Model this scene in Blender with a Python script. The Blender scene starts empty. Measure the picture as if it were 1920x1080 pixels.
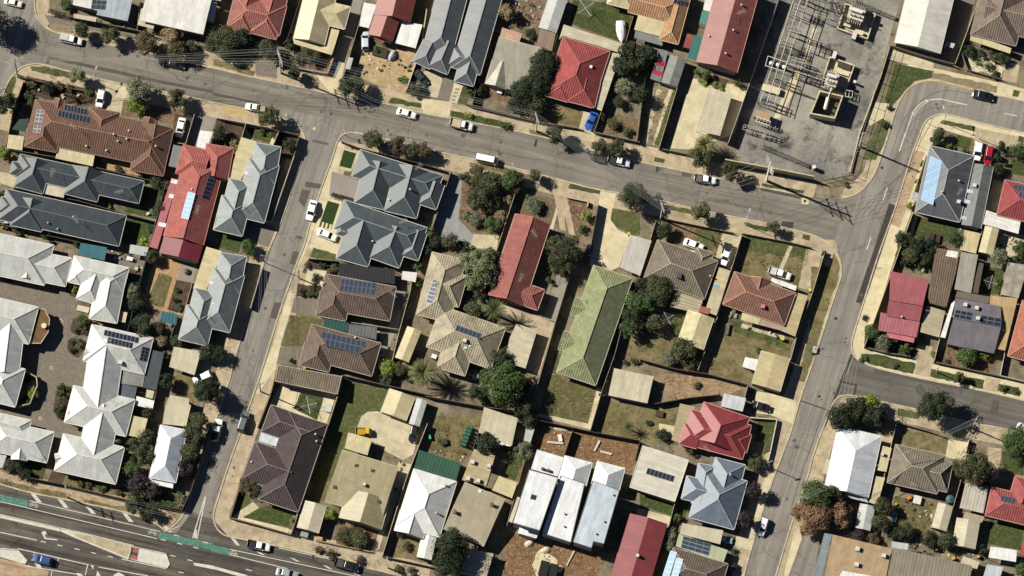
import bpy, math, random
from mathutils import Vector, Matrix
from mathutils.bvhtree import BVHTree
random.seed(7)
SCN = bpy.context.scene
COL = SCN.collection
R = math.radians
# ------------------------------------------------------------------ camera (an aerial survey camera looking almost straight down)
SC = 0.1224
CAMP = Vector((-26.0, -1500 * math.tan(R(13.5)), 1500.0))
FWD = (-CAMP).normalized()
RGT = FWD.cross(Vector((0, 1, 0))).normalized()
UPV = RGT.cross(FWD).normalized()
DIST = CAMP.length
K = SC / DIST
cam = bpy.data.cameras.new('aerial_camera')
cam_o = bpy.data.objects.new('aerial_camera', cam)
COL.objects.link(cam_o)
cam_o.matrix_world = Matrix(((RGT.x, UPV.x, -FWD.x, CAMP.x), (RGT.y, UPV.y, -FWD.y, CAMP.y), (RGT.z, UPV.z, -FWD.z, CAMP.z), (0, 0, 0, 1)))
cam.sensor_fit = 'HORIZONTAL'
cam.angle_x = 2 * math.atan(960 * K)
cam.clip_start = 10
cam.clip_end = 6000
SCN.camera = cam_o
# ------------------------------------------------------------------ light
SUN_TO = Vector((-0.918, 0.396, 0)).normalized() * math.cos(R(38.5)) + Vector((0, 0, math.sin(R(38.5))))
sun = bpy.data.lights.new('sun', 'SUN')
sun.energy = 5.0
sun.angle = R(0.5)
sun.color = (1.0, 0.945, 0.83)
so = bpy.data.objects.new('sun', sun)
COL.objects.link(so)
so.rotation_euler = (-SUN_TO).to_track_quat('-Z', 'Y').to_euler()
so.location = (0, 0, 200)
W = bpy.data.worlds.new('World')
SCN.world = W
W.use_nodes = True
nt = W.node_tree
bg = nt.nodes['Background']
sky = nt.nodes.new('ShaderNodeTexSky')
sky.sky_type = 'NISHITA'
sky.sun_disc = False
sky.sun_elevation = R(38.5)
sky.sun_rotation = math.atan2(SUN_TO.x, SUN_TO.y)
sky.air_density = 0.42
sky.dust_density = 0.1
nt.links.new(sky.outputs[0], bg.inputs[0])
bg.inputs[1].default_value = 0.05
vs = SCN.view_settings
vs.view_transform = 'Standard'
vs.look = 'None'
vs.exposure = 0.95
vs.gamma = 1
SCN.cycles.max_bounces = 5
SCN.cycles.diffuse_bounces = 2
SCN.cycles.transparent_max_bounces = 8
# ------------------------------------------------------------------ pixel -> ground
_at = [0, 0, 3.6]
def at(ox, oy, s=3.6):
 _at[:] = [ox, oy, s]
def px(x, y):
 return _at[0] + x / _at[2], _at[1] + y / _at[2]
def ray(x, y):
 X, Y = px(x, y)
 return (FWD + RGT * ((X - 960) * K) + UPV * ((540 - Y) * K))
def P(x, y, z=0.0):
 d = ray(x, y)
 return CAMP + d * ((z - CAMP.z) / d.z)
def ln(n):
 return n / _at[2] * SC
# ------------------------------------------------------------------ materials
GAIN = 0.60
def lin(h, gain=None):
 g = GAIN if gain is None else gain
 o = []
 for i in (0, 2, 4):
  c = int(h[i:i + 2], 16) / 255
  o.append(min(0.82, (c / 12.92 if c <= .04045 else ((c + .055) / 1.055) ** 2.4) * g))
 return (*o, 1)
_M = {}
def newmat(key):
 m = bpy.data.materials.new(key)
 m.use_nodes = True
 return m, m.node_tree.nodes, m.node_tree.links, m.node_tree.nodes['Principled BSDF']
def node(N, t, **kw):
 n = N.new(t)
 for k, v in kw.items():
  if k.startswith('i_'):
   n.inputs[k[2:].replace('_', ' ')].default_value = v
  else:
   setattr(n, k, v)
 return n
def noise(N, Lk, vec, scale, detail=4, rough=.6):
 n = node(N, 'ShaderNodeTexNoise', i_Scale=scale, i_Detail=detail, i_Roughness=rough)
 Lk.new(vec, n.inputs['Vector'])
 return n.outputs['Fac']
def ramp(N, Lk, fac, a, b, c0=(0, 0, 0, 1), c1=(1, 1, 1, 1)):
 n = N.new('ShaderNodeValToRGB')
 n.color_ramp.elements[0].position = a
 n.color_ramp.elements[1].position = b
 n.color_ramp.elements[0].color = c0
 n.color_ramp.elements[1].color = c1
 Lk.new(fac, n.inputs[0])
 return n.outputs[0]
def mixc(N, Lk, fac, a, b, mode='MIX'):
 n = N.new('ShaderNodeMix')
 n.data_type = 'RGBA'
 n.blend_type = mode
 for s, v in ((n.inputs['Factor'], fac), (n.inputs[6], a), (n.inputs[7], b)):
  if isinstance(v, (float, int, tuple)):
   s.default_value = v
  else:
   Lk.new(v, s)
 return n.outputs[2]
def grey(v):
 return (v, v, v, 1)
def coords(N, kind):
 return N.new('ShaderNodeTexCoord').outputs[kind]
def plain(c, rough=.75, var=.25, metal=0.0, spec=.3):
 k = ('plain', c, rough, var, metal)
 if k in _M: return _M[k]
 m, N, Lk, b = newmat('painted_surface')
 v = coords(N, 'Object')
 f = ramp(N, Lk, noise(N, Lk, v, 1.3, 6), .3, .7, grey(1 - var), grey(1 + var * .4))
 Lk.new(mixc(N, Lk, 1.0, lin(c), f, 'MULTIPLY'), b.inputs['Base Color'])
 b.inputs['Roughness'].default_value = rough
 b.inputs['Metallic'].default_value = metal
 b.inputs['Specular IOR Level'].default_value = spec
 _M[k] = m
 return m
def tile(c, dirt='', amt=.5):
 "glazed or cement roof tiles laid in courses"
 k = ('tile', c, dirt, amt)
 if k in _M: return _M[k]
 m, N, Lk, b = newmat('roof_tiles')
 uv = coords(N, 'UV')
 ob = coords(N, 'Object')
 base = lin(c)
 br = node(N, 'ShaderNodeTexBrick', i_Scale=1.0, i_Mortar_Size=.03, i_Brick_Width=.36, i_Row_Height=.40, i_Mortar_Smooth=.3)
 br.inputs['Color1'].default_value = tuple(x * .86 for x in base[:3]) + (1,)
 br.inputs['Color2'].default_value = tuple(min(.85, x * 1.14) for x in base[:3]) + (1,)
 br.inputs['Mortar'].default_value = tuple(x * .45 for x in base[:3]) + (1,)
 Lk.new(uv, br.inputs['Vector'])
 f = ramp(N, Lk, noise(N, Lk, ob, .55, 8, .65), .3, .72, grey(.66), grey(1.18))
 col = mixc(N, Lk, 1.0, br.outputs['Color'], f, 'MULTIPLY')
 fine = ramp(N, Lk, noise(N, Lk, ob, 6, 3, .8), .3, .7, grey(.8), grey(1.2))
 col = mixc(N, Lk, .8, col, fine, 'MULTIPLY')
 if dirt:
  d = ramp(N, Lk, noise(N, Lk, ob, .35, 9, .75), .42, .62, grey(0), grey(amt))
  col = mixc(N, Lk, d, col, lin(dirt))
 Lk.new(col, b.inputs['Base Color'])
 b.inputs['Roughness'].default_value = .8
 b.inputs['Specular IOR Level'].default_value = .25
 bm = node(N, 'ShaderNodeBump', i_Strength=.8, i_Distance=.07)
 wv = node(N, 'ShaderNodeTexWave', wave_type='BANDS', bands_direction='X', wave_profile='SIN', i_Scale=.58)
 Lk.new(uv, wv.inputs['Vector'])
 col = mixc(N, Lk, 1.0, col, ramp(N, Lk, wv.outputs['Fac'], 0, .5, grey(.92), grey(1.01)), 'MULTIPLY')  # stripes put the self-shadow between tile rolls into the colour
 Lk.new(col, b.inputs['Base Color'])
 Lk.new(wv.outputs['Fac'], bm.inputs['Height'])
 Lk.new(bm.outputs[0], b.inputs['Normal'])
 _M[k] = m
 return m
def metal(c, dirt='', amt=.4, rough=.5, rib=.16):
 "pressed sheet metal roofing with ribs running down the slope"
 k = ('metal', c, dirt, amt, rough, rib)
 if k in _M: return _M[k]
 m, N, Lk, b = newmat('sheet_metal_roofing')
 uv = coords(N, 'UV')
 ob = coords(N, 'Object')
 wv = node(N, 'ShaderNodeTexWave', wave_type='BANDS', bands_direction='X', wave_profile='SIN', i_Scale=.41 if rib > .22 else 1.05, i_Distortion=.0)
 Lk.new(uv, wv.inputs['Vector'])
 f1 = ramp(N, Lk, wv.outputs['Fac'], 0, .35, grey(1 - rib), grey(1))
 col = mixc(N, Lk, 1.0, lin(c), f1, 'MULTIPLY')
 mp = N.new('ShaderNodeMapping')
 mp.inputs['Scale'].default_value = (.8, .12, 1)
 Lk.new(uv, mp.inputs[0])
 f2 = ramp(N, Lk, noise(N, Lk, mp.outputs[0], 1.6, 5), .3, .7, grey(.82), grey(1.08))
 col = mixc(N, Lk, 1.0, col, f2, 'MULTIPLY')
 sh = node(N, 'ShaderNodeTexBrick', i_Scale=1.0, i_Mortar_Size=.035, i_Brick_Width=.82, i_Row_Height=5.2, i_Mortar_Smooth=.5)
 sh.offset = .37
 sh.inputs['Color1'].default_value = grey(.9)
 sh.inputs['Color2'].default_value = grey(1.04)
 sh.inputs['Mortar'].default_value = grey(.8)
 Lk.new(uv, sh.inputs['Vector'])
 col = mixc(N, Lk, .85, col, sh.outputs['Color'], 'MULTIPLY')
 f3 = ramp(N, Lk, noise(N, Lk, ob, .35, 6, .7), .3, .75, grey(.78), grey(1.1))
 col = mixc(N, Lk, 1.0, col, f3, 'MULTIPLY')
 if dirt:
  d = ramp(N, Lk, noise(N, Lk, ob, .5, 9, .75), .45, .65, grey(0), grey(amt))
  col = mixc(N, Lk, d, col, lin(dirt))
 Lk.new(col, b.inputs['Base Color'])
 b.inputs['Roughness'].default_value = rough
 b.inputs['Specular IOR Level'].default_value = .35
 bm = node(N, 'ShaderNodeBump', i_Strength=.35, i_Distance=.03)
 Lk.new(wv.outputs['Fac'], bm.inputs['Height'])
 Lk.new(bm.outputs[0], b.inputs['Normal'])
 _M[k] = m
 return m
def soil(c1, c2, c3='', s=.35, fine=7, t=.5, rough=.95, fk=.35):
 "mottled ground: two colours mixed by broad noise, a third in small patches, grain on top"
 k = ('soil', c1, c2, c3, s, fine, t, fk)
 if k in _M: return _M[k]
 m, N, Lk, b = newmat('ground_surface')
 v = coords(N, 'Object')
 col = mixc(N, Lk, ramp(N, Lk, noise(N, Lk, v, s, 9, .68), t - .13, t + .13), lin(c1), lin(c2))
 if c3:
  col = mixc(N, Lk, ramp(N, Lk, noise(N, Lk, v, s * 3.1, 8, .72), .52, .66), col, lin(c3))
 col = mixc(N, Lk, 1.0, col, ramp(N, Lk, noise(N, Lk, v, fine, 4, .8), .28, .72, grey(1 - fk), grey(1 + fk)), 'MULTIPLY')
 col = mixc(N, Lk, 1.0, col, ramp(N, Lk, noise(N, Lk, v, 1.3, 5, .7), .3, .7, grey(.84), grey(1.14)), 'MULTIPLY')
 Lk.new(col, b.inputs['Base Color'])
 b.inputs['Roughness'].default_value = rough
 b.inputs['Specular IOR Level'].default_value = .1
 _M[k] = m
 return m
def paved(c, w=1.5, h=1.5, rot=0, var=.1, joint=.7, stain='6f6250', amt=.35):
 "concrete or block paving with joints"
 k = ('paved', c, w, h, round(rot, 2), var, joint, stain, amt)
 if k in _M: return _M[k]
 m, N, Lk, b = newmat('paving')
 v = coords(N, 'Object')
 mp = N.new('ShaderNodeMapping')
 mp.inputs['Rotation'].default_value = (0, 0, rot)
 Lk.new(v, mp.inputs[0])
 base = lin(c)
 br = node(N, 'ShaderNodeTexBrick', i_Scale=1.0, i_Mortar_Size=.03, i_Brick_Width=w, i_Row_Height=h, i_Mortar_Smooth=.4)
 br.offset = 0.5
 br.inputs['Color1'].default_value = tuple(x * (1 - var) for x in base[:3]) + (1,)
 br.inputs['Color2'].default_value = tuple(min(.85, x * (1 + var)) for x in base[:3]) + (1,)
 br.inputs['Mortar'].default_value = tuple(x * joint for x in base[:3]) + (1,)
 Lk.new(mp.outputs[0], br.inputs['Vector'])
 col = mixc(N, Lk, ramp(N, Lk, noise(N, Lk, v, .45, 9, .72), .46, .68, grey(0), grey(amt)), br.outputs['Color'], lin(stain))
 col = mixc(N, Lk, 1.0, col, ramp(N, Lk, noise(N, Lk, v, 5, 4, .8), .3, .7, grey(.84), grey(1.14)), 'MULTIPLY')
 Lk.new(col, b.inputs['Base Color'])
 b.inputs['Roughness'].default_value = .9
 b.inputs['Specular IOR Level'].default_value = .15
 _M[k] = m
 return m
def asphalt(c, c2, rot=0, streak=.25):
 "worn asphalt: aggregate grain, long wheel-track streaks, thin sealed cracks"
 k = ('asphalt', c, c2, rot, streak)
 if k in _M: return _M[k]
 m, N, Lk, b = newmat('asphalt')
 v = coords(N, 'Object')
 mp = N.new('ShaderNodeMapping')
 mp.inputs['Rotation'].default_value = (0, 0, rot)
 mp.inputs['Scale'].default_value = (1, 1, 1)
 Lk.new(v, mp.inputs[0])
 mp2 = N.new('ShaderNodeMapping')
 mp2.inputs['Scale'].default_value = (.02, .55, 1)
 Lk.new(mp.outputs[0], mp2.inputs[0])
 st = ramp(N, Lk, noise(N, Lk, mp2.outputs[0], 1.4, 4, .6), .35, .65, grey(1 - streak), grey(1 + streak * .6))
 col = mixc(N, Lk, ramp(N, Lk, noise(N, Lk, v, .12, 8, .7), .38, .62), lin(c), lin(c2))
 col = mixc(N, Lk, 1.0, col, st, 'MULTIPLY')
 col = mixc(N, Lk, 1.0, col, ramp(N, Lk, noise(N, Lk, v, 9, 3, .85), .3, .7, grey(.8), grey(1.2)), 'MULTIPLY')
 vo = node(N, 'ShaderNodeTexVoronoi', feature='DISTANCE_TO_EDGE', i_Scale=.07)
 wob = node(N, 'ShaderNodeTexNoise', i_Scale=.6, i_Detail=6)
 Lk.new(v, wob.inputs['Vector'])
 vm = node(N, 'ShaderNodeVectorMath', operation='MULTIPLY_ADD')
 Lk.new(wob.outputs['Color'], vm.inputs[0])
 vm.inputs[1].default_value = (4, 4, 0)
 Lk.new(v, vm.inputs[2])
 Lk.new(vm.outputs[0], vo.inputs['Vector'])
 cr = ramp(N, Lk, vo.outputs['Distance'], .004, .012, grey(.62), grey(1))
 col = mixc(N, Lk, .7, col, cr, 'MULTIPLY')
 sp = ramp(N, Lk, noise(N, Lk, v, .9, 3, .9), .7, .78, grey(1), grey(.72))
 col = mixc(N, Lk, 1.0, col, sp, 'MULTIPLY')
 Lk.new(col, b.inputs['Base Color'])
 b.inputs['Roughness'].default_value = .88
 b.inputs['Specular IOR Level'].default_value = .2
 _M[k] = m
 return m
def leaf(c1, c2):
 k = ('leaf', c1, c2)
 if k in _M: return _M[k]
 m, N, Lk, b = newmat('foliage')
 g = N.new('ShaderNodeNewGeometry')
 oi = N.new('ShaderNodeObjectInfo')
 v = coords(N, 'Object')
 col = mixc(N, Lk, ramp(N, Lk, noise(N, Lk, v, 1.1, 3), .35, .65), lin(c1, 1), lin(c2, 1))
 col = mixc(N, Lk, 1.0, col, ramp(N, Lk, g.outputs['Random Per Island'], 0, 1, grey(.6), grey(1.4)), 'MULTIPLY')
 col = mixc(N, Lk, 1.0, col, ramp(N, Lk, oi.outputs['Random'], 0, 1, (.84, .86, .84, 1), (1.18, 1.12, 1.05, 1)), 'MULTIPLY')
 Lk.new(col, b.inputs['Base Color'])
 b.inputs['Roughness'].default_value = .65
 b.inputs['Specular IOR Level'].default_value = .25
 _M[k] = m
 return m
def glass():
 if 'glass' in _M: return _M['glass']
 m, N, Lk, b = newmat('dark_glass')
 b.inputs['Base Color'].default_value = (.012, .014, .017, 1)
 b.inputs['Roughness'].default_value = .08
 _M['glass'] = m
 return m
def carpaint(c):
 k = ('car', c)
 if k in _M: return _M[k]
 m, N, Lk, b = newmat('car_paint')
 v = coords(N, 'Object')
 f = ramp(N, Lk, noise(N, Lk, v, 1.8, 5), .3, .7, grey(.9), grey(1.03))
 Lk.new(mixc(N, Lk, 1.0, lin(c, .85), f, 'MULTIPLY'), b.inputs['Base Color'])
 b.inputs['Roughness'].default_value = .3
 b.inputs['Coat Weight'].default_value = .4
 _M[k] = m
 return m
# ------------------------------------------------------------------ objects
class MB:
 def __init__(s):
  s.v, s.f, s.uv, s.mi = [], [], [], []
 def face(s, pts, uv=None, mi=0):
  i = len(s.v)
  s.v += [Vector(p) for p in pts]
  s.f.append(tuple(range(i, i + len(pts))))
  s.uv.append(uv)
  s.mi.append(mi)
 def box(s, c, sz, ax=0.0, mi=0, top=1.0):
  "box centred on c in x, y and standing on c.z"
  ca, sa = math.cos(ax), math.sin(ax)
  hx, hy = sz[0] / 2, sz[1] / 2
  def q(x, y, z):
   return Vector((c[0] + x * ca - y * sa, c[1] + x * sa + y * ca, c[2] + z))
  b = [q(-hx, -hy, 0), q(hx, -hy, 0), q(hx, hy, 0), q(-hx, hy, 0)]
  t = [q(-hx * top, -hy * top, sz[2]), q(hx * top, -hy * top, sz[2]), q(hx * top, hy * top, sz[2]), q(-hx * top, hy * top, sz[2])]
  s.prism(b, t, mi)
 def prism(s, b, t, mi=0):
  n = len(b)
  s.face(list(reversed(b)), mi=mi)
  s.face(t, [(p[0], p[1]) for p in t], mi)
  for i in range(n):
   j = (i + 1) % n
   s.face([b[i], b[j], t[j], t[i]], [(0, 0), ((b[i] - b[j]).length, 0), ((b[i] - b[j]).length, (t[i] - b[i]).length), (0, (t[i] - b[i]).length)], mi)
 def bar(s, a, b, r, n=6, mi=0, r2=None):
  a, b = Vector(a), Vector(b)
  d = (b - a)
  if d.length < 1e-5: return
  d.normalize()
  u = d.orthogonal().normalized()
  w = d.cross(u)
  r2 = r if r2 is None else r2
  A = [a + (u * math.cos(2 * math.pi * i / n) + w * math.sin(2 * math.pi * i / n)) * r for i in range(n)]
  B = [b + (u * math.cos(2 * math.pi * i / n) + w * math.sin(2 * math.pi * i / n)) * r2 for i in range(n)]
  for i in range(n):
   j = (i + 1) % n
   s.face([A[i], A[j], B[j], B[i]], mi=mi)
  s.face(list(reversed(A)), mi=mi)
  s.face(B, mi=mi)
 def beam(s, a, b, w, h, mi=0):
  "rectangular beam, its top at the line a-b"
  a, b = Vector(a), Vector(b)
  d = b - a
  if d.length < 1e-5: return
  d.normalize()
  n = Vector((-d.y, d.x, 0))
  n = n.normalized() * w / 2 if n.length > 1e-6 else Vector((w / 2, 0, 0))
  z = Vector((0, 0, h))
  s.prism([a - n - z, b - n - z, b + n - z, a + n - z], [a - n, b - n, b + n, a + n], mi)
 def ball(s, c, r, n=8, m=5, mi=0, sq=(1, 1, 1)):
  c = Vector(c)
  def q(i, j):
   t, p = math.pi * j / m, 2 * math.pi * i / n
   return c + Vector((r * sq[0] * math.sin(t) * math.cos(p), r * sq[1] * math.sin(t) * math.sin(p), r * sq[2] * math.cos(t)))
  for j in range(m):
   for i in range(n):
    pts = [q(i, j), q(i, j + 1), q(i + 1, j + 1), q(i + 1, j)]
    if j == 0: pts = [pts[0], pts[1], pts[2]]
    elif j == m - 1: pts = [pts[0], pts[1], pts[3]]
    s.face(pts, mi=mi)
 def build(s, name, mats, parent=None, smooth=False, loc=None):
  me = bpy.data.meshes.new(name)
  base = loc if loc is not None else (world_base(parent) if parent else Vector((0, 0, 0)))
  me.from_pydata([v - base for v in s.v], [], s.f)
  if not isinstance(mats, (list, tuple)): mats = [mats]
  for m in mats: me.materials.append(m)
  if any(s.mi): me.polygons.foreach_set('material_index', s.mi)
  if any(u is not None for u in s.uv):
   ul = me.uv_layers.new(name='UVMap')
   fl = []
   for f, u in zip(s.f, s.uv):
    if u is None: u = [(0, 0)] * len(f)
    for a in u: fl += [a[0], a[1]]
   ul.data.foreach_set('uv', fl)
  if smooth: me.polygons.foreach_set('use_smooth', [True] * len(me.polygons))
  o = bpy.data.objects.new(name, me)
  COL.objects.link(o)
  if parent: o.parent = parent
  elif loc is not None: o.location = loc
  return o
_base = {}
def world_base(o):
 while o.parent: o = o.parent
 return _base.get(o.name, Vector((0, 0, 0)))
LABELS = {}
def tag(o, label, cat, group=None, kind=None):
 if label: o['label'] = label
 if cat: o['category'] = cat
 if group: o['group'] = group
 if kind: o['kind'] = kind
 return o
def thing(name, label, cat, loc, group=None):
 o = bpy.data.objects.new(name, None)
 o.empty_display_size = .5
 COL.objects.link(o)
 o.location = loc
 _base[o.name] = Vector(loc)
 return tag(o, label, cat, group)
_kids = {}
def copy_tree(o, parent=None):
 c = o.copy()
 COL.objects.link(c)
 if parent: c.parent = parent
 for ch in _kids[o.name] if o.name in _kids else _kids.setdefault(o.name, list(o.children)):
  copy_tree(ch, c)
 return c
_proto = {}
def inst(key, make, label, cat, group, loc, rz=0.0, sc=(1, 1, 1)):
 "the first of a kind is built at the origin and moved into place, later ones are copies of it and its parts"
 if key not in _proto:
  o = _proto[key] = make()
 else:
  o = copy_tree(_proto[key])
  for k in ('group',):
   if k in o: del o[k]
 o.location = loc
 o.rotation_euler = (0, 0, rz)
 o.scale = sc
 return tag(o, label, cat, group)
# ------------------------------------------------------------------ ground
_patches = []
def inside(pt, poly):
 x, y = pt[0], pt[1]
 c = False
 for i in range(len(poly)):
  a, b = poly[i - 1], poly[i]
  if (a[1] > y) != (b[1] > y) and x < (b[0] - a[0]) * (y - a[1]) / (b[1] - a[1]) + a[0]: c = not c
 return c
def seg_cross(p, q, r, s):
 def o(a, b, c): return (b[0] - a[0]) * (c[1] - a[1]) - (b[1] - a[1]) * (c[0] - a[0])
 return o(p, q, r) * o(p, q, s) < 0 and o(r, s, p) * o(r, s, q) < 0
def overlap(A, B):
 if max(p[0] for p in A) < min(p[0] for p in B) or max(p[0] for p in B) < min(p[0] for p in A): return False
 if max(p[1] for p in A) < min(p[1] for p in B) or max(p[1] for p in B) < min(p[1] for p in A): return False
 if any(inside(p, B) for p in A) or any(inside(p, A) for p in B): return True
 return any(seg_cross(A[i - 1], A[i], B[j - 1], B[j]) for i in range(len(A)) for j in range(len(B)))
def ground_z(p):
 return max([z for poly, z in _patches if inside(p, poly)] + [0.0])
def tri_fan(poly):
 from mathutils.geometry import tessellate_polygon
 return tessellate_polygon([[Vector((p[0], p[1], 0)) for p in poly]])
def rounder(pts, n=2, amt=.25):
 "soften the corners of a planted edge"
 for _ in range(n):
  o = []
  for i in range(len(pts)):
   a, b = pts[i], pts[(i + 1) % len(pts)]
   o += [a.lerp(b, amt), a.lerp(b, 1 - amt)]
  pts = o
 return pts
def G(name, mat, pts, soft=0, ragged=0.0, label=None):
 "a sheet of ground cover laid 4 mm above whatever it covers"
 w = [P(x, y, 0) for x, y in pts]
 if ragged:
  o = []
  for i in range(len(w)):
   a, b = w[i], w[(i + 1) % len(w)]
   k = max(1, int((b - a).length / 1.0))
   for j in range(k):
    p = a.lerp(b, j / k)
    if j: p = p + Vector((random.uniform(-1, 1), random.uniform(-1, 1), 0)) * ragged
    o.append(p)
  w = o
 if soft: w = rounder(w, soft)
 poly = [(p.x, p.y) for p in w]
 z = .004 + max([zz for pl, zz in _patches if overlap(poly, pl)] + [0.0])
 _patches.append((poly, z))
 m = MB()
 vs = [Vector((p.x, p.y, z)) for p in w]
 i0 = len(m.v)
 m.v += vs
 for t in tri_fan(poly):
  a, b, c = [vs[i] for i in t]
  t = tuple(t) if (b - a).cross(c - a).z > 0 else tuple(reversed(t))
  m.f.append(tuple(i0 + i for i in t)); m.uv.append(None); m.mi.append(0)
 o = m.build(name, mat)
 o['kind'] = 'structure'
 if label: o['label'] = label
 return o
def strip(name, mat, pts, wpx, **kw):
 "a band of ground cover following a line"
 pts = [Vector((x, y)) for x, y in pts]
 Ls, Rs = [], []
 for i, p in enumerate(pts):
  d = (pts[min(i + 1, len(pts) - 1)] - pts[max(i - 1, 0)]).normalized()
  n = Vector((-d.y, d.x)) * wpx / 2
  Ls.append(tuple(p + n)); Rs.append(tuple(p - n))
 return G(name, mat, Ls + Rs[::-1], **kw)
def smooth_line(pts, n=2):
 pts = [Vector((*p, 0)) for p in pts]
 for _ in range(n):
  o = [pts[0]]
  for a, b in zip(pts, pts[1:]):
   o += [a.lerp(b, .25), a.lerp(b, .75)]
  o.append(pts[-1])
  pts = o
 return [(p.x, p.y) for p in pts]
def kerb(pts, h=.13, w=.32, c='c9bda0', name='kerb', sm=1):
 if sm: pts = smooth_line(pts, sm)
 m = MB()
 ws = [P(x, y, 0) for x, y in pts]
 tops = []
 for i, p in enumerate(ws):
  d = (ws[min(i + 1, len(ws) - 1)] - ws[max(i - 1, 0)]).normalized()
  n = Vector((-d.y, d.x, 0)) * w / 2
  tops.append((p + n, p - n))
 zt = Vector((0, 0, h))
 for (a, b), (c2, d2) in zip(tops, tops[1:]):
  m.face([b + zt, d2 + zt, c2 + zt, a + zt])
  m.face([a + zt, c2 + zt, c2, a])
  m.face([d2 + zt, b + zt, b, d2])
 o = m.build(name, paved(c, 1.2, 1.2, 0, .12, .6))
 o['kind'] = 'structure'
 return o
# ------------------------------------------------------------------ fences and walls
def fence(name, label, pts, h=1.8, c='8d8a80', t=.07, cat='fence', mat=None, posts=2.4, cap=True):
 ws = [P(x, y, h) for x, y in pts]
 for w in ws: w.z = 0
 b = ws[0].copy()
 m = MB()
 for p, q in zip(ws, ws[1:]):
  d = (q - p)
  L = d.length
  if L < .05: continue
  d.normalize()
  ang = math.atan2(d.y, d.x)
  mid = (p + q) / 2
  m.box((mid.x, mid.y, 0), (L, t, h), ang)
  if cap: m.box((mid.x, mid.y, h + .002), (L, t + .05, .05), ang)
 return tag(m.build(name, mat or plain(c, .8, .3), None, loc=b), label, cat)
def open_fence(label, pts, h=2.6, sp=3.2, c='8d8a84', name='security_fence'):
 "posts and rails with thin wire between"
 ws = [P(x, y, 0) for x, y in pts]
 root = thing(name, label, 'fence', ws[0])
 r = MB()
 for p, q in zip(ws, ws[1:]):
  L = (q - p).length
  k = max(1, round(L / sp))
  for i in range(k):
   s = p.lerp(q, i / k)
   b = MB()
   b.bar(s, s + Vector((0, 0, h)), .07, 6)
   b.bar(s + Vector((0, 0, h)), s + Vector((0, 0, h + .1)), .1, 6, r2=.02)
   b.build('fence_post', plain(c, .6, .2), root)
  for z in (.15, h * .5, h - .05):
   r.bar(p + Vector((0, 0, z)), q + Vector((0, 0, z)), .045, 5)
  n = int(L / .5)
  for i in range(n):
   a = p.lerp(q, i / n)
   r.bar(a + Vector((0, 0, .15)), a + Vector((0, 0, h)), .008, 3)
 r.build('rail', plain(c, .6, .2), root)
 return root
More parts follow.
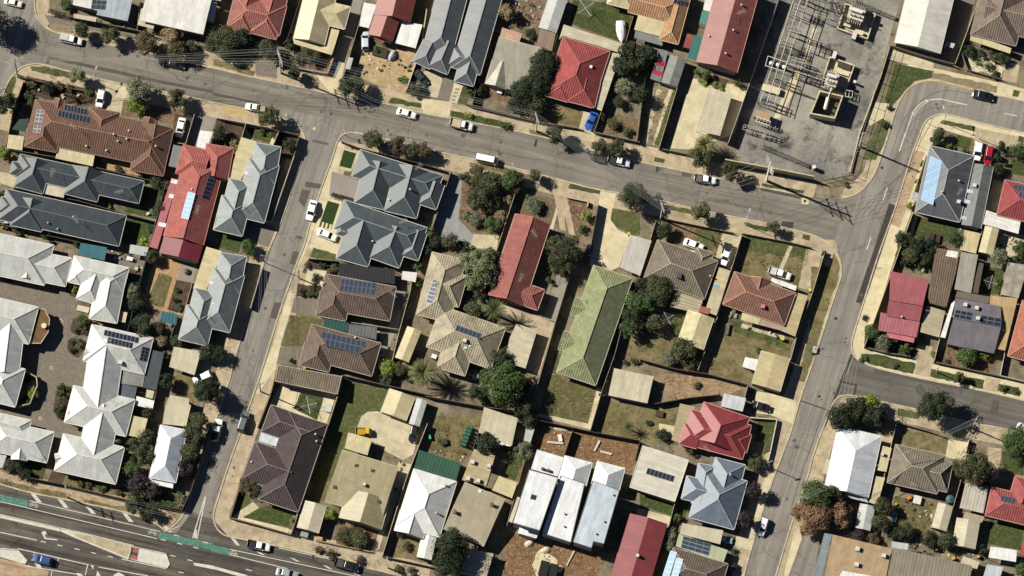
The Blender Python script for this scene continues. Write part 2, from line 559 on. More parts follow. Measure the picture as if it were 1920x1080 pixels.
# ------------------------------------------------------------------ buildings
_cur = {}
def roof_hit(x, y):
 d = ray(x, y).normalized()
 best = None
 for bv in _cur['bvh']:
  h = bv.ray_cast(CAMP, d)
  if h[0] is not None and (best is None or h[3] < best[3]): best = h
 return best
def add_bvh(m):
 _cur['bvh'].append(BVHTree.FromPolygons([tuple(v) for v in m.v], m.f))
def B(name, label, cat, x, y, wall='b9a88c', group=None):
 loc = P(x, y, 0)
 root = thing(name, label, cat, loc, group)
 _cur.clear()
 _cur.update(root=root, bvh=[], wall=wall, nw=0, wm=MB(), label=label)
 return root
def done():
 if _cur.get('wm') and _cur['wm'].f:
  _cur['wm'].build('wall', plain(_cur['wall'], .9, .3), _cur['root'])
  _cur['wm'] = None
def roof(mat, wings, eave=2.75, pitch=.49, part='roof', cap=None, gut='d8d2c0', over=.45, walls=True, gth=.13, drop=.16):
 m, cm, gm = MB(), MB(), MB()
 for wg in wings:
  x0, y0, x1, y1, wpx, ends = wg[:6]
  ev = (wg[6] if len(wg) > 6 else eave) + .017 * _cur['nw']
  pt = wg[7] if len(wg) > 7 else pitch
  _cur['nw'] += 1
  A, Bp = P(x0, y0, ev), P(x1, y1, ev)
  hw = ln(wpx) / 2
  d = (Bp - A); d.z = 0
  L = d.length
  d.normalize()
  if ends == 'hh' and L < 2 * hw:
   c = (A + Bp) / 2
   n = Vector((-d.y, d.x, 0))
   A, Bp, L, hw, d = c - n * hw, c + n * hw, 2 * hw, L / 2, n
  n = Vector((-d.y, d.x, 0))
  rh = hw * pt
  i0 = min(hw, L * .499) if ends[0] == 'h' else 0
  i1 = min(hw, L * .499) if ends[1] == 'h' else 0
  a0, a1, b0, b1 = A + n * hw, A - n * hw, Bp + n * hw, Bp - n * hw
  r0, r1 = A + d * i0 + Vector((0, 0, rh)), Bp - d * i1 + Vector((0, 0, rh))
  sl = math.hypot(hw, rh)
  off = random.random() * 5
  m.face([a0, r0, r1, b0], [(off, 0), (off + i0, sl), (off + L - i1, sl), (off + L, 0)])
  m.face([b1, r1, r0, a1], [(off, 0), (off + i1, sl), (off + L - i0, sl), (off + L, 0)])
  if ends[0] == 'h': m.face([a1, r0, a0], [(off, 0), (off + hw, math.hypot(i0, rh)), (off + 2 * hw, 0)])
  if ends[1] == 'h': m.face([b0, r1, b1], [(off, 0), (off + hw, math.hypot(i1, rh)), (off + 2 * hw, 0)])
  dz = Vector((0, 0, -drop))
  edges = [(a0, b0), (b1, a1)]
  if ends[0] == 'h': edges.append((a1, a0))
  if ends[1] == 'h': edges.append((b0, b1))
  for p, q in edges:
   m.face([p, p + dz, q + dz, q])
  m.face([a0 + dz, a1 + dz, b1 + dz, b0 + dz])
  for e, (p, q, r) in ((ends[0], (a0, a1, r0)), (ends[1], (b1, b0, r1))):
   if e in 'go': m.face([p, p + dz, q + dz, q, r])
  if cap:
   lines = [(r0, r1)] if (r1 - r0).length > .3 else []
   if ends[0] == 'h': lines += [(a0, r0), (a1, r0)]
   if ends[1] == 'h': lines += [(b0, r1), (b1, r1)]
   for p, q in lines:
    up = Vector((0, 0, .05))
    cm.beam(p + up, q + up, .18, .1)
   for e, (p, q, r) in ((ends[0], (a0, a1, r0)), (ends[1], (b0, b1, r1))):
    if e == 'g':
     for s in (p, q):
      cm.beam(s + Vector((0, 0, .04)), r + Vector((0, 0, .04)), .16, .14)
  if gut:
   for p, q in edges:
    dd = (q - p).normalized()
    nn = Vector((dd.y, -dd.x, 0))
    if nn.dot((p + q) / 2 - (A + Bp) / 2) < 0: nn = -nn
    e = nn * gth / 2
    gm.beam(p + e, q + e, gth, .14)
  if walls:
   hi = hw - over
   s0 = over if ends[0] in 'h' else (.15 if ends[0] == 'g' else 0)
   s1 = over if ends[1] in 'h' else (.15 if ends[1] == 'g' else 0)
   if hi > .3 and L - s0 - s1 > .3:
    AA, BB = A + d * s0, Bp - d * s1
    zz = ev + over * pt - .2 if False else ev - drop - .01
    f = [AA - n * hi, BB - n * hi, BB + n * hi, AA + n * hi]
    lo = [Vector((p.x, p.y, 0)) for p in f]
    tp = [Vector((p.x, p.y, zz)) for p in f]
    for i in range(4):
     j = (i + 1) % 4
     _cur['wm'].face([lo[i], lo[j], tp[j], tp[i]])
    for e, pp, s in ((ends[0], AA, 1), (ends[1], BB, -1)):
     if e == 'g':
      tri = [pp - n * hi, pp + n * hi, pp + Vector((0, 0, rh - .08))]
      tri = [Vector((t.x, t.y, zz if i < 2 else t.z)) for i, t in enumerate(tri)]
      _cur['wm'].face(tri)
 o = m.build(part, mat, _cur['root'])
 add_bvh(m)
 if cm.f: cm.build('ridge_cap', plain(cap, .85, .35), o)
 if gm.f: gm.build('gutter', plain(gut, .6, .2), o)
 return o
def flat(part, mat, z, pts, walls=False, posts=True, th=.12, rib=0, edge=None, wallc=None):
 "a flat or tilted roof panel over an outline; z is one height or (height at first edge, height at last edge)"
 z0, z1 = z if isinstance(z, tuple) else (z, z)
 n = len(pts)
 w = [P(x, y, z0) for x, y in pts]
 if z0 != z1:
  a, b = w[0], w[1]
  d = (b - a).normalized()
  nn = Vector((-d.y, d.x, 0))
  far = max(abs((p - a).dot(nn)) for p in w)
  for _ in range(3):
   w = [P(x, y, z0 + (z1 - z0) * min(1, abs((q - a).dot(nn)) / far)) for (x, y), q in zip(pts, w)]
 m = MB()
 e = w[1] - w[0]; e.z = 0; e.normalize()
 if rib: e = Vector((-e.y, e.x, 0))
 f = Vector((-e.y, e.x, 0))
 uv = [(p.dot(e), p.dot(f)) for p in w]
 area = sum(w[i - 1].x * w[i].y - w[i].x * w[i - 1].y for i in range(n))
 if area < 0: w.reverse(); uv.reverse()
 lo = [p - Vector((0, 0, th)) for p in w]
 m.face(w, uv)
 m.face(lo[::-1])
 for i in range(n):
  j = (i + 1) % n
  m.face([lo[i], lo[j], w[j], w[i]])
 o = m.build(part, mat, _cur['root'])
 add_bvh(m)
 if edge:
  gm = MB()
  for i in range(n):
   j = (i + 1) % n
   gm.beam(w[i] + Vector((0, 0, .06)), w[j] + Vector((0, 0, .06)), .16, .2)
  gm.build('edge_trim', plain(edge, .6, .2), o)
 c = sum(w, Vector()) / n
 if walls:
  ins = [c + (p - c) * max(.5, 1 - .3 / max(.4, (p - c).length)) for p in lo]
  for i in range(n):
   j = (i + 1) % n
   _cur['wm'].face([Vector((ins[i].x, ins[i].y, 0)), Vector((ins[j].x, ins[j].y, 0)), ins[j] - Vector((0, 0, .01)), ins[i] - Vector((0, 0, .01))])
 elif posts:
  for p in lo[:8]:
   q = c + (p - c) * .94
   pm = MB()
   pm.box((q.x, q.y, 0), (.1, .1, p.z - .005), 0)
   pm.build('post', plain('b5b0a4', .6, .2), _cur['root'])
 return o
def panels(p0, p1, p2, nx, ny, tone='dark'):
 "an array of solar panels lying on the roof, outline given by three corners"
 c = ((p1[0] + p2[0]) / 2, (p1[1] + p2[1]) / 2)
 h = roof_hit(*c)
 if h is None: h = (P(*c, 3.2), Vector((0, 0, 1)))
 n = h[1] if h[1].z > 0 else -h[1]
 n = Vector(n).normalized()
 o = Vector(h[0]) + n * .09
 def q(x, y):
  d = ray(x, y)
  return CAMP + d * ((o - CAMP).dot(n) / d.dot(n))
 a, b, cc = q(*p0), q(*p1), q(*p2)
 u, v = (b - a), (cc - a)
 rail = MB()
 for t in (.2, .8):
  for j in range(ny):
   s = a + v * ((j + t) / ny)
   rail.beam(s - n * .05, s + u - n * .05, .05, .03)
 arr = rail.build('panel_rail', plain('9a9a98', .4, .1), _cur['root'])
 k = ('cell', tone)
 if k not in _M:
  m, N, Lk, bs = newmat('solar_cells')
  base = {'dark': (.010, .013, .022), 'blue': (.022, .03, .046), 'pale': (.11, .19, .29)}[tone]  # the pale tone has sky and sun glare painted into its base colour
  uvn = coords(N, 'UV')
  br = node(N, 'ShaderNodeTexBrick', i_Scale=1.0, i_Mortar_Size=.012, i_Brick_Width=.166, i_Row_Height=.1, i_Mortar_Smooth=.1)
  br.offset = 0
  br.inputs['Color1'].default_value = (*base, 1)
  br.inputs['Color2'].default_value = (*[x * 1.25 for x in base], 1)
  br.inputs['Mortar'].default_value = (*[x * 1.8 for x in base], 1)
  Lk.new(uvn, br.inputs['Vector'])
  Lk.new(br.outputs['Color'], bs.inputs['Base Color'])
  bs.inputs['Roughness'].default_value = .45
  bs.inputs['Specular IOR Level'].default_value = .12
  _M[k] = m
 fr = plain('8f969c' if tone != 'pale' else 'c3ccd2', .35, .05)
 U, V = u / nx, v / ny
 du, dv = U.normalized() * .04, V.normalized() * .04
 fu, fv = U.normalized() * .085, V.normalized() * .085
 for i in range(nx):
  for j in range(ny):
   m = MB()
   s = a + U * i + V * j
   O = [s + du + dv, s + U - du + dv, s + U - du + V - dv, s + du + V - dv]
   I = [s + fu + fv, s + U - fu + fv, s + U - fu + V - fv, s + fu + V - fv]
   if (O[1] - O[0]).cross(O[3] - O[0]).dot(n) < 0:
    O = [O[0], O[3], O[2], O[1]]; I = [I[0], I[3], I[2], I[1]]
   for e in range(4):
    g = (e + 1) % 4
    m.face([O[e], O[g], I[g], I[e]], mi=1)
    m.face([O[e] - n * .04, O[g] - n * .04, O[g], O[e]], mi=1)
   m.face(I, [(0, 0), (1, 0), (1, 1), (0, 1)], 0)
   m.build('solar_panel', [_M[k], fr], arr)
def on_roof(x, y, dflt=3.4):
 h = roof_hit(x, y)
 return Vector(h[0]) if h else P(x, y, dflt)
def vent(*pts, c='cfc8ba'):
 "mushroom roof vents"
 for x, y in pts:
  p = on_roof(x, y)
  m = MB()
  m.bar(p - Vector((0, 0, .2)), p + Vector((0, 0, .35)), .13, 8)
  m.ball(p + Vector((0, 0, .42)), .27, 8, 5, sq=(1, 1, .6))
  m.build('roof_vent', plain(c, .5, .1), _cur['root'], True)
def aircon(*pts, s=1.0, c='dcd8cc'):
 for x, y in pts:
  p = on_roof(x, y)
  m = MB()
  m.box(p - Vector((0, 0, .3)), (.95 * s, .95 * s, 1.0), -.25, 0, .9)
  m.box(p + Vector((0, 0, .702)), (.7 * s, .7 * s, .08), -.25)
  m.build('air_conditioner', plain(c, .6, .15), _cur['root'])
def skylight(*pts, s=.8, c='e8ecee'):
 for x, y in pts:
  h = roof_hit(x, y)
  p = on_roof(x, y)
  m = MB()
  m.box(p - Vector((0, 0, .2)), (s, s, .34), -.25, 0, .85)
  m.build('skylight', plain(c, .25, .05), _cur['root'])
def antenna(*pts, s=1.0):
 for x, y in pts:
  p = on_roof(x, y)
  m = MB()
  t = p + Vector((0, 0, 2.2 * s))
  m.bar(p - Vector((0, 0, .3)), t, .03, 5)
  a = random.uniform(0, 3)
  d = Vector((math.cos(a), math.sin(a), 0))
  e = Vector((-d.y, d.x, 0))
  m.bar(t - d * 1.0 * s, t + d * 1.0 * s, .025, 4)
  for i in range(6):
   c = t + d * (-.9 + i * .36) * s
   m.bar(c - e * (.35 + .06 * i) * s, c + e * (.35 + .06 * i) * s, .02, 4)
  m.build('antenna', plain('c9c9c4', .4, .1), _cur['root'])
def chimney(x, y, c='8a5b48', s=.8, h=.9):
 p = on_roof(x, y)
 m = MB()
 m.box(p - Vector((0, 0, .4)), (s, s * 1.2, h + .4), -.25)
 m.box(p + Vector((0, 0, h + .002)), (s + .14, s * 1.2 + .14, .1), -.25)
 m.build('chimney', plain(c, .9, .3), _cur['root'])
# ------------------------------------------------------------------ plants
def leaf_quad(m, c, nrm, s):
 nrm = nrm.normalized()
 u = nrm.orthogonal().normalized()
 a = random.uniform(0, 6.28)
 w = nrm.cross(u)
 u, w = u * math.cos(a) + w * math.sin(a), w * math.cos(a) - u * math.sin(a)
 l, b = s * random.uniform(.7, 1.3), s * random.uniform(.35, .7)
 m.face([c - u * l, c + w * b, c + u * l, c - w * b])
def rnd_dir():
 z = random.uniform(-1, 1)
 a = random.uniform(0, 6.283)
 r = math.sqrt(1 - z * z)
 return Vector((r * math.cos(a), r * math.sin(a), z))
TREE = {'small': (1.0, .95, 800, .12, 8), 'medium': (2.2, 1.9, 3200, .165, 20), 'large': (4.2, 3.6, 8500, .22, 36)}
LEAVES = {
 'olive': ('292d1a', '41452a'), 'dark': ('171f13', '28331c'), 'gum': ('3b4026', '54533a'), 'bright': ('2a391c', '415429'),
 'lime': ('4b5a20', '6b792b'), 'grey': ('464b3a', '656852'), 'brown': ('5e4735', '86694f'), 'purple': ('221a1d', '382b2f'),
 'bronze': ('37311f', '504630'), 'dry': ('62563f', '7c6f54'), 'pale': ('50583d', '707656'),
}
def crown_mesh(size, var, kind):
 R0, HZ, nl, ls, lobes = TREE[size]
 rs = random.getstate()
 random.seed(hash((len(size), var)) % 1000 + 17 * var + len(size) * 101)
 m = MB()
 Ls = []
 for i in range(lobes):
  d = rnd_dir()
  if d.z < -.35: d.z = -d.z * .6
  f = random.uniform(.42, .86)
  Ls.append((Vector((d.x * R0 * f, d.y * R0 * f, d.z * HZ * f)), R0 * random.uniform(.2, .42)))
 Ls.append((Vector((0, 0, -HZ * .15)), R0 * .5))
 tot = sum(r * r for _, r in Ls)
 for c, r in Ls:
  k = int(nl * r * r / tot)
  for _ in range(k):
   d = rnd_dir()
   p = c + Vector((d.x, d.y, d.z * .85)) * r * random.uniform(.72, 1.08)
   leaf_quad(m, p, d + rnd_dir() * .7 + Vector((0, 0, .35)), ls)
 for _ in range(int(nl * .06)):
  d = rnd_dir()
  if d.z < -.2: d.z *= -1
  leaf_quad(m, Vector((d.x * R0, d.y * R0, d.z * HZ)) * random.uniform(.85, 1.12), d + rnd_dir(), ls)
 random.setstate(rs)
 return m
def make_tree(name, size, var, kind, label):
 R0, HZ, nl, ls, lobes = TREE[size]
 zc = HZ * 1.0 + (.12 if size == 'small' else R0 * .55)
 root = thing(name, label, 'tree', (0, 0, 0))
 m = crown_mesh(size, var, kind)
 m.v = [v + Vector((0, 0, zc)) for v in m.v]
 m.build('crown', leaf(*LEAVES[kind]), root)
 t = MB()
 tr = R0 * .07 + .02
 top = Vector((0, 0, zc))
 t.bar((0, 0, -.05), top * .6, tr * 1.25, 8, r2=tr)
 for i in range(5):
  a = i * 1.257 + var
  t.bar(top * .58, top + Vector((math.cos(a) * R0 * .55, math.sin(a) * R0 * .55, HZ * .3)), tr * .7, 6, r2=tr * .25)
 t.bar(top * .58, top + Vector((0, 0, HZ * .5)), tr * .8, 6, r2=tr * .25)
 t.build('trunk', plain('6b5a48', .95, .35), root)
 return root
_tc = [0]
def tree(x, y, r, kind, label, h=None, group=None, name=None, sq=1.0):
 "x, y, r trace the crown as seen; the trunk stands below it"
 rm = ln(r)
 size = 'small' if rm < 1.45 else ('medium' if rm < 3.0 else 'large')
 R0, HZ = TREE[size][:2]
 zc = HZ + (.12 if size == 'small' else R0 * .55)
 s = rm / R0 * 1.05
 sz = s if h is None else h / (zc + HZ * .95)
 q = P(x, y, zc * sz)
 _tc[0] += 1
 var = _tc[0] % 3
 nm = name or ('shrub' if size == 'small' else ('gum_tree' if kind in ('gum', 'grey') else 'garden_tree'))
 return inst((nm, size, var, kind), lambda: make_tree(nm, size, var, kind, label), label, 'shrub' if nm == 'shrub' else 'tree', group,
    (q.x, q.y, ground_z(q)), random.uniform(0, 6.28), (s * sq, s * sq, sz))
def hedge(label, pts, w=1.2, h=1.5, kind='dark', name='hedge'):
 ws = [P(x, y, h * .7) for x, y in pts]
 b = Vector((ws[0].x, ws[0].y, 0))
 root = thing(name, label, 'hedge', b)
 m, tm = MB(), MB()
 for p, q in zip(ws, ws[1:]):
  L = (q - p).length
  d = (q - p).normalized()
  n = Vector((-d.y, d.x, 0))
  k = int(L * w * h * 42)
  for _ in range(k):
   u, v, z = random.random() * L, random.uniform(-1, 1), random.random()
   e = random.choice((0, 1, 1))
   if e: z = random.uniform(.85, 1.06)
   else: v = random.choice((-1, 1)) * random.uniform(.85, 1.1)
   c = p + d * u + n * v * w / 2
   leaf_quad(m, Vector((c.x, c.y, .1 + z * (h - .1))), (Vector((0, 0, 1)) if e else n * v) + rnd_dir() * .6, .17)
  kk = max(2, int(L / 1.0))
  for i in range(kk):
   c = p + d * (L * (i + .5) / kk)
   tm.bar((c.x, c.y, 0), (c.x, c.y, h * .8), .035, 5)
 m.build('foliage', leaf(*LEAVES[kind]), root)
 tm.build('stem', plain('6b5a48', .95, .3), root)
 return root
def plants(label, pts, kind='olive', dens=3.0, s=.2, h=.5, name='ground_cover', soft=1):
 "low growth nobody could count: one object"
 w = [P(x, y, 0) for x, y in pts]
 poly = [(p.x, p.y) for p in w]
 xs, ys = [p[0] for p in poly], [p[1] for p in poly]
 m = MB()
 A = (max(xs) - min(xs)) * (max(ys) - min(ys))
 cl = []
 for _ in range(int(A * .35) + 3):
  cl.append((random.uniform(min(xs), max(xs)), random.uniform(min(ys), max(ys)), random.uniform(.35, 1.0)))
 for cx, cy, r in cl:
  if not inside((cx, cy), poly): continue
  for _ in range(int(dens * 14 * r * r) + 4):
   d = rnd_dir()
   d.z = abs(d.z)
   c = Vector((cx + d.x * r, cy + d.y * r, .05 + d.z * h * r * random.uniform(.6, 1.1)))
   leaf_quad(m, c, d + rnd_dir() * .8, s)
 o = m.build(name, leaf(*LEAVES[kind]))
 return tag(o, label, 'plants', None, 'stuff')
def make_palm(kind, label):
 root = thing('palm_tree', label, 'tree', (0, 0, 0))
 t = MB()
 H = 4.6
 for i in range(8):
  t.bar((0, 0, H * i / 8), (0, 0, H * (i + 1) / 8 + .02), .36, 8, r2=.33)
 t.ball((0, 0, H), .6, 8, 6)
 t.build('trunk', plain('5b4a36', .95, .4), root)
 n = 62 if kind == 'full' else 32
 for i in range(n):
  f = MB()
  a = i * 2.39996
  el = R(72) * (1 - i / n) + R(-28) * (i / n) + random.uniform(-.1, .1)
  Lf = random.uniform(3.0, 3.7)
  hd = Vector((math.cos(a), math.sin(a), 0))
  sd = Vector((-hd.y, hd.x, 0))
  p = Vector((0, 0, H + .4))
  pts = [p]
  e = el
  for k in range(7):
   p = p + (hd * math.cos(e) + Vector((0, 0, math.sin(e)))) * Lf / 7
   e -= .13
   pts.append(p)
  for k in range(7):
   f.bar(pts[k], pts[k + 1], .035 * (1 - k / 9), 4)
   ww = .5 * math.sin(math.pi * (k + 1.2) / 8.6)
   for g in (-1, 1):
    for h2 in (0, .25, .5, .75):
     q = pts[k].lerp(pts[k + 1], h2)
     q2 = pts[k].lerp(pts[k + 1], h2 + .2)
     tip = q2 + sd * g * ww + hd * .32 + Vector((0, 0, -.1 + random.uniform(-.05, .05)))
     f.face([q, q2, tip])
  f.build('frond', leaf('454a2c', '6b6b40') if kind == 'full' else leaf('2c3519', '4a5230'), root)
 return root
def palm(x, y, r, kind, label):
 rm = ln(r)
 s = rm / 3.6
 q = P(x, y, 5.2 * s)
 return inst(('palm', kind), lambda: make_palm(kind, label), label, 'tree', None, (q.x, q.y, 0), random.uniform(0, 6), (s, s, s))
# ------------------------------------------------------------------ vehicles
CARS = {  # L, W, roof h, belt h, cabin base rear, roof rear, roof front, cabin base front (fractions of L from the rear)
 'sedan': (4.65, 1.80, 1.45, .95, .14, .28, .60, .76), 'hatch': (4.15, 1.76, 1.48, .95, .03, .12, .58, .78),
 'suv': (4.7, 1.88, 1.72, 1.05, .02, .08, .62, .78), 'van': (5.0, 1.9, 2.05, 1.1, .005, .02, .82, .95),
 'ute': (5.2, 1.85, 1.72, 1.05, .38, .42, .64, .77), 'single_cab': (5.0, 1.85, 1.7, 1.05, .50, .53, .66, .78),
 'mini': (3.7, 1.6, 1.55, .85, .60, .64, .84, .95), 'coupe': (4.4, 1.75, 1.35, .9, .16, .32, .58, .74), 'canopy': (5.1, 1.85, 1.75, 1.05, .02, .04, .63, .77),
}
def make_car(kind, c, label, extra):
 L, Wd, H, BZ, c0, c1, c2, c3 = CARS[kind]
 nm = {'van': 'parked_van', 'ute': 'utility_truck', 'mini': 'flatbed_loader', 'single_cab': 'utility_truck', 'canopy': 'utility_truck', 'suv': 'station_wagon'}.get(kind, 'parked_car')
 root = thing(nm, label, 'car', (0, 0, 0))
 paint = carpaint(c)
 X = lambda f: (f - .5) * L
 hw = Wd / 2
 ute = kind in ('ute', 'single_cab', 'mini')
 m = MB()
 st = [(0, .80, .62), (.02, .9, .85), (.07, .97, .98), (.25, 1, 1), (.5, 1, 1), (.76, .99, .97), (.88, .95, .88), (.96, .86, .80), (.99, .74, .70), (1.0, .66, .60)]
 rings = []
 for f, wf, zf in st:
  x, w = X(f), hw * wf
  zt = BZ * zf
  rings.append([Vector((x, -w * .96, .22)), Vector((x, -w, .5)), Vector((x, -w * .98, zt - .12)), Vector((x, -w * .86, zt)), Vector((x, 0, zt + .05)), Vector((x, w * .86, zt)), Vector((x, w * .98, zt - .12)), Vector((x, w, .5)), Vector((x, w * .96, .22))])
 for a, b in zip(rings, rings[1:]):
  for i in range(8): m.face([a[i], b[i], b[i + 1], a[i + 1]])
  m.face([a[8], b[8], b[0], a[0]])
 m.face(rings[0][::-1])
 m.face(rings[-1])
 bw, rw = hw * .88, hw * .72
 b = [Vector((X(c0), -bw, BZ - .05)), Vector((X(c3), -bw, BZ - .05)), Vector((X(c3), bw, BZ - .05)), Vector((X(c0), bw, BZ - .05))]
 t = [Vector((X(c1), -rw, H - .04)), Vector((X(c2), -rw, H - .04)), Vector((X(c2), rw, H - .04)), Vector((X(c1), rw, H - .04))]
 m.prism(b, t)
 m.prism(t, [v * 1 + Vector((-.12 if v.x > X(.5) else .08, -math.copysign(.1, v.y), .04)) for v in t])
 m.build('body', paint, root, False)
 gl = glass()
 def pane(name, q, k=.86):
  ctr = sum(q, Vector()) / 4
  nn = (q[1] - q[0]).cross(q[3] - q[0]).normalized()
  if nn.dot(ctr - Vector((0, 0, BZ * .5))) < 0: nn = -nn
  g = MB()
  q = [ctr + (v - ctr) * k + nn * .015 for v in q]
  if (q[1] - q[0]).cross(q[3] - q[0]).dot(nn) < 0: q = q[::-1]
  g.face(q)
  g.build(name, gl, root)
 pane('windscreen', [b[1], b[2], t[2], t[1]], .93)
 if kind != 'canopy': pane('rear_window', [b[3], b[0], t[0], t[3]], .88)
 pane('side_window', [b[0], b[1], t[1], t[0]])
 pane('side_window', [b[2], b[3], t[3], t[2]])
 if ute:
  tr = MB()
  x0, x1 = X(.015), X(c0 - .015)
  zt = BZ + .06
  full = kind != 'ute'
  w2 = hw * (1.03 if full else .93)
  cx = (x0 + x1) / 2
  tr.box((cx, 0, BZ - .02), (x1 - x0, w2 * 2, .09))
  tr.box((cx, w2 - .04, BZ + .072), (x1 - x0, .08, .3))
  tr.box((cx, -w2 + .04, BZ + .072), (x1 - x0, .08, .3))
  tr.box((x0 + .04, 0, BZ + .073), (.08, w2 * 2 - .17, .3))
  tr.box((x1 - .04, 0, BZ + .074), (.08, w2 * 2 - .17, .42))
  tr.build('tray', plain(extra or '2e2e2e', .7, .3), root)
 if kind == 'canopy':
  tr = MB()
  tr.box((X(.21), 0, H + .002), (L * .36, rw * 1.7, .1))
  tr.build('roof_rack', plain('c9c9c4', .5, .2), root)
 for sx in (.18, .80):
  for sy in (-1, 1):
   w = MB()
   w.bar((X(sx), sy * (hw - .22), .32), (X(sx), sy * (hw + .015), .32), .32, 14)
   o = w.build('wheel', plain('1c1c1c', .8, .1), root)
   r2 = MB()
   r2.bar((X(sx), sy * (hw + .005), .32), (X(sx), sy * (hw + .025), .32), .2, 10)
   r2.build('rim', plain('a9abad', .3, .1), o)
 for sy in (-1, 1):
  hl = MB()
  hl.box((X(.972), sy * hw * .62, BZ * .62), (.2, .34, .12), sy * -.3)
  hl.build('headlight', plain('e9edef', .1, .05), root)
  tl = MB()
  tl.box((X(.008), sy * hw * .72, BZ * .68), (.08, .3, .14))
  tl.build('tail_light', plain('8e1512', .2, .05), root)
  mr = MB()
  mr.box((X(c3 - .06), sy * (hw + .06), BZ - .02), (.1, .2, .13))
  mr.build('mirror', paint, root)
 return root
def car(kind, c, x0, y0, x1, y1, label, extra=None, group=None, cat=None):
 "rear and front end as seen"
 a, b = P(x0, y0, .6), P(x1, y1, .6)
 mid = (a + b) / 2
 d = b - a
 s = d.length / CARS[kind][0]
 s = max(.9, min(1.12, s))
 z = ground_z(mid)
 return inst((kind, c, extra), lambda: make_car(kind, c, label, extra), label, cat or {'van': 'van', 'ute': 'ute', 'single_cab': 'ute', 'canopy': 'ute'}.get(kind, 'car'), group, (mid.x, mid.y, z), math.atan2(d.y, d.x), (s, s, s))
# ------------------------------------------------------------------ poles, wires, yard things
def pole(x, y, h, label, arms=((.0, 1.1),), ang=1.2, c='cfc8b6', name='utility_pole', w=.34, lamp=0, steel=True):
 "x, y is the foot; arms are (distance below the top, half width)"
 p = P(x, y, 0)
 z = ground_z(p)
 root = thing(name, label, 'pole', (p.x, p.y, z))
 m = MB()
 bb = root.location
 m.box((p.x, p.y, z - .05), (w, w * .62, h), ang, 0, .55)
 m.build('shaft', plain(c, .8, .25), root)
 if steel:
  s = MB()
  d = Vector((math.cos(ang), math.sin(ang), 0))
  for g in (-1, 1):
   s.beam(Vector((p.x, p.y, z)) + d * (w * .5 + .03) * g, Vector((p.x, p.y, z + h)) + d * (w * .28 + .03) * g, .05, .05)
  s.build('steel_flange', plain('8f8b82', .6, .3), root)
 d = Vector((math.cos(ang), math.sin(ang), 0))
 tips = []
 for dz, hw in arms:
  a = MB()
  q = Vector((p.x, p.y, z + h - dz - .25))
  a.beam(q - d * hw, q + d * hw, .14, .12)
  a.build('crossarm', plain('b9b2a0', .7, .25), root)
  for f in (-.92, -.45, .45, .92):
   i = MB()
   e = q + d * hw * f
   i.bar(e, e + Vector((0, 0, .1)), .05, 6)
   i.bar(e + Vector((0, 0, .1)), e + Vector((0, 0, .26)), .09, 6)
   i.build('insulator', plain('e4e2da', .3, .1), root)
   tips.append(e + Vector((0, 0, .26)))
 if lamp:
  a = MB()
  e = Vector((math.cos(lamp), math.sin(lamp), 0))
  q = Vector((p.x, p.y, z + min(h - .4, 7.5)))
  a.bar(q, q + e * 1.8 + Vector((0, 0, .4)), .04, 6)
  a.build('lamp_arm', plain('b5b5b0', .5, .1), root)
  l = MB()
  l.box(q + e * 2.1 + Vector((0, 0, .36)), (.7, .26, .14), lamp)
  l.build('lamp_head', plain('d9d9d4', .4, .1), root)
 return tips
def wires(label, A, Bt, sag=.6, r=.028, n=10):
 "conductors strung between two poles: lists of end points"
 m = MB()
 for a, b in zip(A, Bt):
  pr = a
  for i in range(1, n + 1):
   t = i / n
   q = a.lerp(b, t) - Vector((0, 0, sag * 4 * t * (1 - t)))
   m.bar(pr, q, r, 4)
   pr = q
 o = m.build('power_line', plain('a6a49c', .5, .1), None, loc=A[0].copy())
 return tag(o, label, 'wires')
def make_bin(lid, label):
 root = thing('wheelie_bin', label, 'bin', (0, 0, 0))
 m = MB()
 m.box((0, 0, .06), (.48, .6, .92), 0, 0, 1.18)
 m.bar((-.25, -.3, .12), (.25, -.3, .12), .12, 10)
 m.build('body', plain('2d3a2c', .7, .15), root)
 l = MB()
 l.box((0, 0, .985), (.62, .76, .09), 0, 0, .85)
 l.build('lid', plain(lid, .5, .1), root)
 return root
def wbin(x, y, lid, label, rz=.2):
 p = P(x, y, .9)
 return inst(('bin', lid), lambda: make_bin(lid, label), label, 'bin', None, (p.x, p.y, ground_z(p)), rz)
def make_hoist(label):
 root = thing('rotary_clothesline', label, 'clothesline', (0, 0, 0))
 m = MB()
 m.bar((0, 0, 0), (0, 0, 2.1), .05, 8)
 m.build('pole', plain('b9b9b4', .4, .1), root)
 tips = []
 for i in range(4):
  a = MB()
  t = i * math.pi / 2
  e = Vector((math.cos(t) * 2.1, math.sin(t) * 2.1, 2.25))
  a.bar((0, 0, 2.0), e, .05, 5)
  a.build('arm', plain('d4d4ce', .4, .1), root)
  tips.append(e)
 l = MB()
 for f in (.4, .6, .8, .98):
  for i in range(4):
   a, b = Vector((0, 0, 2.0)).lerp(tips[i], f), Vector((0, 0, 2.0)).lerp(tips[(i + 1) % 4], f)
   l.bar(a, b, .012, 4)
 l.build('line', plain('c9c9c4', .5, .1), root)
 return root
def hoist(x, y, label, rz=0, s=1):
 p = P(x, y, 2.1)
 return inst('hoist', lambda: make_hoist(label), label, 'clothesline', None, (p.x, p.y, ground_z(p)), rz, (s, s, 1))
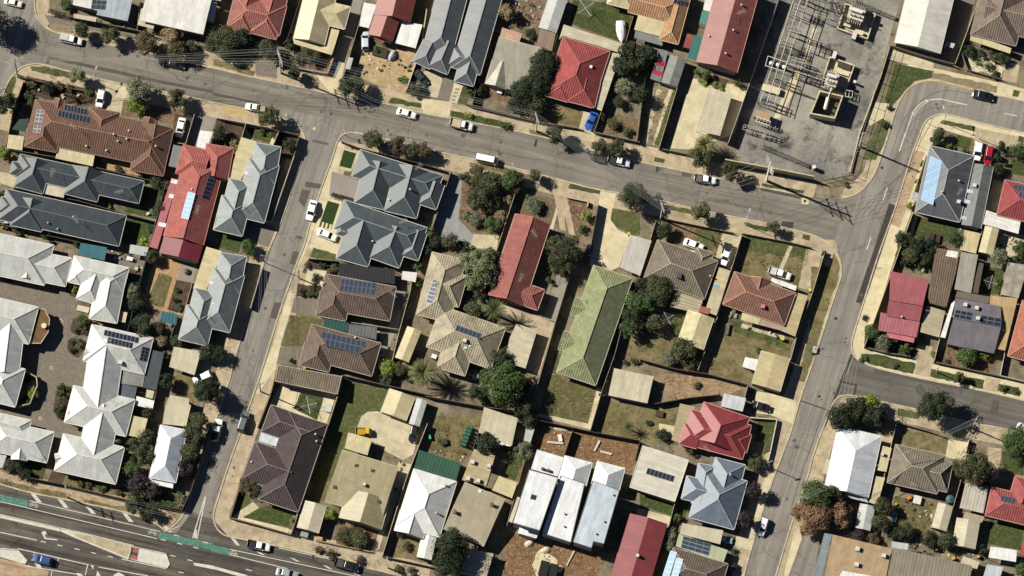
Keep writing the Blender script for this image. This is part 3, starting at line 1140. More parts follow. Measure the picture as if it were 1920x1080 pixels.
def tank(x, y, r, h, c, label, name='water_tank'):
 p = P(x, y, h)
 rm = ln(r)
 root = thing(name, label, 'tank', (p.x, p.y, 0))
 m = MB()
 m.bar((p.x, p.y, 0), (p.x, p.y, h), rm, 20)
 for i in range(4):
  m.bar((p.x, p.y, h * (.15 + .22 * i)), (p.x, p.y, h * (.15 + .22 * i) + .06), rm + .03, 20)
 m.build('body', plain(c, .7, .15), root)
 l = MB()
 l.bar((p.x, p.y, h + .002), (p.x, p.y, h + .25), rm * .98, 20, r2=rm * .3)
 l.bar((p.x, p.y, h + .252), (p.x, p.y, h + .33), rm * .22, 12)
 l.build('lid', plain(c, .6, .1), root)
 return root
def boxthing(name, label, cat, x, y, w, d, h, c, rz=-.25, top=1.0, lid=None, z=None):
 "a small boxy yard object: case on feet with a lid or rim"
 p = P(x, y, h)
 zz = ground_z(p) if z is None else z
 root = thing(name, label, cat, (p.x, p.y, zz))
 m = MB()
 m.box((p.x, p.y, zz + .06), (w, d, h - .06), rz, 0, top)
 for a in (-1, 1):
  for b in (-1, 1):
   m.box((p.x + (a * (w / 2 - .08)) * math.cos(rz) - b * (d / 2 - .08) * math.sin(rz), p.y + (a * (w / 2 - .08)) * math.sin(rz) + b * (d / 2 - .08) * math.cos(rz), zz), (.1, .1, .058), rz)
 m.build('body', plain(c, .7, .25), root)
 l = MB()
 l.box((p.x, p.y, zz + h + .002), (w * top + .08, d * top + .08, .06), rz)
 l.build('lid', plain(lid or c, .6, .2), root)
 return root
def table(label, x, y, w, d, c, h=.74, rz=-.25, name='outdoor_table'):
 p = P(x, y, h)
 z = ground_z(p)
 root = thing(name, label, 'table', (p.x, p.y, z))
 m = MB()
 m.box((p.x, p.y, z + h - .05), (w, d, .05), rz)
 m.build('tabletop', plain(c, .6, .2), root)
 for a in (-1, 1):
  for b in (-1, 1):
   l = MB()
   x2, y2 = a * (w / 2 - .1), b * (d / 2 - .1)
   l.box((p.x + x2 * math.cos(rz) - y2 * math.sin(rz), p.y + x2 * math.sin(rz) + y2 * math.cos(rz), z), (.07, .07, h - .052), rz)
   l.build('leg', plain('6d675c', .7, .2), root)
 return root
def house(label, x, y, mat, wings, wall='b9a88c', name='house', cat='house', **kw):
 B(name, label, cat, x, y, wall)
 roof(mat, wings, **kw)
def shed(label, mat, x0, y0, x1, y1, w, h=2.2, ends='gg', wall='b9b3a3', pitch=.22, name='shed', cat='shed', gut=None, **kw):
 B(name, label, cat, (x0 + x1) / 2, (y0 + y1) / 2, wall)
 roof(mat, [(x0, y0, x1, y1, w, ends)], eave=h, pitch=pitch, over=.12, gut=gut, drop=.08, **kw)
 done()
def carport(label, mat, z, pts, name='carport', cat='carport', walls=False, wall='b9b3a3', **kw):
 cx, cy = sum(p[0] for p in pts) / len(pts), sum(p[1] for p in pts) / len(pts)
 B(name, label, cat, cx, cy, wall)
 flat('roof', mat, z, pts, walls=walls, **kw)
 done()
# ------------------------------------------------------------------ shared surface kinds
DIRT = soil('6a6152', '978a74', '5a5a3c', .2, 6, fk=.42)
DRY = soil('857b62', '988b70', '66684a', .35)
BED = soil('4f4136', '66564a', '3b3a2c', .6)
REDSOIL = soil('846c54', '6f5c4a', 'a8937a', .4)
WEEDS = soil('67603f', '8f8160', '4b5331', .3, 6, fk=.45)
LAWN = soil('4b5532', '616440', '7d7650', .4)
LUSH = soil('3f4b2a', '525c36', '77704c', .5, t=.55)
TURF = soil('2f4123', '354829', '2c3c22', 1.0, fk=.2)
BROWNLAWN = soil('6f6747', '595c3a', '8f8360', .35, fk=.42)
CONC = paved('cfc3a4', 3.0, 3.0, .28, .09, .72, '8f8168', .55)
PALE = paved('dbceac', 2.6, 2.6, .28, .08, .75, 'a39272', .5)
GREYC = paved('9a948a', 2.4, 2.4, .28, .07, .75, '77716a', .3)
PATH = paved('bfae92', 1.5, 1.5, .28, .13, .7, '83765f', .65)
PINK = paved('b8a184', .9, .9, .28, .15, .7, '8f7762', .4)
BRICK = paved('bb9a70', .5, .5, .28, .14, .75, '8a6f50', .5)
PAVER = paved('857c70', .45, .45, .28, .14, .7, '68605a', .35)
ROAD = asphalt('8b857b', '7d776e', R(14), .22)
ROADB = asphalt('948f86', '858079', R(-73), .24)
ROADD = asphalt('66625c', '706c66', R(14), .3)
PATCH = soil('5a5651', '625e58', '', .3, 9, fk=.18)
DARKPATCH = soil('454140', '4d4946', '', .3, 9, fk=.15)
WHITEPAINT = soil('e6e2d8', 'cfcac0', '', .8, 6, .4, .7, .12)
SITE = soil('8c6d50', '6b543f', 'b59870', .55, 6, fk=.45)
TAN = soil('c0a882', 'a98f6b', 'd2bf9d', .3, 5, fk=.2)
SAND = soil('a68d70', '8b755a', 'c2ab8c', .4, 6, fk=.4)
# ================================================================== GROUND
at(0, 0, 1)
gm = MB()
gm.face([(-2600, -2600, 0), (2600, -2600, 0), (2600, 2600, 0), (-2600, 2600, 0)])
go = gm.build('ground', DIRT)
go['kind'] = 'structure'
# footpaths run beside every road: broad bands first, the roads cover their inner halves
MAIN_N = [(64, -20), (65, 25), (75, 42), (92, 56), (115, 65), (240, 92), (389, 125), (469, 144), (567, 164), (639, 181), (725, 194), (800, 215), (844, 222), (992, 250), (1111, 282), (1200, 304), (1297, 324), (1428, 351), (1508, 367), (1525, 371)]
MAIN_S1 = [(-10, 240), (0, 200), (7, 172), (17, 150), (29, 136), (39, 126), (53, 121), (72, 119), (92, 124), (133, 135), (194, 150), (239, 160), (294, 169), (400, 192), (461, 205), (500, 214), (548, 228), (564, 240), (573, 262), (572, 280), (564, 305), (551, 339), (540, 378), (522, 428), (503, 469), (490, 508), (453, 630), (442, 664), (428, 722), (400, 800), (380, 862), (358, 927), (350, 952), (336, 977), (311, 997)]
MAIN_S2 = [(428, 1006), (417, 1002), (406, 991), (400, 974), (401, 958), (411, 927), (428, 872), (450, 813), (469, 756), (489, 700), (511, 628), (528, 572), (544, 530), (556, 494), (572, 456), (581, 417), (594, 375), (611, 328), (622, 300), (633, 262), (645, 250), (665, 248), (700, 256), (760, 268), (800, 279), (853, 292), (967, 315), (1044, 336), (1125, 357), (1158, 361), (1250, 378), (1300, 392), (1367, 405), (1439, 419), (1492, 432), (1519, 439), (1544, 449), (1564, 465), (1574, 483), (1578, 505), (1577, 520), (1569, 542), (1542, 625), (1519, 694), (1500, 747), (1486, 800), (1478, 824), (1458, 874), (1442, 919), (1417, 999), (1390, 1095)]
SUBST = [(1583, 369), (1578, 367), (1589, 371), (1612, 361), (1637, 333), (1650, 300), (1659, 272), (1667, 250), (1675, 217), (1687, 189), (1700, 167), (1723, 154), (1748, 150), (1778, 156), (1823, 168), (1870, 179), (1940, 194)]
EAST = [(1940, 254), (1909, 247), (1831, 229), (1778, 214), (1759, 214), (1742, 221), (1731, 233), (1723, 256), (1712, 281), (1698, 328), (1680, 386), (1659, 444), (1642, 492), (1620, 563), (1598, 633), (1596, 650), (1601, 667), (1612, 678), (1639, 689), (1687, 701), (1742, 713), (1845, 733), (1940, 756)]
SIDE_S = [(1940, 816), (1920, 811), (1856, 799), (1826, 794), (1726, 769), (1681, 760), (1609, 743), (1584, 740), (1567, 747), (1556, 767), (1548, 790), (1528, 841), (1511, 905), (1492, 958), (1475, 1011), (1450, 1095)]
HWY = [(-20, 902), (0, 908), (56, 924), (131, 938), (239, 961), (292, 980), (311, 997)]
HWY2 = [(428, 1006), (522, 1024), (594, 1040), (678, 1063), (728, 1074), (800, 1094)]
for ln_, w_, m_ in ((MAIN_N, 56, PATH), (MAIN_S1[:31], 56, PATH), (MAIN_S2[:52], 60, PATH), (EAST, 62, PALE), (SIDE_S, 60, PATH), (SUBST[1:], 44, PATH), (HWY, 60, PINK), (HWY2, 70, PATH)):
 strip('footpath', m_, ln_, w_)
at(0, 0)
G('garden_bed', BED, [(180, 510), (400, 565), (640, 600), (645, 705), (440, 700), (240, 650), (200, 700), (115, 690)], ragged=.15)
G('driveway', CONC, [(640, 540), (885, 590), (830, 690), (815, 775), (650, 730)])
G('lawn', LAWN, [(105, 510), (110, 545), (80, 650), (20, 625), (55, 555)], ragged=.15)
G('lawn', LAWN, [(205, 447), (300, 447), (500, 497), (490, 532), (215, 477)], ragged=.25)
G('lawn', DRY, [(330, 150), (480, 170), (500, 225), (400, 215), (320, 180)], ragged=.2)
G('garden_bed', REDSOIL, [(840, 690), (1250, 740), (1190, 850), (1060, 810), (820, 780)], ragged=.2)
G('driveway', BED, [(1180, 770), (1310, 790), (1250, 985), (1150, 965)])
G('driveway', GREYC, [(1310, 775), (1460, 800), (1400, 1000), (1255, 980)])
G('driveway', PAVER, [(300, 100), (500, 125), (930, 205), (1060, 250), (1050, 290), (500, 180), (330, 150)])
at(0, 250)
G('paving', BRICK, [(640, 130), (900, 180), (960, 270), (930, 285), (720, 240)])
G('lawn', LUSH, [(970, 350), (1110, 385), (1090, 590), (840, 530), (845, 490), (940, 500)], ragged=.1)
G('lawn', LUSH, [(850, 570), (1050, 600), (990, 760), (810, 740)], ragged=.1)
G('driveway', CONC, [(-10, 260), (60, 270), (120, 300), (95, 370), (-10, 330)])
G('driveway', CONC, [(-10, 520), (90, 545), (70, 620), (-10, 605)])
G('paving', PAVER, [(720, 760), (985, 830), (960, 930), (790, 900), (700, 850)])
G('garden_bed', BED, [(860, 910), (960, 930), (900, 1080), (830, 1080)])
G('driveway', PAVER, [(-20, 940), (440, 1015), (530, 1120), (500, 1180), (610, 1290), (600, 1600), (420, 1950), (560, 2050), (300, 2060), (-20, 1960)])
at(0, 500)
G('paving', BRICK, [(1060, -75), (1230, -30), (1200, 85), (1240, 330), (960, 270), (1010, 40)])
G('lawn', BROWNLAWN, [(1075, 40), (1165, 70), (1105, 275), (985, 250)])
G('garden_bed', BED, [(1190, 90), (1300, 110), (1235, 320), (1130, 290)])
G('garden_bed', GREYC, [(1235, -30), (1335, -10), (1300, 110), (1195, 85)])
G('garden_bed', BED, [(500, 335), (610, 370), (590, 470), (475, 455), (480, 390)], soft=2)
G('garden_bed', BED, [(465, 475), (580, 480), (545, 630), (470, 590), (450, 540)], soft=2)
G('garden_bed', BED, [(380, 800), (490, 810), (440, 1050), (360, 1010)], soft=2)
G('garden_bed', BED, [(425, 130), (530, 120), (520, 210), (470, 200)], soft=1)
G('paving', PAVER, [(470, 455), (590, 470), (580, 490), (465, 478)])
G('paving', GREYC, [(1330, 600), (1440, 620), (1420, 740), (1300, 730)])
G('lawn', WEEDS, [(1190, 730), (1330, 740), (1300, 960), (1170, 860)], ragged=.2)
at(0, 780)
G('garden_bed', BED, [(0, 260), (320, 320), (290, 430), (0, 360)])
G('lawn', WEEDS, [(440, 400), (850, 480), (840, 550), (430, 470)], ragged=.1)
G('garden_bed', BED, [(350, 370), (440, 390), (425, 465), (320, 440)])
G('lawn', LUSH, [(150, 330), (300, 350), (280, 420), (180, 405)], ragged=.1)
G('lawn', BROWNLAWN, [(1020, 500), (1190, 510), (1180, 590), (1010, 560)])
G('lawn', WEEDS, [(0, 415), (220, 480), (480, 530), (470, 560), (130, 510), (0, 450)], ragged=.3)
G('lawn', WEEDS, [(570, 560), (880, 620), (870, 650), (560, 585)], ragged=.3)
at(400, 0)
G('driveway', GREYC, [(930, 0), (1010, 0), (880, 460), (820, 520), (780, 500)])
G('driveway', PALE, [(870, 420), (890, 430), (850, 580), (800, 640), (690, 505), (820, 530)])
G('driveway', TAN, [(1010, 330), (1400, 340), (1290, 640), (1000, 530), (970, 480)])
G('lawn', LUSH, [(1200, 660), (1410, 700), (1400, 730), (1180, 690)], ragged=.2)
G('garden_bed', REDSOIL, [(480, 380), (790, 380), (770, 500), (530, 460)], ragged=.2)
G('driveway', PAVER, [(280, 395), (430, 430), (430, 530), (290, 510)])
G('lawn', WEEDS, [(0, 400), (90, 420), (290, 480), (270, 515), (0, 440)], ragged=.3)
G('paving', paved('c6ac78', .5, .5, .28, .14, .75, '9f8a66', .5), [(70, 720), (235, 745), (220, 790), (55, 760)])
G('garden_bed', BED, [(20, 800), (220, 840), (150, 1060), (0, 1040)])
G('driveway', CONC, [(225, 840), (300, 860), (200, 1080), (130, 1080)])
G('lawn', LUSH, [(220, 860), (440, 880), (380, 970), (260, 930)], ragged=.05)
G('paving', PALE, [(415, 880), (445, 885), (410, 985), (380, 970)])
G('garden_bed', BED, [(450, 890), (580, 910), (530, 1080), (400, 1040)])
at(400, 250)
G('driveway', PAVER, [(230, 565), (420, 640), (375, 770), (190, 710)])
G('lawn', LUSH, [(60, 680), (200, 720), (170, 810), (40, 770)])
G('footpath', PALE, [(850, 40), (890, 60), (800, 420), (690, 600), (620, 800), (560, 920), (520, 1010), (640, 600)])
G('paving', CONC, [(870, 100), (990, 120), (930, 260), (840, 240)])
G('garden_turf', TURF, [(882, 112), (965, 135), (930, 240), (850, 220)])
G('driveway', GREYC, [(800, 255), (990, 315), (955, 460), (780, 420)])
G('garden_bed', BED, [(805, 400), (950, 440), (945, 462), (790, 425)])
G('driveway', PALE, [(740, 430), (870, 460), (830, 650), (870, 700), (830, 840), (670, 790), (650, 770)])
G('garden_turf', TURF, [(772, 455), (852, 477), (795, 650), (712, 630)])
for i in range(3):
 G('stepping_stone', PALE, [(735 + 26 * i, 598 + 7 * i), (750 + 26 * i, 602 + 7 * i), (738 + 26 * i, 640 + 7 * i), (724 + 26 * i, 636 + 7 * i)])
G('lawn', LAWN, [(675, 770), (830, 815), (820, 855), (650, 835)], ragged=.1)
G('garden_bed', BED, [(640, 850), (850, 880), (800, 980), (600, 940)])
G('paving', PALE, [(635, 910), (765, 930), (730, 1050), (615, 1020)])
at(400, 500)
G('garden_bed', BED, [(570, 110), (725, 160), (720, 210), (560, 200)])
G('driveway', PAVER, [(550, 205), (710, 215), (690, 335), (525, 310)])
G('lawn', BROWNLAWN, [(515, 325), (745, 355), (600, 540), (555, 555), (455, 535)], ragged=.1)
G('driveway', PAVER, [(445, 545), (600, 535), (575, 665), (415, 655)])
G('footpath', PALE, [(510, 165), (555, 185), (460, 500), (420, 690), (290, 870), (340, 690), (420, 480)])
G('paving', GREYC, [(1225, 150), (1300, 160), (1250, 400), (1110, 700), (1080, 740), (1195, 380)])
G('paving', PALE, [(455, 795), (830, 860), (760, 1070), (700, 1040), (380, 930)])
G('lawn', LUSH, [(590, 850), (745, 880), (700, 1040), (545, 960)], ragged=.1)
G('lawn', LAWN, [(880, 760), (1180, 830), (1130, 990), (1000, 1000), (960, 1300), (700, 1500), (650, 1450)], ragged=.3)
G('paving', CONC, [(1010, 980), (1140, 975), (1300, 1040), (1400, 1080), (1330, 1330), (1130, 1230), (1060, 1170), (960, 1110)], soft=1)
at(400, 780)
G('lawn', LAWN, [(170, 500), (260, 540), (240, 600), (140, 670)], ragged=.1)
G('lawn', LUSH, [(300, 620), (420, 610), (540, 660), (510, 750), (190, 690)], ragged=.1)
G('path', CONC, [(270, 580), (310, 620), (190, 690), (140, 665)])
G('footpath', PALE, [(140, 670), (510, 760), (500, 790), (120, 700)])
G('lawn', BROWNLAWN, [(720, 420), (770, 470), (750, 570), (620, 560)], ragged=.3)
G('garden_bed', REDSOIL, [(840, 740), (1120, 780), (1090, 930), (830, 860)], ragged=.2)
G('lawn', WEEDS, [(1230, 820), (1440, 850), (1400, 970), (1180, 950)], ragged=.2)
G('paving', CONC, [(1250, 310), (1350, 330), (1160, 760), (1120, 900), (1060, 920), (1130, 760)])
at(800, 0)
G('lawn', REDSOIL, [(560, 0), (780, 0), (740, 200), (500, 190)], ragged=.2)
G('driveway', CONC, [(-20, 480), (120, 480), (75, 660), (-60, 640)])
G('driveway', PAVER, [(130, 480), (195, 500), (145, 680), (75, 660)])
G('lawn', LUSH, [(230, 580), (320, 600), (265, 710), (200, 690)], ragged=.05)
G('paving', PALE, [(185, 560), (245, 580), (205, 700), (150, 690)])
for i in range(4):
 G('paving', GREYC, [(195 - 9 * i, 592 + 24 * i), (222 - 9 * i, 598 + 24 * i), (216 - 9 * i, 612 + 24 * i), (190 - 9 * i, 606 + 24 * i)])
G('garden_bed', BED, [(440, 210), (500, 220), (400, 560), (330, 560)])
G('garden_bed', REDSOIL, [(420, 590), (560, 640), (720, 800), (560, 750), (400, 640)], ragged=.3)
G('lawn', LUSH, [(990, 0), (1400, 30), (1390, 180), (1330, 290), (970, 160)], ragged=.1)
G('lawn', WEEDS, [(870, 690), (1070, 740), (1040, 860), (780, 800)], ragged=.2)
G('driveway', CONC, [(1060, 750), (1160, 770), (1130, 960), (1020, 940), (1030, 860)])
G('garden_bed', REDSOIL, [(1220, 780), (1440, 800), (1440, 960), (1190, 880)], ragged=.2)
G('lawn', DRY, [(1380, 500), (1440, 520), (1440, 700), (1300, 760)], ragged=.2)
G('lawn', LUSH, [(160, 745), (330, 780), (500, 815), (560, 850), (470, 865), (160, 785)], ragged=.2)
G('lawn', WEEDS, [(690, 870), (830, 900), (820, 945), (700, 915)], ragged=.2)
G('driveway', PALE, [(-40, 660), (170, 690), (150, 790), (-20, 790)])
G('lawn', DRY, [(1110, 960), (1330, 990), (1320, 1060), (1110, 1010)], ragged=.2)
at(1200, 0)
G('lawn', DRY, [(0, 520), (250, 590), (130, 990), (-20, 960)], ragged=.2)
for o_ in (0, 75):
 G('garden_bed', CONC, [(120 + o_, 600), (145 + o_, 610), (40 + o_, 980), (10 + o_, 980)], ragged=.3)
G('lawn', LAWN, [(225, 610), (248, 600), (130, 985), (95, 975)], ragged=.15)
G('driveway', PALE, [(360, 530), (640, 570), (720, 600), (640, 900), (360, 1010), (200, 1000), (310, 640)])
G('garden_bed', BED, [(380, 490), (600, 540), (570, 600), (440, 570)])
G('path', PATH, [(0, 975), (120, 1000), (330, 1040), (330, 1110), (0, 1110)])
GRAVEL = soil('a5a196', '646260', '454543', .06, 5, .52, fk=.5)
G('gravel_yard', GRAVEL, [(860, -60), (1780, -60), (1700, 200), (1620, 500), (1480, 1020), (1400, 1190), (1000, 1230), (960, 1190), (640, 1060), (690, 850)])
G('path', PALE, [(1165, 190), (1195, 195), (1120, 430), (1030, 640), (940, 800), (900, 800), (1000, 560), (1100, 420)])
G('concrete_pad', PALE, [(835, 570), (945, 595), (935, 640), (820, 605)])
at(1520, 0)
G('driveway', PAVER, [(1000, 0), (1110, 0), (980, 430), (870, 390)])
G('footpath', PALE, [(690, 430), (830, 460), (1270, 555), (1440, 600), (1440, 680), (1260, 640), (820, 500), (640, 440)])
G('footpath', CONC, [(530, 310), (700, 340), (830, 380), (830, 470), (690, 440), (520, 400)])
G('lawn', LUSH, [(570, 430), (830, 480), (830, 520), (700, 550), (600, 660), (540, 730), (500, 680)], ragged=.1)
G('lawn', DRY, [(820, 485), (1260, 580), (1255, 630), (930, 555), (820, 530)], ragged=.2)
G('lawn', LAWN, [(470, 790), (540, 830), (500, 960), (440, 1080), (350, 1080)], ragged=.2)
G('path', PALE, [(440, 690), (530, 700), (520, 760), (500, 790), (400, 850), (380, 790)])
G('lawn', LUSH, [(1370, 605), (1415, 615), (1400, 655), (1360, 650)])
G('lawn', LUSH, [(890, 810), (1115, 855), (1110, 890), (870, 830)], ragged=.15)
G('driveway', PATH, [(1110, 860), (1440, 930), (1440, 1010), (1250, 985), (1230, 1080), (1100, 1060)])
G('lawn', LUSH, [(990, 910), (1090, 935), (1070, 1010), (970, 990)])
G('lawn', LUSH, [(1405, 915), (1440, 925), (1440, 965), (1400, 955)])
G('garden_bed', PALE, [(1070, 340), (1330, 420), (1290, 520), (1060, 470)], ragged=.3)
G('paving', PATH, [(1320, 420), (1410, 440), (1390, 560), (1290, 540)])
at(800, 250)
G('garden_bed', REDSOIL, [(240, 330), (310, 380), (520, 330), (560, 470), (500, 680), (330, 670), (230, 580)], ragged=.3)
G('driveway', soil('8e9092', '9fa09f', '', .5, 8, fk=.3), [(180, 260), (240, 330), (215, 580), (310, 680), (300, 780), (120, 700), (60, 690), (60, 480)])
G('driveway', CONC, [(315, 680), (490, 690), (470, 790), (290, 770)])
G('garden_bed', soil('6d614c', '7d7058', '50462f', .6), [(600, 400), (860, 440), (890, 540), (830, 640), (720, 570), (600, 540)])
G('driveway', PATH, [(855, 400), (940, 400), (1010, 690), (960, 680), (930, 540), (940, 660), (900, 650), (875, 500)])
G('garden_bed', REDSOIL, [(950, 440), (1110, 480), (1040, 720), (1000, 680)], ragged=.1)
G('path', CONC, [(875, 495), (830, 650), (850, 660), (885, 530)])
G('driveway', PALE, [(1175, 385), (1280, 400), (1245, 590), (1290, 650), (1375, 690), (1300, 900), (1240, 930), (1100, 900), (1130, 660)])
G('lawn', LAWN, [(1255, 505), (1440, 545), (1440, 690), (1370, 670), (1280, 630), (1240, 580)], ragged=.1)
G('lawn', LUSH, [(965, 340), (1175, 385), (1165, 412), (955, 370)], ragged=.15)
G('lawn', WEEDS, [(290, 195), (560, 240), (700, 280), (690, 300), (290, 225)], ragged=.2)
at(1200, 250)
G('garden_bed', REDSOIL, [(170, 590), (550, 660), (600, 700), (520, 860), (340, 790), (250, 720)], ragged=.2)
G('lawn', BROWNLAWN, [(380, 640), (550, 660), (520, 830), (360, 760)], ragged=.3)
G('driveway', CONC, [(560, 665), (690, 690), (600, 910), (500, 870)])
G('lawn', WEEDS, [(700, 690), (1170, 780), (1070, 1060), (640, 930)], ragged=.2)
G('lawn', LAWN, [(720, 700), (1140, 780), (1110, 850), (700, 790)], ragged=.4)
G('path', CONC, [(1005, 760), (1030, 765), (960, 930), (935, 920)])
G('driveway', PATH, [(1120, 780), (1230, 800), (1170, 1060), (1070, 1040)], ragged=.1)
G('lawn', LAWN, [(190, 485), (350, 520), (350, 545), (210, 520)], ragged=.2)
G('lawn', LUSH, [(700, 598), (855, 632), (860, 665), (710, 625)], ragged=.15)
G('lawn', LUSH, [(825, 335), (930, 355), (1110, 385), (1100, 408), (900, 372), (820, 355)], ragged=.15)
G('lawn', LUSH, [(1100, 680), (1148, 690), (1145, 725), (1095, 712)])
G('lawn', WEEDS, [(1310, 800), (1345, 880), (1340, 980), (1260, 1200), (1180, 1500), (1110, 1680), (1060, 1680), (1110, 1480), (1240, 1000)], ragged=.25)
G('lawn', LUSH, [(100, 160), (170, 175), (160, 200), (95, 190)])
at(1520, 250)
G('lawn', LUSH, [(720, 565), (1000, 620), (985, 690), (860, 760), (690, 690)], ragged=.05)
G('driveway', PALE, [(705, 550), (725, 555), (690, 690), (660, 685)])
G('garden_bed', BED, [(800, 660), (920, 690), (890, 750), (790, 720)])
G('lawn', LAWN, [(600, 700), (860, 760), (830, 950), (560, 880)], ragged=.2)
G('paving', CONC, [(1225, 310), (1310, 330), (1255, 525), (1180, 515)])
G('driveway', CONC, [(1280, 620), (1440, 690), (1440, 900), (1240, 830)])
G('lawn', LUSH, [(1360, 170), (1440, 190), (1440, 290), (1340, 270)])
G('lawn', LUSH, [(1160, 890), (1310, 920), (1280, 1090), (1130, 1080)], ragged=.1)
G('footpath', PINK, [(690, 110), (770, 130), (600, 640), (520, 600), (640, 290)])
at(1520, 500)
G('lawn', LUSH, [(340, 590), (450, 590), (710, 655), (690, 725), (440, 670), (340, 630)], ragged=.2)
G('driveway', PATH, [(720, 530), (820, 540), (825, 640), (800, 745), (700, 725), (715, 640)])
G('lawn', LUSH, [(815, 690), (1175, 765), (1165, 825), (805, 740)], ragged=.2)
G('driveway', PATH, [(1185, 745), (1285, 765), (1255, 850), (1165, 830)])
G('lawn', LUSH, [(1270, 790), (1410, 815), (1390, 875), (1260, 840)], ragged=.25)
G('garden_bed', BED, [(370, 400), (470, 430), (720, 520), (700, 610), (360, 540)])
G('garden_bed', REDSOIL, [(900, 540), (1240, 590), (1210, 720), (840, 640)], ragged=.2)
G('lawn', LAWN, [(590, 955), (740, 985), (730, 1030), (585, 1005)], ragged=.2)
G('lawn', WEEDS, [(0, 0), (190, 0), (100, 330), (0, 640)], ragged=.2)
at(1520, 780)
G('lawn', WEEDS, [(625, 90), (930, 150), (910, 260), (600, 190)], ragged=.1)
G('driveway', PALE, [(930, 155), (1070, 180), (1040, 310), (910, 275)])
G('driveway', PATH, [(1200, 210), (1290, 220), (1270, 410), (1170, 480), (1180, 300)])
G('lawn', LUSH, [(1290, 240), (1440, 220), (1440, 400), (1310, 380)], ragged=.2)
G('lawn', BROWNLAWN, [(570, 540), (830, 580), (800, 790), (550, 740)], ragged=.2)
G('lawn', LUSH, [(1210, 700), (1440, 750), (1420, 910), (1190, 860)], ragged=.05)
G('driveway', PATH, [(485, 130), (560, 100), (545, 180), (480, 170)])
G('driveway', ROADB, [(-100, 800), (70, 790), (20, 1080), (-190, 1080)])
G('footpath', PALE, [(-110, 790), (-75, 745), (-60, 830), (-150, 1080), (-185, 1080)])
at(800, 500)
G('lawn', BROWNLAWN, [(820, 720), (1155, 815), (1095, 1060), (760, 1000)], ragged=.05)
G('path', CONC, [(1150, 815), (1190, 830), (1110, 1100), (740, 1010), (760, 990), (1090, 1060)])
G('driveway', PATH, [(500, 230), (860, 380), (840, 460), (760, 730), (660, 690), (740, 430), (480, 300)])
G('driveway', GREYC, [(880, 60), (970, 60), (870, 370), (790, 350)])
G('lawn', LAWN, [(860, 580), (900, 590), (880, 720), (840, 720)], ragged=.1)
G('lawn', WEEDS, [(1200, 900), (1440, 950), (1440, 1180), (1120, 1100)], ragged=.2)
G('lawn', WEEDS, [(1350, 470), (1560, 500), (1640, 700), (1300, 590)], ragged=.2)
at(800, 780)
G('lawn', WEEDS, [(60, 0), (370, 0), (310, 240), (220, 320), (0, 240)], ragged=.2)
G('lawn', LUSH, [(530, 230), (640, 230), (650, 320), (610, 440), (535, 410)], ragged=.1)
G('building_site', SITE, [(740, 50), (985, 90), (930, 270), (700, 240)], ragged=.1)
G('building_site', SITE, [(990, 90), (1430, 190), (1380, 390), (1120, 310), (930, 260)], ragged=.1)
G('building_site', SITE, [(540, 790), (960, 880), (1200, 950), (1150, 1100), (520, 1100)], ragged=.15)
G('building_site', PALE, [(760, 900), (860, 950), (900, 1040), (740, 1080), (710, 1000)], ragged=.4)
G('garden_bed', REDSOIL, [(630, 350), (690, 330), (600, 560), (550, 700), (530, 690)], ragged=.2)
at(1200, 500)
G('lawn', WEEDS, [(560, 300), (1040, 490), (960, 640), (800, 590), (750, 790), (440, 710)], ragged=.15)
G('lawn', LAWN, [(600, 310), (690, 330), (700, 400), (1030, 500), (1010, 570), (640, 440)], ragged=.3)
G('path', CONC, [(690, 380), (980, 460), (960, 490), (680, 410)])
G('lawn', WEEDS, [(0, 470), (290, 520), (400, 590), (380, 710), (0, 630)], ragged=.2)
G('lawn', LAWN, [(150, 260), (320, 310), (290, 480), (220, 470)], ragged=.2)
G('bare_soil', SAND, [(90, 740), (400, 720), (730, 820), (560, 870), (170, 900)], ragged=.4)
G('driveway', PALE, [(780, 840), (960, 870), (1060, 910), (1030, 1060), (880, 1000), (780, 990)])
G('driveway', PATH, [(1060, 770), (1110, 780), (1080, 890), (1030, 870)])
G('lawn', WEEDS, [(0, 930), (260, 920), (230, 1080), (130, 1200), (0, 1180)], ragged=.2)
at(1200, 780)
G('lawn', LUSH, [(800, 0), (920, 20), (880, 240), (830, 260), (850, 180), (780, 170)], ragged=.1)
G('footpath', PATH, [(960, 40), (1020, 55), (930, 330), (870, 320)])
G('footpath', PALE, [(850, 370), (915, 380), (770, 830), (700, 830), (820, 520)])
G('lawn', LUSH, [(0, 500), (235, 590), (210, 680), (60, 620), (0, 620)], ragged=.1)
G('paving', CONC, [(-20, 620), (215, 680), (190, 740), (-20, 680)])
G('driveway', CONC, [(650, 810), (770, 840), (740, 910), (640, 880)])
G('lawn', LUSH, [(260, 570), (340, 580), (290, 720), (230, 700)])
G('driveway', PALE, [(130, 50), (240, 70), (215, 160), (120, 150)])
# ---- roads
at(0, 0, 1)
G('road', ROADB, [(-60, -60), (64, -60)] + MAIN_N[:5] + [(120, 90), (100, 130)] + MAIN_S1[8:2:-1] + [(-20, 240)])
G('road', ROAD, [(64, 40)] + MAIN_N[2:] + [(1583, 372), (1589, 371), (1612, 361), (1660, 330), (1680, 386), (1659, 444), (1600, 450), (1544, 449)] + MAIN_S2[39:24:-1] + [(608, 262)] + MAIN_S1[17:4:-1] + [(30, 100)])
G('road', ROADB, MAIN_S1[15:35] + [(330, 1010), (420, 1015)] + MAIN_S2[1:27] + [(640, 225), (548, 210)])
G('road', ROADB, [(1560, 430), (1600, 400)] + SUBST[3:] + EAST[:18] + [(1570, 760)] + SIDE_S[9:] + MAIN_S2[::-1][:13])
G('road', ROADD, [(1590, 700)] + EAST[16:] + SIDE_S[:8] + [(1560, 740)])
HW = asphalt('55514b', '68635b', R(13), .6)
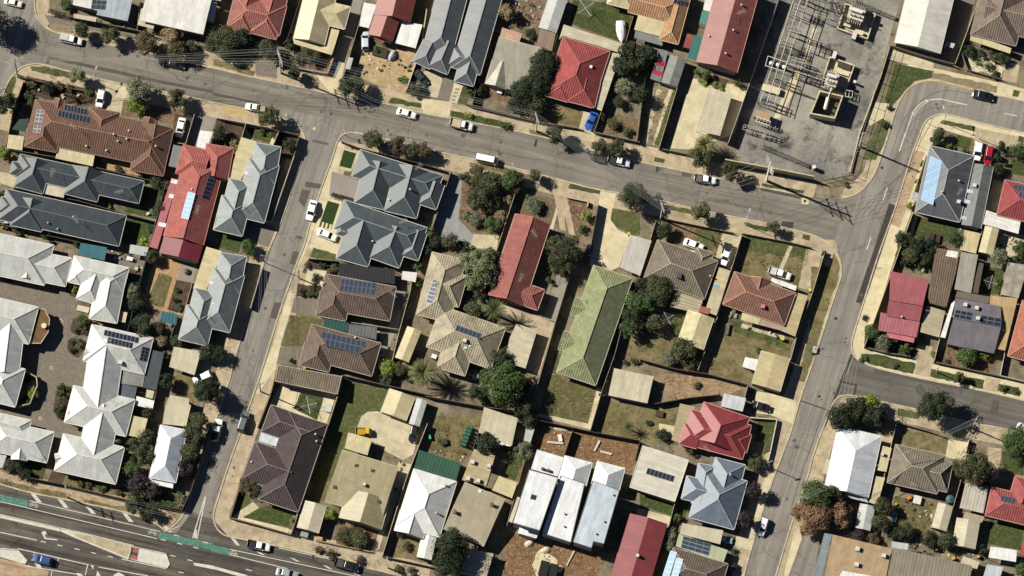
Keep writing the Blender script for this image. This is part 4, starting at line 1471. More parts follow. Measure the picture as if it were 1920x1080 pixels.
G('road', HW, HWY + [(330, 1000), (360, 960), (400, 974)] + HWY2[:] + [(800, 1200), (-60, 1200)])
kerb(MAIN_N); kerb(MAIN_S1); kerb(MAIN_S2); kerb(SUBST[1:]); kerb(EAST); kerb(SIDE_S); kerb(HWY); kerb(HWY2)
# ---- repairs in the road surface
at(0, 0)
for p in ([(330, 380), (700, 455), (1100, 545), (1440, 610), (1440, 630), (1090, 565), (690, 475), (335, 402)], [(315, 395), (335, 380), (330, 430), (312, 432)]):
 G('road_patch', PATCH, p, ragged=.04)
at(400, 0)
G('road_patch', PATCH, [(0, 625), (310, 690), (320, 705), (0, 645)])
G('road_patch', ROADD, [(670, 940), (780, 965), (775, 980), (665, 960)])
at(400, 250)
G('road_patch', PATCH, [(625, 325), (735, 345), (725, 375), (615, 360)])
G('road_patch', PATCH, [(600, 375), (655, 390), (615, 500), (575, 460)])
G('road_patch', PATCH, [(560, 690), (605, 700), (600, 715), (562, 708)])
G('road_patch', PATCH, [(540, 795), (580, 800), (550, 890), (515, 880)])
at(400, 500)
G('road_patch', PATCH, [(415, 240), (465, 245), (430, 355), (380, 345)])
at(800, 0)
G('road_patch', DARKPATCH, [(735, 940), (750, 942), (740, 990), (722, 986)])
at(1200, 250)
G('road_patch', DARKPATCH, [(110, 222), (130, 222), (125, 262), (105, 262)])
G('road_patch', PATCH, [(285, 262), (345, 275), (340, 298), (278, 288)])
G('road_patch', PATCH, [(820, 365), (1100, 420), (1100, 440), (810, 385)])
G('road_patch', DARKPATCH, [(960, 592), (1038, 600), (1030, 650), (948, 635)])
G('utility_cover', PALE, [(1093, 434), (1142, 440), (1136, 480), (1087, 474)])
G('utility_cover', DARKPATCH, [(1106, 448), (1124, 450), (1121, 468), (1104, 466)])
at(1520, 250)
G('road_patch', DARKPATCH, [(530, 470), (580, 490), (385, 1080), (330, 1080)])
at(1520, 500)
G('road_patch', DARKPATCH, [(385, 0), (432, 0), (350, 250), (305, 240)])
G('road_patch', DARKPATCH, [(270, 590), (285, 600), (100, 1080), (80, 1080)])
G('road_patch', PATCH, [(430, 690), (1035, 815), (1025, 860), (1000, 860), (1005, 830), (430, 720)])
G('road_patch', PATCH, [(700, 820), (745, 790), (785, 850), (730, 875)])
G('road_patch', PATCH, [(1230, 900), (1275, 905), (1265, 990), (1210, 985)])
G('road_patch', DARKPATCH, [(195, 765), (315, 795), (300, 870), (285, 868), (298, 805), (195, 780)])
at(1200, 500)
G('road_crack', DARKPATCH, [(1085, 900), (1260, 962), (1258, 970), (1083, 908)])
def manhole(x, y, r=9, m=None):
 G('manhole_cover', m or DARKPATCH, [(x + r * math.cos(i * .785), y + r * math.sin(i * .785)) for i in range(8)])
at(400, 0); manhole(680, 868, 11, PALE); manhole(795, 770, 9); manhole(490, 775, 6, PALE); manhole(1180, 880, 8)
at(400, 500); manhole(352, 282, 10); manhole(112, 490, 6); manhole(265, 792, 5)
at(1520, 250); manhole(482, 232, 11)
at(1200, 500); manhole(1390, 485, 7); manhole(1382, 510, 7); manhole(1210, 876, 11); manhole(1322, 350, 12); manhole(1232, 555, 9)
at(0, 780); manhole(1270, 834, 9); manhole(1420, 652, 8); manhole(1385, 788, 8); manhole(108, 510, 8); manhole(775, 768, 7)
at(0, 500); manhole(412, 365, 12, CONC); manhole(412, 365, 6); manhole(347, 683, 12, CONC); manhole(347, 683, 6); manhole(272, 1024, 12, CONC); manhole(272, 1024, 6)
at(1200, 250); manhole(880, 535, 8)
# tyre marks and sealed joints
def rubber(pts, w=5):
 strip('tyre_mark', soil('6a6660', '76716a', '', .4, 9, fk=.2), smooth_line(pts), w)
at(1520, 250)
for d in (0, 42, 95, 150):
 rubber([(300 + d, 570 - d * .2), (420 + d, 440 - d * .5), (520 + d * .6, 350 - d * .6), (690, 250 - d * .3)], 4)
at(1520, 0)
rubber([(540, 1060), (620, 800), (760, 660), (900, 600), (1100, 640)], 5); rubber([(590, 1060), (665, 830), (800, 720), (1000, 720)], 4)
at(400, 0)
rubber([(530, 800), (560, 720), (690, 610)], 5); rubber([(1440, 800), (1300, 900)], 4); rubber([(290, 680), (400, 570)], 4)
at(1200, 250)
rubber([(650, 500), (760, 480), (960, 440)], 4); rubber([(0, 280), (400, 370), (900, 450), (1440, 560)], 4); rubber([(0, 300), (400, 390), (900, 475)], 4)
at(0, 780)
rubber([(400, 560), (470, 600), (480, 640)], 5); rubber([(720, 640), (740, 710), (775, 765)], 5)
at(0, 0)
rubber([(150, 60), (70, 340)], 5); rubber([(280, 420), (330, 220)], 5)
at(1520, 500)
for d in range(5):
 strip('road_marking', soil('9a978f', '8a8780', '', .6), [(225 + 22 * d, 640 + 8 * d), (165 + 28 * d, 860 + 2 * d)], 3)
# ---- painted markings
def mark(pts, m=WHITEPAINT, nm='road_marking'):
 G(nm, m, pts)
def line(p, q, w=7, m=WHITEPAINT):
 p, q = Vector(p), Vector(q)
 d = (q - p).normalized()
 n = Vector((-d.y, d.x)) * w / 2
 mark([tuple(p + n), tuple(q + n), tuple(q - n), tuple(p - n)], m)
TEAL = soil('5b8a7c', '4a7669', '86a297', .7, 5, fk=.35)
at(0, 780)
mark([(0, 530), (190, 572), (180, 618), (0, 578)], TEAL, 'cycle_lane')
mark([(1075, 783), (1440, 858), (1440, 905), (1065, 825)], TEAL, 'cycle_lane')
for p, q in (((200, 572), (1080, 780)), ((0, 578), (180, 618)), ((180, 620), (1060, 828))):
 line(p, q, 5)
for x, y in ((205, 522), (388, 560), (570, 600), (825, 655), (1085, 725)):
 mark([(x, y), (x + 32, y + 6), (x + 78, y + 62), (x + 45, y + 58)])
line((0, 785), (250, 838), 6)
for x, y in ((275, 845), (387, 870), (503, 895), (615, 921), (728, 946)):
 line((x, y), (x + 34, y + 8), 6)
for x, y in ((1085, 832), (1195, 858), (1305, 885), (1150, 940), (1265, 970), (1205, 1052), (1175, 803), (1370, 850)):
 line((x, y), (x + 34, y + 8), 6)
# turn arrow
mark([(278, 785), (305, 775), (318, 800), (300, 800), (310, 822), (388, 832), (385, 840), (300, 830), (288, 800)])
# bicycle symbols beside the teal lanes
def bike(x, y, s=1.0):
 for cx, cy in ((0, 0), (38, 10)):
  for k in range(8):
   a, b = k * math.pi / 4, (k + 1) * math.pi / 4
   line((x + (cx + 11 * math.cos(a)) * s, y + (cy + 10 * math.sin(a)) * s), (x + (cx + 11 * math.cos(b)) * s, y + (cy + 10 * math.sin(b)) * s), 3)
 line((x, y), (x + 19 * s, y + 4 * s), 3); line((x + 19 * s, y + 4 * s), (x + 38 * s, y + 10 * s), 3)
 line((x + 12 * s, y - 17 * s), (x + 34 * s, y - 10 * s), 3); line((x + 19 * s, y + 4 * s), (x + 13 * s, y - 18 * s), 3); line((x + 38 * s, y + 10 * s), (x + 32 * s, y - 14 * s), 3)
bike(208, 598); bike(1010, 785); bike(1555, 925)
# islands
G('traffic_island', WHITEPAINT, [(0, 665), (405, 755), (410, 778), (0, 685)])
G('traffic_island', WHITEPAINT, [(410, 757), (560, 790), (900, 875), (865, 968), (480, 810), (412, 780)])
G('traffic_island', PATH, [(480, 790), (640, 815), (882, 880), (862, 955), (540, 825)])
RB = paved('b06a62', .4, .4, .2)
G('traffic_island', RB, [(885, 880), (940, 890), (922, 970), (868, 958)])
G('traffic_island', soil('4d4946', '57524e'), [(875, 912), (932, 925), (926, 946), (868, 934)])
G('traffic_island', WHITEPAINT, [(940, 893), (1120, 930), (1145, 1000), (1130, 1025), (925, 978)])
G('traffic_island', WHITEPAINT, [(1305, 990), (1440, 1010), (1440, 1035), (1310, 1008)])
G('traffic_island', WHITEPAINT, [(0, 893), (120, 905), (182, 978), (170, 1000), (0, 950)])
for p in ([(410, 757), (560, 790), (900, 875), (865, 968), (480, 810), (410, 777)], [(885, 880), (940, 891), (1120, 930), (1145, 1000), (1130, 1025), (925, 978), (868, 960), (885, 880)], [(0, 893), (120, 905), (182, 978), (170, 1000), (0, 950)], [(0, 665), (408, 756)], [(0, 687), (410, 780)]):
 kerb(p, .2, .2, 'd8d0bc', 'island_kerb', 0)
line((820, 965), (1120, 1030), 6)
G('footpath', PINK, [(0, 960), (200, 1010), (330, 1050), (320, 1080), (0, 1080)])
G('median_strip', soil('8b6a5c', 'a08374', '', .8), [(0, 985), (180, 1030), (178, 1038), (0, 994)])
for p, q in (((120, 895), (600, 1005)), ((160, 1010), (560, 1075)), ((395, 958), (378, 1025)), ((592, 1005), (575, 1075)), ((350, 1050), (345, 1080)), ((665, 1020), (1000, 1080)), ((1660, 1035), (1700, 1045))):
 line(p, q, 6)
mark([(230, 985), (262, 992), (285, 1030), (250, 1025)])
mark([(515, 1058), (548, 1064), (560, 1080), (525, 1080)])
mark([(610, 1005), (635, 1010), (680, 1080), (650, 1080)])
mark([(770, 1070), (800, 1055), (840, 1075), (840, 1090), (760, 1090)])
G('road_patch', PATCH, [(635, 1000), (665, 1005), (648, 1085), (618, 1085)])
line((1385, 545), (1300, 825), 7); line((1388, 545), (1330, 830), 7)
mark([(1318, 770), (1330, 765), (1328, 830), (1308, 822)])
line((1120, 778), (1210, 745), 5)
at(400, 780)
mark([(-20, 862), (105, 895), (100, 940), (-20, 910)], TEAL, 'cycle_lane')
for p, q in (((110, 900), (1000, 1090)), ((105, 935), (500, 1030)), ((440, 890), (1160, 1050))):
 line(p, q, 5)
for x, y in ((110, 815), (280, 910), (515, 955), (735, 1005), (925, 1050)):
 mark([(x, y), (x + 30, y + 6), (x + 70, y + 60 if y < 900 else y + 30), (x + 45, y + 56 if y < 900 else y + 26)])
G('traffic_island', WHITEPAINT, [(-10, 1010), (230, 1075), (220, 1095), (-10, 1030)])
G('road_patch', DARKPATCH, [(665, 940), (685, 940), (678, 985), (660, 982)])
at(1520, 0)
line((600, 1020), (685, 775), 7)
mark([(680, 765), (720, 715), (780, 672), (800, 675), (795, 685), (735, 730), (690, 780)])
G('road_patch', ROADB, [(692, 758), (725, 718), (775, 682), (780, 688), (735, 725), (698, 765)])
line((805, 674), (870, 668), 7); line((870, 668), (1055, 708), 7); line((1305, 765), (1393, 782), 7)
YEL = soil('c2a24c', 'b5974a', 'a39a84', .8)
for a, b in (((540, 830), (600, 700)), ((600, 690), (650, 620)), ((650, 612), (730, 562)), ((735, 560), (830, 548)), ((480, 1060), (540, 840)), ((830, 550), (1090, 612))):
 line(a, b, 6, YEL)
at(1520, 250)
for a, b in (((637, 0), (598, 122)), ((517, 368), (488, 452)), ((408, 702), (378, 785))):
 line(a, b, 7)
at(0, 0)
# oil stains, sealed cracks and painted wire shadows
at(0, 0, 1)
random.seed(11)
OIL_CRACK_AND_WIRE_SHADE = soil('5f5b55', '6b6760', '', .8, 6, fk=.2)
def along(pts, off, t):
 a, b = Vector(pts[0]), Vector(pts[1])
 d = (b - a).normalized()
 return a.lerp(b, t) + Vector((-d.y, d.x)) * off
for a_, b_ in (((110, 95), (540, 190)), ((560, 195), (1100, 310)), ((1150, 325), (1560, 410)), ((590, 300), (400, 930)), ((1650, 430), (1440, 1050)), ((1640, 715), (1910, 785)), ((1690, 330), (1760, 180))):
 for k in range(9):
  c_ = along((a_, b_), random.uniform(-26, 26), random.random()); r_ = random.uniform(1.2, 4.5)
  G('oil_stain', OIL_CRACK_AND_WIRE_SHADE, [(c_.x + r_ * math.cos(i) * random.uniform(.6, 1.5), c_.y + r_ * math.sin(i) * random.uniform(.6, 1.4)) for i in range(6)])
 for k in range(3):
  o_, t_ = random.uniform(-20, 20), random.uniform(0, .6)
  strip('crack_and_wire_shade', OIL_CRACK_AND_WIRE_SHADE, smooth_line([tuple(along((a_, b_), o_ + random.uniform(-3, 3), t_ + j * .09)) for j in range(5)]), .9)  # lengthwise lines: sealed cracks, on the main road also painted overhead-wire shadows
  c_ = [tuple(along((a_, b_), v * 9, random.uniform(.1, .12) + k * .28)) for v in (-3, -1, 1, 3)]
  strip('crack_and_wire_shade', OIL_CRACK_AND_WIRE_SHADE, c_, .8)
strip('crack_and_wire_shade', DARKPATCH, [(1428, 356), (1500, 372)], 2)
# ================================================================== BUILDINGS
BROWN = tile('7e5e4f', '6d5547', .4); CHAR = metal('4b5358', rib=.1); RED = tile('b25a54'); GREYT = tile('8b8377')
WHITE = metal('f6f5ee', 'c4bfb2', .3, rib=.1); WHITE2 = metal('fbfaf6', rib=.08); SILV = metal('cfd2cf', 'a29f94', .3)
CREAM = metal('ddd0a6', rib=.12); BLUEG = metal('747e80', '969d9c', .3, rib=.1); SLATE = metal('566064', rib=.1); PALEF = metal('d9d0b4', 'a99f86', .3)
CHARF = metal('4a5156', rib=.2); DKBROWN = tile('6a5a50'); MIDG = metal('8d8f8c', rib=.15)
WG = 'ece8dc'
# ------------------------------------------------------------------ north west
at(0, 0)
house('wide brown tiled house with three solar arrays at the corner', 640, 880, BROWN, [
 (207, 808, 1143, 1003, 292, 'hh'), (272, 1008, 305, 850, 222, 'ho'), (990, 1168, 1052, 850, 228, 'ho'),
 (705, 742, 672, 900, 212, 'ho'), (403, 668, 386, 735, 66, 'go'), (1012, 797, 994, 862, 80, 'go')], wall='8c6148', cap='a5826c', gut='9a7c68')
panels((437, 702), (592, 737), (430, 743), 7, 1); panels((396, 742), (612, 790), (388, 785), 9, 1); panels((248, 738), (300, 742), (220, 893), 2, 6)
vent((768, 908), (795, 955), (855, 940), (870, 885), (583, 988), (718, 1018), (1052, 988)); antenna((495, 870))
done()
carport('cream flat pergola roof behind the wide brown house', CREAM, 2.5, [(402, 968), (645, 1020), (625, 1122), (373, 1068)], name='pergola', cat='pergola')
carport('small cream square garden shed beside the street path', CREAM, 2.2, [(58, 908), (162, 920), (150, 1015), (45, 1000)], name='shed', cat='shed', walls=True)
carport('dark green shade sail next to the brown house', metal('2d4a3c', rib=.05), 2.6, [(130, 805), (198, 800), (172, 890), (80, 872)], name='shade_sail', cat='shade sail')
B('house', 'pale blue grey metal roofed house with panels at the road', 'house', 690, 50, 'b5b0a2')
flat('roof', metal('b9c4cb', rib=.15), (3.6, 2.9), [(705, -40), (895, -10), (862, 142), (650, 100)], walls=True)
flat('porch_roof', WHITE, (3.5, 3.0), [(500, -20), (728, -20), (712, 82), (490, 32)], walls=True)
flat('verandah_roof', PALEF, 2.5, [(497, 92), (650, 118), (645, 147), (497, 120)])
panels((622, -5), (722, 2), (612, 60), 3, 2, 'blue'); done()
house('big low white metal roofed building beside the road trees', 1200, 100, WHITE, [(975, 20, 1400, 115, 245, 'gg', 4.0, .08)], wall='b0a794', gut='d9d5c8')
flat('annex_roof', PALEF, 2.9, [(952, 60), (1000, 40), (985, 140), (1045, 155), (1035, 195), (928, 168)]); done()
B('house', 'grey metal roofed house at the top edge beside the white building', 'house', 1440, 30, 'a39d90')
roof(MIDG, [(1370, -60, 1500, -40, 90, 'gg', 3.6)]); flat('annex_roof', WHITE, 2.8, [(1405, 10), (1465, 20), (1440, 150), (1395, 140)], walls=True); done()
at(400, 0)
house('bright red tiled hip roofed house beside the cream gabled one', 330, 90, tile('a8645d', '86756a', .45), [(333, 243, 430, -100, 188, 'ho'), (170, 207, 262, -90, 168, 'ho'), (120, 60, 470, 140, 220, 'hh')], cap='d68a7c', gut='c9a193')
done()
house('cream and grey gabled metal house beside the long lane', 690, 140, CREAM, [(645, 282, 737, -90, 215, 'go', 2.9), (905, 122, 700, 72, 162, 'ho', 2.92)], gut='e5dcc0', wall='c4b592')
flat('verandah_roof', CREAM, 2.45, [(535, 258), (745, 318), (800, 372), (545, 295)]); flat('verandah_roof', CREAM, 2.5, [(792, 190), (852, 205), (800, 370), (742, 316)]); done()
house('rust red gabled house with white carports on both sides', 1200, 130, metal('99544b', rib=.15), [(1207, 125, 1262, -110, 258, 'go', 3.1), (1127, 258, 1190, 70, 175, 'go', 3.0)], gut=None, wall='b09a86')
flat('carport_roof', WHITE2, 2.5, [(1015, 15), (1100, 32), (1050, 190), (985, 175)]); flat('carport_roof', WHITE2, 2.5, [(1275, 145), (1412, 167), (1365, 326), (1225, 290)])
flat('porch_roof', metal('99544b', rib=.15), 2.4, [(1090, 228), (1165, 255), (1150, 292), (1085, 262)]); done()
carport('pale narrow lean-to roof against the lane fence', SILV, 2.2, [(912, 385), (945, 392), (922, 470), (890, 462)], name='lean_to', cat='lean-to')
at(800, 0)
TW = metal('6a7073', rib=.14)
house('long charcoal ridge roofed unit with a wide garage', 20, 200, TW, [(70, 360, 185, -80, 205, 'ho', 2.8), (-35, 440, 40, 290, 130, 'ho', 2.7), (70, 475, 150, 285, 150, 'ho', 2.72)], gut='c6c8c6', cap='a7abad')
done()
house('long charcoal ridge roofed unit beside the paved stepping garden', 320, 280, TW, [(265, 480, 425, -80, 200, 'ho', 2.8), (250, 565, 305, 370, 135, 'ho', 2.7), (150, 372, 300, 410, 150, 'ho', 2.75)], gut='c6c8c6', cap='a7abad')
done()
house('worn beige metal cottage partly hidden by the long hedge', 570, 400, metal('b3ae9c', '7e7a6e', .4, rib=.1), [(444, 402, 735, 480, 330, 'gg', 2.8, .16), (462, 585, 512, 420, 142, 'go', 2.75, .45)], gut='cfcabb', wall='b9ae97')
flat('annex_roof', metal('cfa98e', rib=.1), 2.6, [(510, 185), (645, 228), (622, 292), (492, 250)], walls=True); done()
shed('silver gabled shed behind the beige metal cottage', SILV, 815, 205, 890, -20, 128)
carport('flat brown shed roof against the silver gabled shed', metal('9b8474', rib=.12), 2.1, [(765, 192), (872, 225), (845, 345), (735, 320)], name='shed', cat='shed', walls=True)
house('red square hip tiled house with a cream verandah round it', 1030, 470, tile('ad5352', '97504c', .35), [(1080, 298, 955, 678, 335, 'hh'), (877, 668, 932, 490, 155, 'ho', 2.72), (1040, 705, 1080, 540, 190, 'ho', 2.73)], cap='b56a64', gut='caa39a')
flat('verandah_roof', PALEF, 2.35, [(925, 165), (1332, 297), (1312, 360), (920, 240), (893, 268)], rib=1); flat('verandah_roof', PALEF, 2.37, [(1242, 352), (1310, 366), (1180, 750), (1092, 712)], rib=1)
skylight((1108, 450)); done()
house('cream hip roofed house cut by the top edge above the lawn', 1300, 0, CREAM, [(1302, 45, 1355, -160, 178, 'ho')], gut='e8dfc4'); done()
at(1200, 0)
house('orange tiled house with cream verandah and striped shed beside it', 160, 120, tile('c09670', 'a88360', .4), [(193, 283, 285, -60, 132, 'ho', 2.8), (-60, 0, 250, 85, 175, 'gh', 2.75)], cap='e0b894', gut='e0c8a2')
flat('verandah_roof', CREAM, (2.8, 2.5), [(-10, 92), (172, 142), (130, 245), (-40, 200)]); flat('carport_roof', MIDG, 2.2, [(-30, 203), (157, 258), (150, 310), (-40, 255)]); panels((232, -8), (330, 12), (222, 24), 4, 1, 'blue'); done()
carport('grey flat shed roof with two red stripes', metal('86898a', rib=.1), 2.2, [(132, 330), (190, 345), (138, 555), (68, 530)], name='shed', cat='shed', walls=True)
_cur['wm'] = None
for q in ([(108, 402), (176, 420), (166, 452), (96, 432)], [(88, 466), (160, 488), (150, 518), (78, 496)]):
 flat('roof_stripe', metal('b23648', rib=.05), 2.21, q, posts=False, th=.03)
shed('grey gabled shed beside the red striped shed roof', MIDG, 197, 572, 258, 385, 115)
carport('green and cream striped awning beside the long red flats', metal('5f9a8c', rib=.2), 2.6, [(420, 72), (490, 88), (462, 172), (398, 158)], name='awning', cat='awning')
carport('deep teal awning roof beside the long red flats', metal('3f7f78', rib=.2), 2.6, [(368, 235), (428, 247), (385, 408), (320, 388)], name='awning', cat='awning')
carport('white slatted awning above the green awning', WHITE, 2.5, [(440, -10), (515, 0), (490, 82), (425, 66)], name='awning', cat='awning')
house('long two storey red metal flats with roof vents', 600, 220, metal('9b5c55', '875048', .4, rib=.18), [(518, 455, 668, -90, 285, 'go', 3.5, .38)], gut='c9978e', wall='b0a08c')
vent((685, 35), (630, 205), (578, 362), (465, 245)); antenna((680, 98), (585, 100)); done()
carport('pale concrete coloured carport beside the tall palm', PALEF, 2.3, [(470, 588), (622, 640), (540, 917), (378, 880)])
carport('red and grey patched lean-to beside the orange house', metal('9f5550', rib=.1), 2.2, [(318, 225), (365, 238), (340, 330), (290, 318)], name='lean_to', cat='lean-to')
at(1520, 0)
house('tall white and grey gabled hall next to the electrical yard', 770, 150, metal('e9e6da', rib=.06), [(720, 325, 822, -90, 318, 'go', 3.8, .22)], gut='d6d2c6', wall='8d867a')
flat('porch_roof', SILV, 2.4, [(915, 280), (975, 295), (962, 325), (905, 310)]); done()
house('brown grey tiled hip house behind the white pebble garden', 1300, 140, tile('8c7b70', '6e6458', .3), [(1232, 272, 1330, -120, 318, 'ho'), (1180, 60, 1700, 180, 270, 'oh', 2.8)], cap='a8988a', gut='b5a594')
flat('verandah_roof', CREAM, 2.4, [(1082, 228), (1355, 325), (1345, 362), (1075, 272)]); done()
# ------------------------------------------------------------------ west
at(0, 250)
house('upper charcoal gabled house of the charcoal pair', 500, 290, CHAR, [(118, 215, 955, 398, 158, 'hh'), (192, 383, 252, 180, 200, 'ho'), (545, 435, 600, 240, 228, 'ho'), (75, 232, 210, 262, 90, 'ho')], cap='6d7478', gut='b5b8b6')
antenna((355, 280), (805, 408)); flat('porch_roof', PALEF, 2.5, [(302, 330), (442, 356), (430, 436), (288, 406)]); done()
house('lower charcoal hip roofed house of the charcoal pair', 430, 570, CHAR, [(18, 478, 828, 658, 218, 'hh'), (175, 642, 222, 450, 215, 'ho'), (0, 480, 120, 500, 110, 'ho')], cap='6d7478', gut='c5c7c3')
vent((495, 565), (325, 606), (390, 648), c='9da2a4'); antenna((515, 600)); done()
RIDGE = 'dfe2e0'
house('long red tiled house with a pale solar strip and burgundy end', 1330, 400, tile('b3655d', 'a06a60', .4), [(1382, 180, 1238, 722, 275, 'hg', 2.8), (1212, 172, 1400, 220, 205, 'ho', 2.75), (1485, 85, 1445, 300, 185, 'ho', 2.76)], cap='bd6e64', gut='c98a80')
roof(metal('83343f', rib=.12), [(1239, 726, 1205, 842, 272, 'og', 2.7, .3)], part='patio_roof', gut=None)
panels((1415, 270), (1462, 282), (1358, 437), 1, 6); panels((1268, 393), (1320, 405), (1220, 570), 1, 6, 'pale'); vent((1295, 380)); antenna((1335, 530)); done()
B('awning', 'faded red awning strip along the long red house', 'awning', 1100, 550)
flat('roof', metal('c2757a', 'a85a5c', .4), 2.3, [(1158, 300), (1200, 312), (1062, 782), (1008, 765)])
for x, y in ((1180, 315), (1165, 415), (1095, 605)):
 flat('clear_sheet', WHITE2, 2.32, [(x - 22, y - 8), (x + 28, y + 4), (x + 22, y + 30), (x - 28, y + 18)], posts=False, th=.02)
done()
carport('bright white flat porch roof before the long red house', WHITE2, 2.5, [(1350, -20), (1440, -10), (1392, 108), (1325, 90)], name='porch', cat='porch')
carport('small grey flat shed roof beside the brown house', metal('8b8f8e', rib=.08), 2.3, [(1165, 75), (1235, 90), (1205, 235), (1135, 220)], name='shed', cat='shed', walls=True)
carport('blue green shade cloth over the courtyard by the villas', metal('39707f', rib=.08), 2.5, [(545, 738), (722, 770), (705, 860), (525, 815)], name='shade_cloth', cat='shade cloth')
carport('pale grey lean-to roof behind the charcoal house', SILV, 2.2, [(880, 750), (1003, 770), (985, 830), (870, 808)], name='lean_to', cat='lean-to')
VIL = metal('dddfdb', 'b5b3a8', .4, rib=.14)
house('white metal villa with a small gablet facing the brown drive', 200, 840, VIL, [(-140, 790, 330, 890, 285, 'hh'), (160, 878, 463, 938, 200, 'oh', 2.6), (178, 978, 190, 890, 108, 'go')], cap=WG, gut=WG); done()
at(0, 500)
house('white stepped villa beside the orange brick garden', 690, 150, VIL, [(480, 10, 850, 92, 178, 'hh'), (695, 366, 762, 20, 190, 'hh', 2.8), (585, 237, 655, 40, 150, 'ho'), (500, 112, 522, 30, 85, 'ho')], cap=WG, gut=WG); done()
house('large white villa beside the curved brown balcony', 60, 400, VIL, [(-150, 310, 226, 398, 262, 'hh', 3.0), (30, 720, 78, 330, 192, 'oo', 3.1), (-100, 762, 136, 820, 268, 'hh', 2.9)], cap=WG, gut=WG); antenna((95, 405)); done()
house('white villa with two rows of dark panels and grey patio roofs', 800, 560, VIL, [(590, 512, 1004, 604, 256, 'hh', 2.8), (727, 500, 660, 965, 232, 'oo', 2.85), (575, 575, 640, 590, 70, 'go')], cap=WG, gut=WG)
panels((706, 424), (940, 478), (698, 463), 9, 1); panels((730, 474), (900, 514), (722, 514), 7, 1); panels((960, 537), (1010, 548), (940, 630), 2, 4)
aircon((815, 650)); antenna((845, 625))
flat('patio_roof', metal('8a8d88', 'a5a59c', .3), 2.5, [(800, 698), (978, 728), (963, 812), (780, 782)]); flat('patio_roof', CHARF, 2.4, [(1018, 560), (1108, 580), (1055, 835), (965, 815)]); flat('patio_roof', metal('5a636c', rib=.2), 2.35, [(790, 785), (925, 812), (905, 905), (765, 882)]); done()
house('white hip roofed villa with an antenna beside the cream carport', 660, 940, VIL, [(465, 925, 880, 1022, 258, 'hh', 2.8), (460, 985, 520, 1000, 70, 'go')], cap=WG, gut=WG); antenna((735, 900)); done()
carport('brown timber curved balcony roof of the white villa', plain('775a38', .9, .3), 2.55, [(245, 288), (300, 285), (335, 355), (325, 440), (275, 517), (205, 517)], name='balcony', cat='balcony', edge='cfc4a8')
_cur['wm'] = None
carport('small white rectangular shed beside the white villa', WHITE2, 2.2, [(922, 873), (1042, 905), (1030, 962), (912, 935)], name='shed', cat='shed', walls=True)
carport('small cream square shed between the villa and lane', CREAM, 2.1, [(990, 828), (1042, 840), (1030, 892), (982, 880)], name='shed', cat='shed', walls=True)
carport('small cream shed at the corner of the stepped villa', CREAM, 2.1, [(812, 300), (860, 310), (845, 378), (800, 368)], name='shed', cat='shed', walls=True)
carport('worn beige flat carport beside the parked white car', PALEF, 2.5, [(1172, 540), (1358, 572), (1312, 732), (1142, 676)])
carport('teal corrugated arbour roof over the brick garden', metal('356f7c', rib=.3), 2.3, [(1095, 300), (1200, 325), (1188, 395), (1078, 365)], name='arbour', cat='arbour')
at(0, 780)
house('white villa with a dish on the roof at the highway corner', 600, 290, VIL, [(397, 243, 810, 336, 258, 'hh', 2.8), (705, -70, 636, 272, 215, 'oo', 2.85), (375, 290, 440, 278, 70, 'go')], cap=WG, gut=WG)
p_ = on_roof(800, 178); m_ = MB(); m_.bar(p_, p_ + Vector((0, 0, .9)), .06); m_.ball(p_ + Vector((0, 0, 1.2)), .85, 12, 8, sq=(1, .5, .9)); m_.build('satellite_dish', plain('4b4d4e', .6, .2), _cur['root']); done()
house('white villa at the edge near the green cycle lane', 170, 170, VIL, [(-60, 125, 340, 213, 215, 'hh'), (-150, 15, 195, 92, 132, 'hh'), (128, 297, 142, 190, 105, 'go')], cap=WG, gut=WG); antenna((205, 262)); done()
carport('pale striped carport at the edge by the villa', SILV, 2.4, [(-20, 255), (45, 268), (15, 350), (-20, 345)])
house('narrow white and blue hip roofed cottage', 1130, 250, metal('dfe6ee', rib=.05), [(1172, 78, 1097, 432, 180, 'hh', 3.0, .55)], gut=WG, wall='c9c4b6')
flat('verandah_roof', WHITE2, 2.4, [(1005, 412), (1172, 448), (1166, 488), (1003, 452)]); done()
at(0, 500)
B('house', 'cream flat roofed annex behind the narrow white cottage', 'house', 1190, 980, 'b5ad9a')
flat('roof', PALEF, 2.8, [(1150, 866), (1278, 890), (1274, 928), (1290, 935), (1255, 1078), (1096, 1062), (1112, 960), (1130, 900)], walls=True); done()
at(0, 780)
carport('plain cream carport roof beside the dish villa', CREAM, 2.4, [(882, -5), (997, 18), (962, 152), (860, 130)])
# ------------------------------------------------------------------ west of the middle street, the two stepped roofs
def stepped(dx, dy, label):
 W_ = [(370, 78, 325, 330, 178, 'hh'), (342, 195, 240, 580, 213, 'hh'), (192, 322, 112, 640, 172, 'hh'), (97, 672, 155, 440, 200, 'hh')]
 house(label, 250 + dx, 380 + dy, BLUEG, [(a + dx, b + dy, c + dx, d + dy, w, e) for a, b, c, d, w, e in W_], cap='a9b0af', gut='cfd0ca', wall='a79d8a')
 skylight((222 + dx, 270 + dy)); skylight((235 + dx, 407 + dy), s=.5); antenna((140 + dx, 470 + dy)); done()
at(400, 250)
stepped(0, 0, 'pale blue grey stepped roof house beside the lush front lawn')
stepped(-235, 740, 'pale blue grey stepped roof house near the brick garden')
for dx, dy, lab in ((0, 0, 'plain cream roof strip between the long red and stepped houses'), (-235, 740, 'plain cream roof strip beside the stepped house and rose bed')):
 carport(lab, CREAM, 2.45, [(188 + dx, 25 + dy), (292 + dx, 55 + dy), (262 + dx, 150 + dy), (180 + dx, 330 + dy), (98 + dx, 308 + dy)], name='verandah', cat='verandah', rib=1)
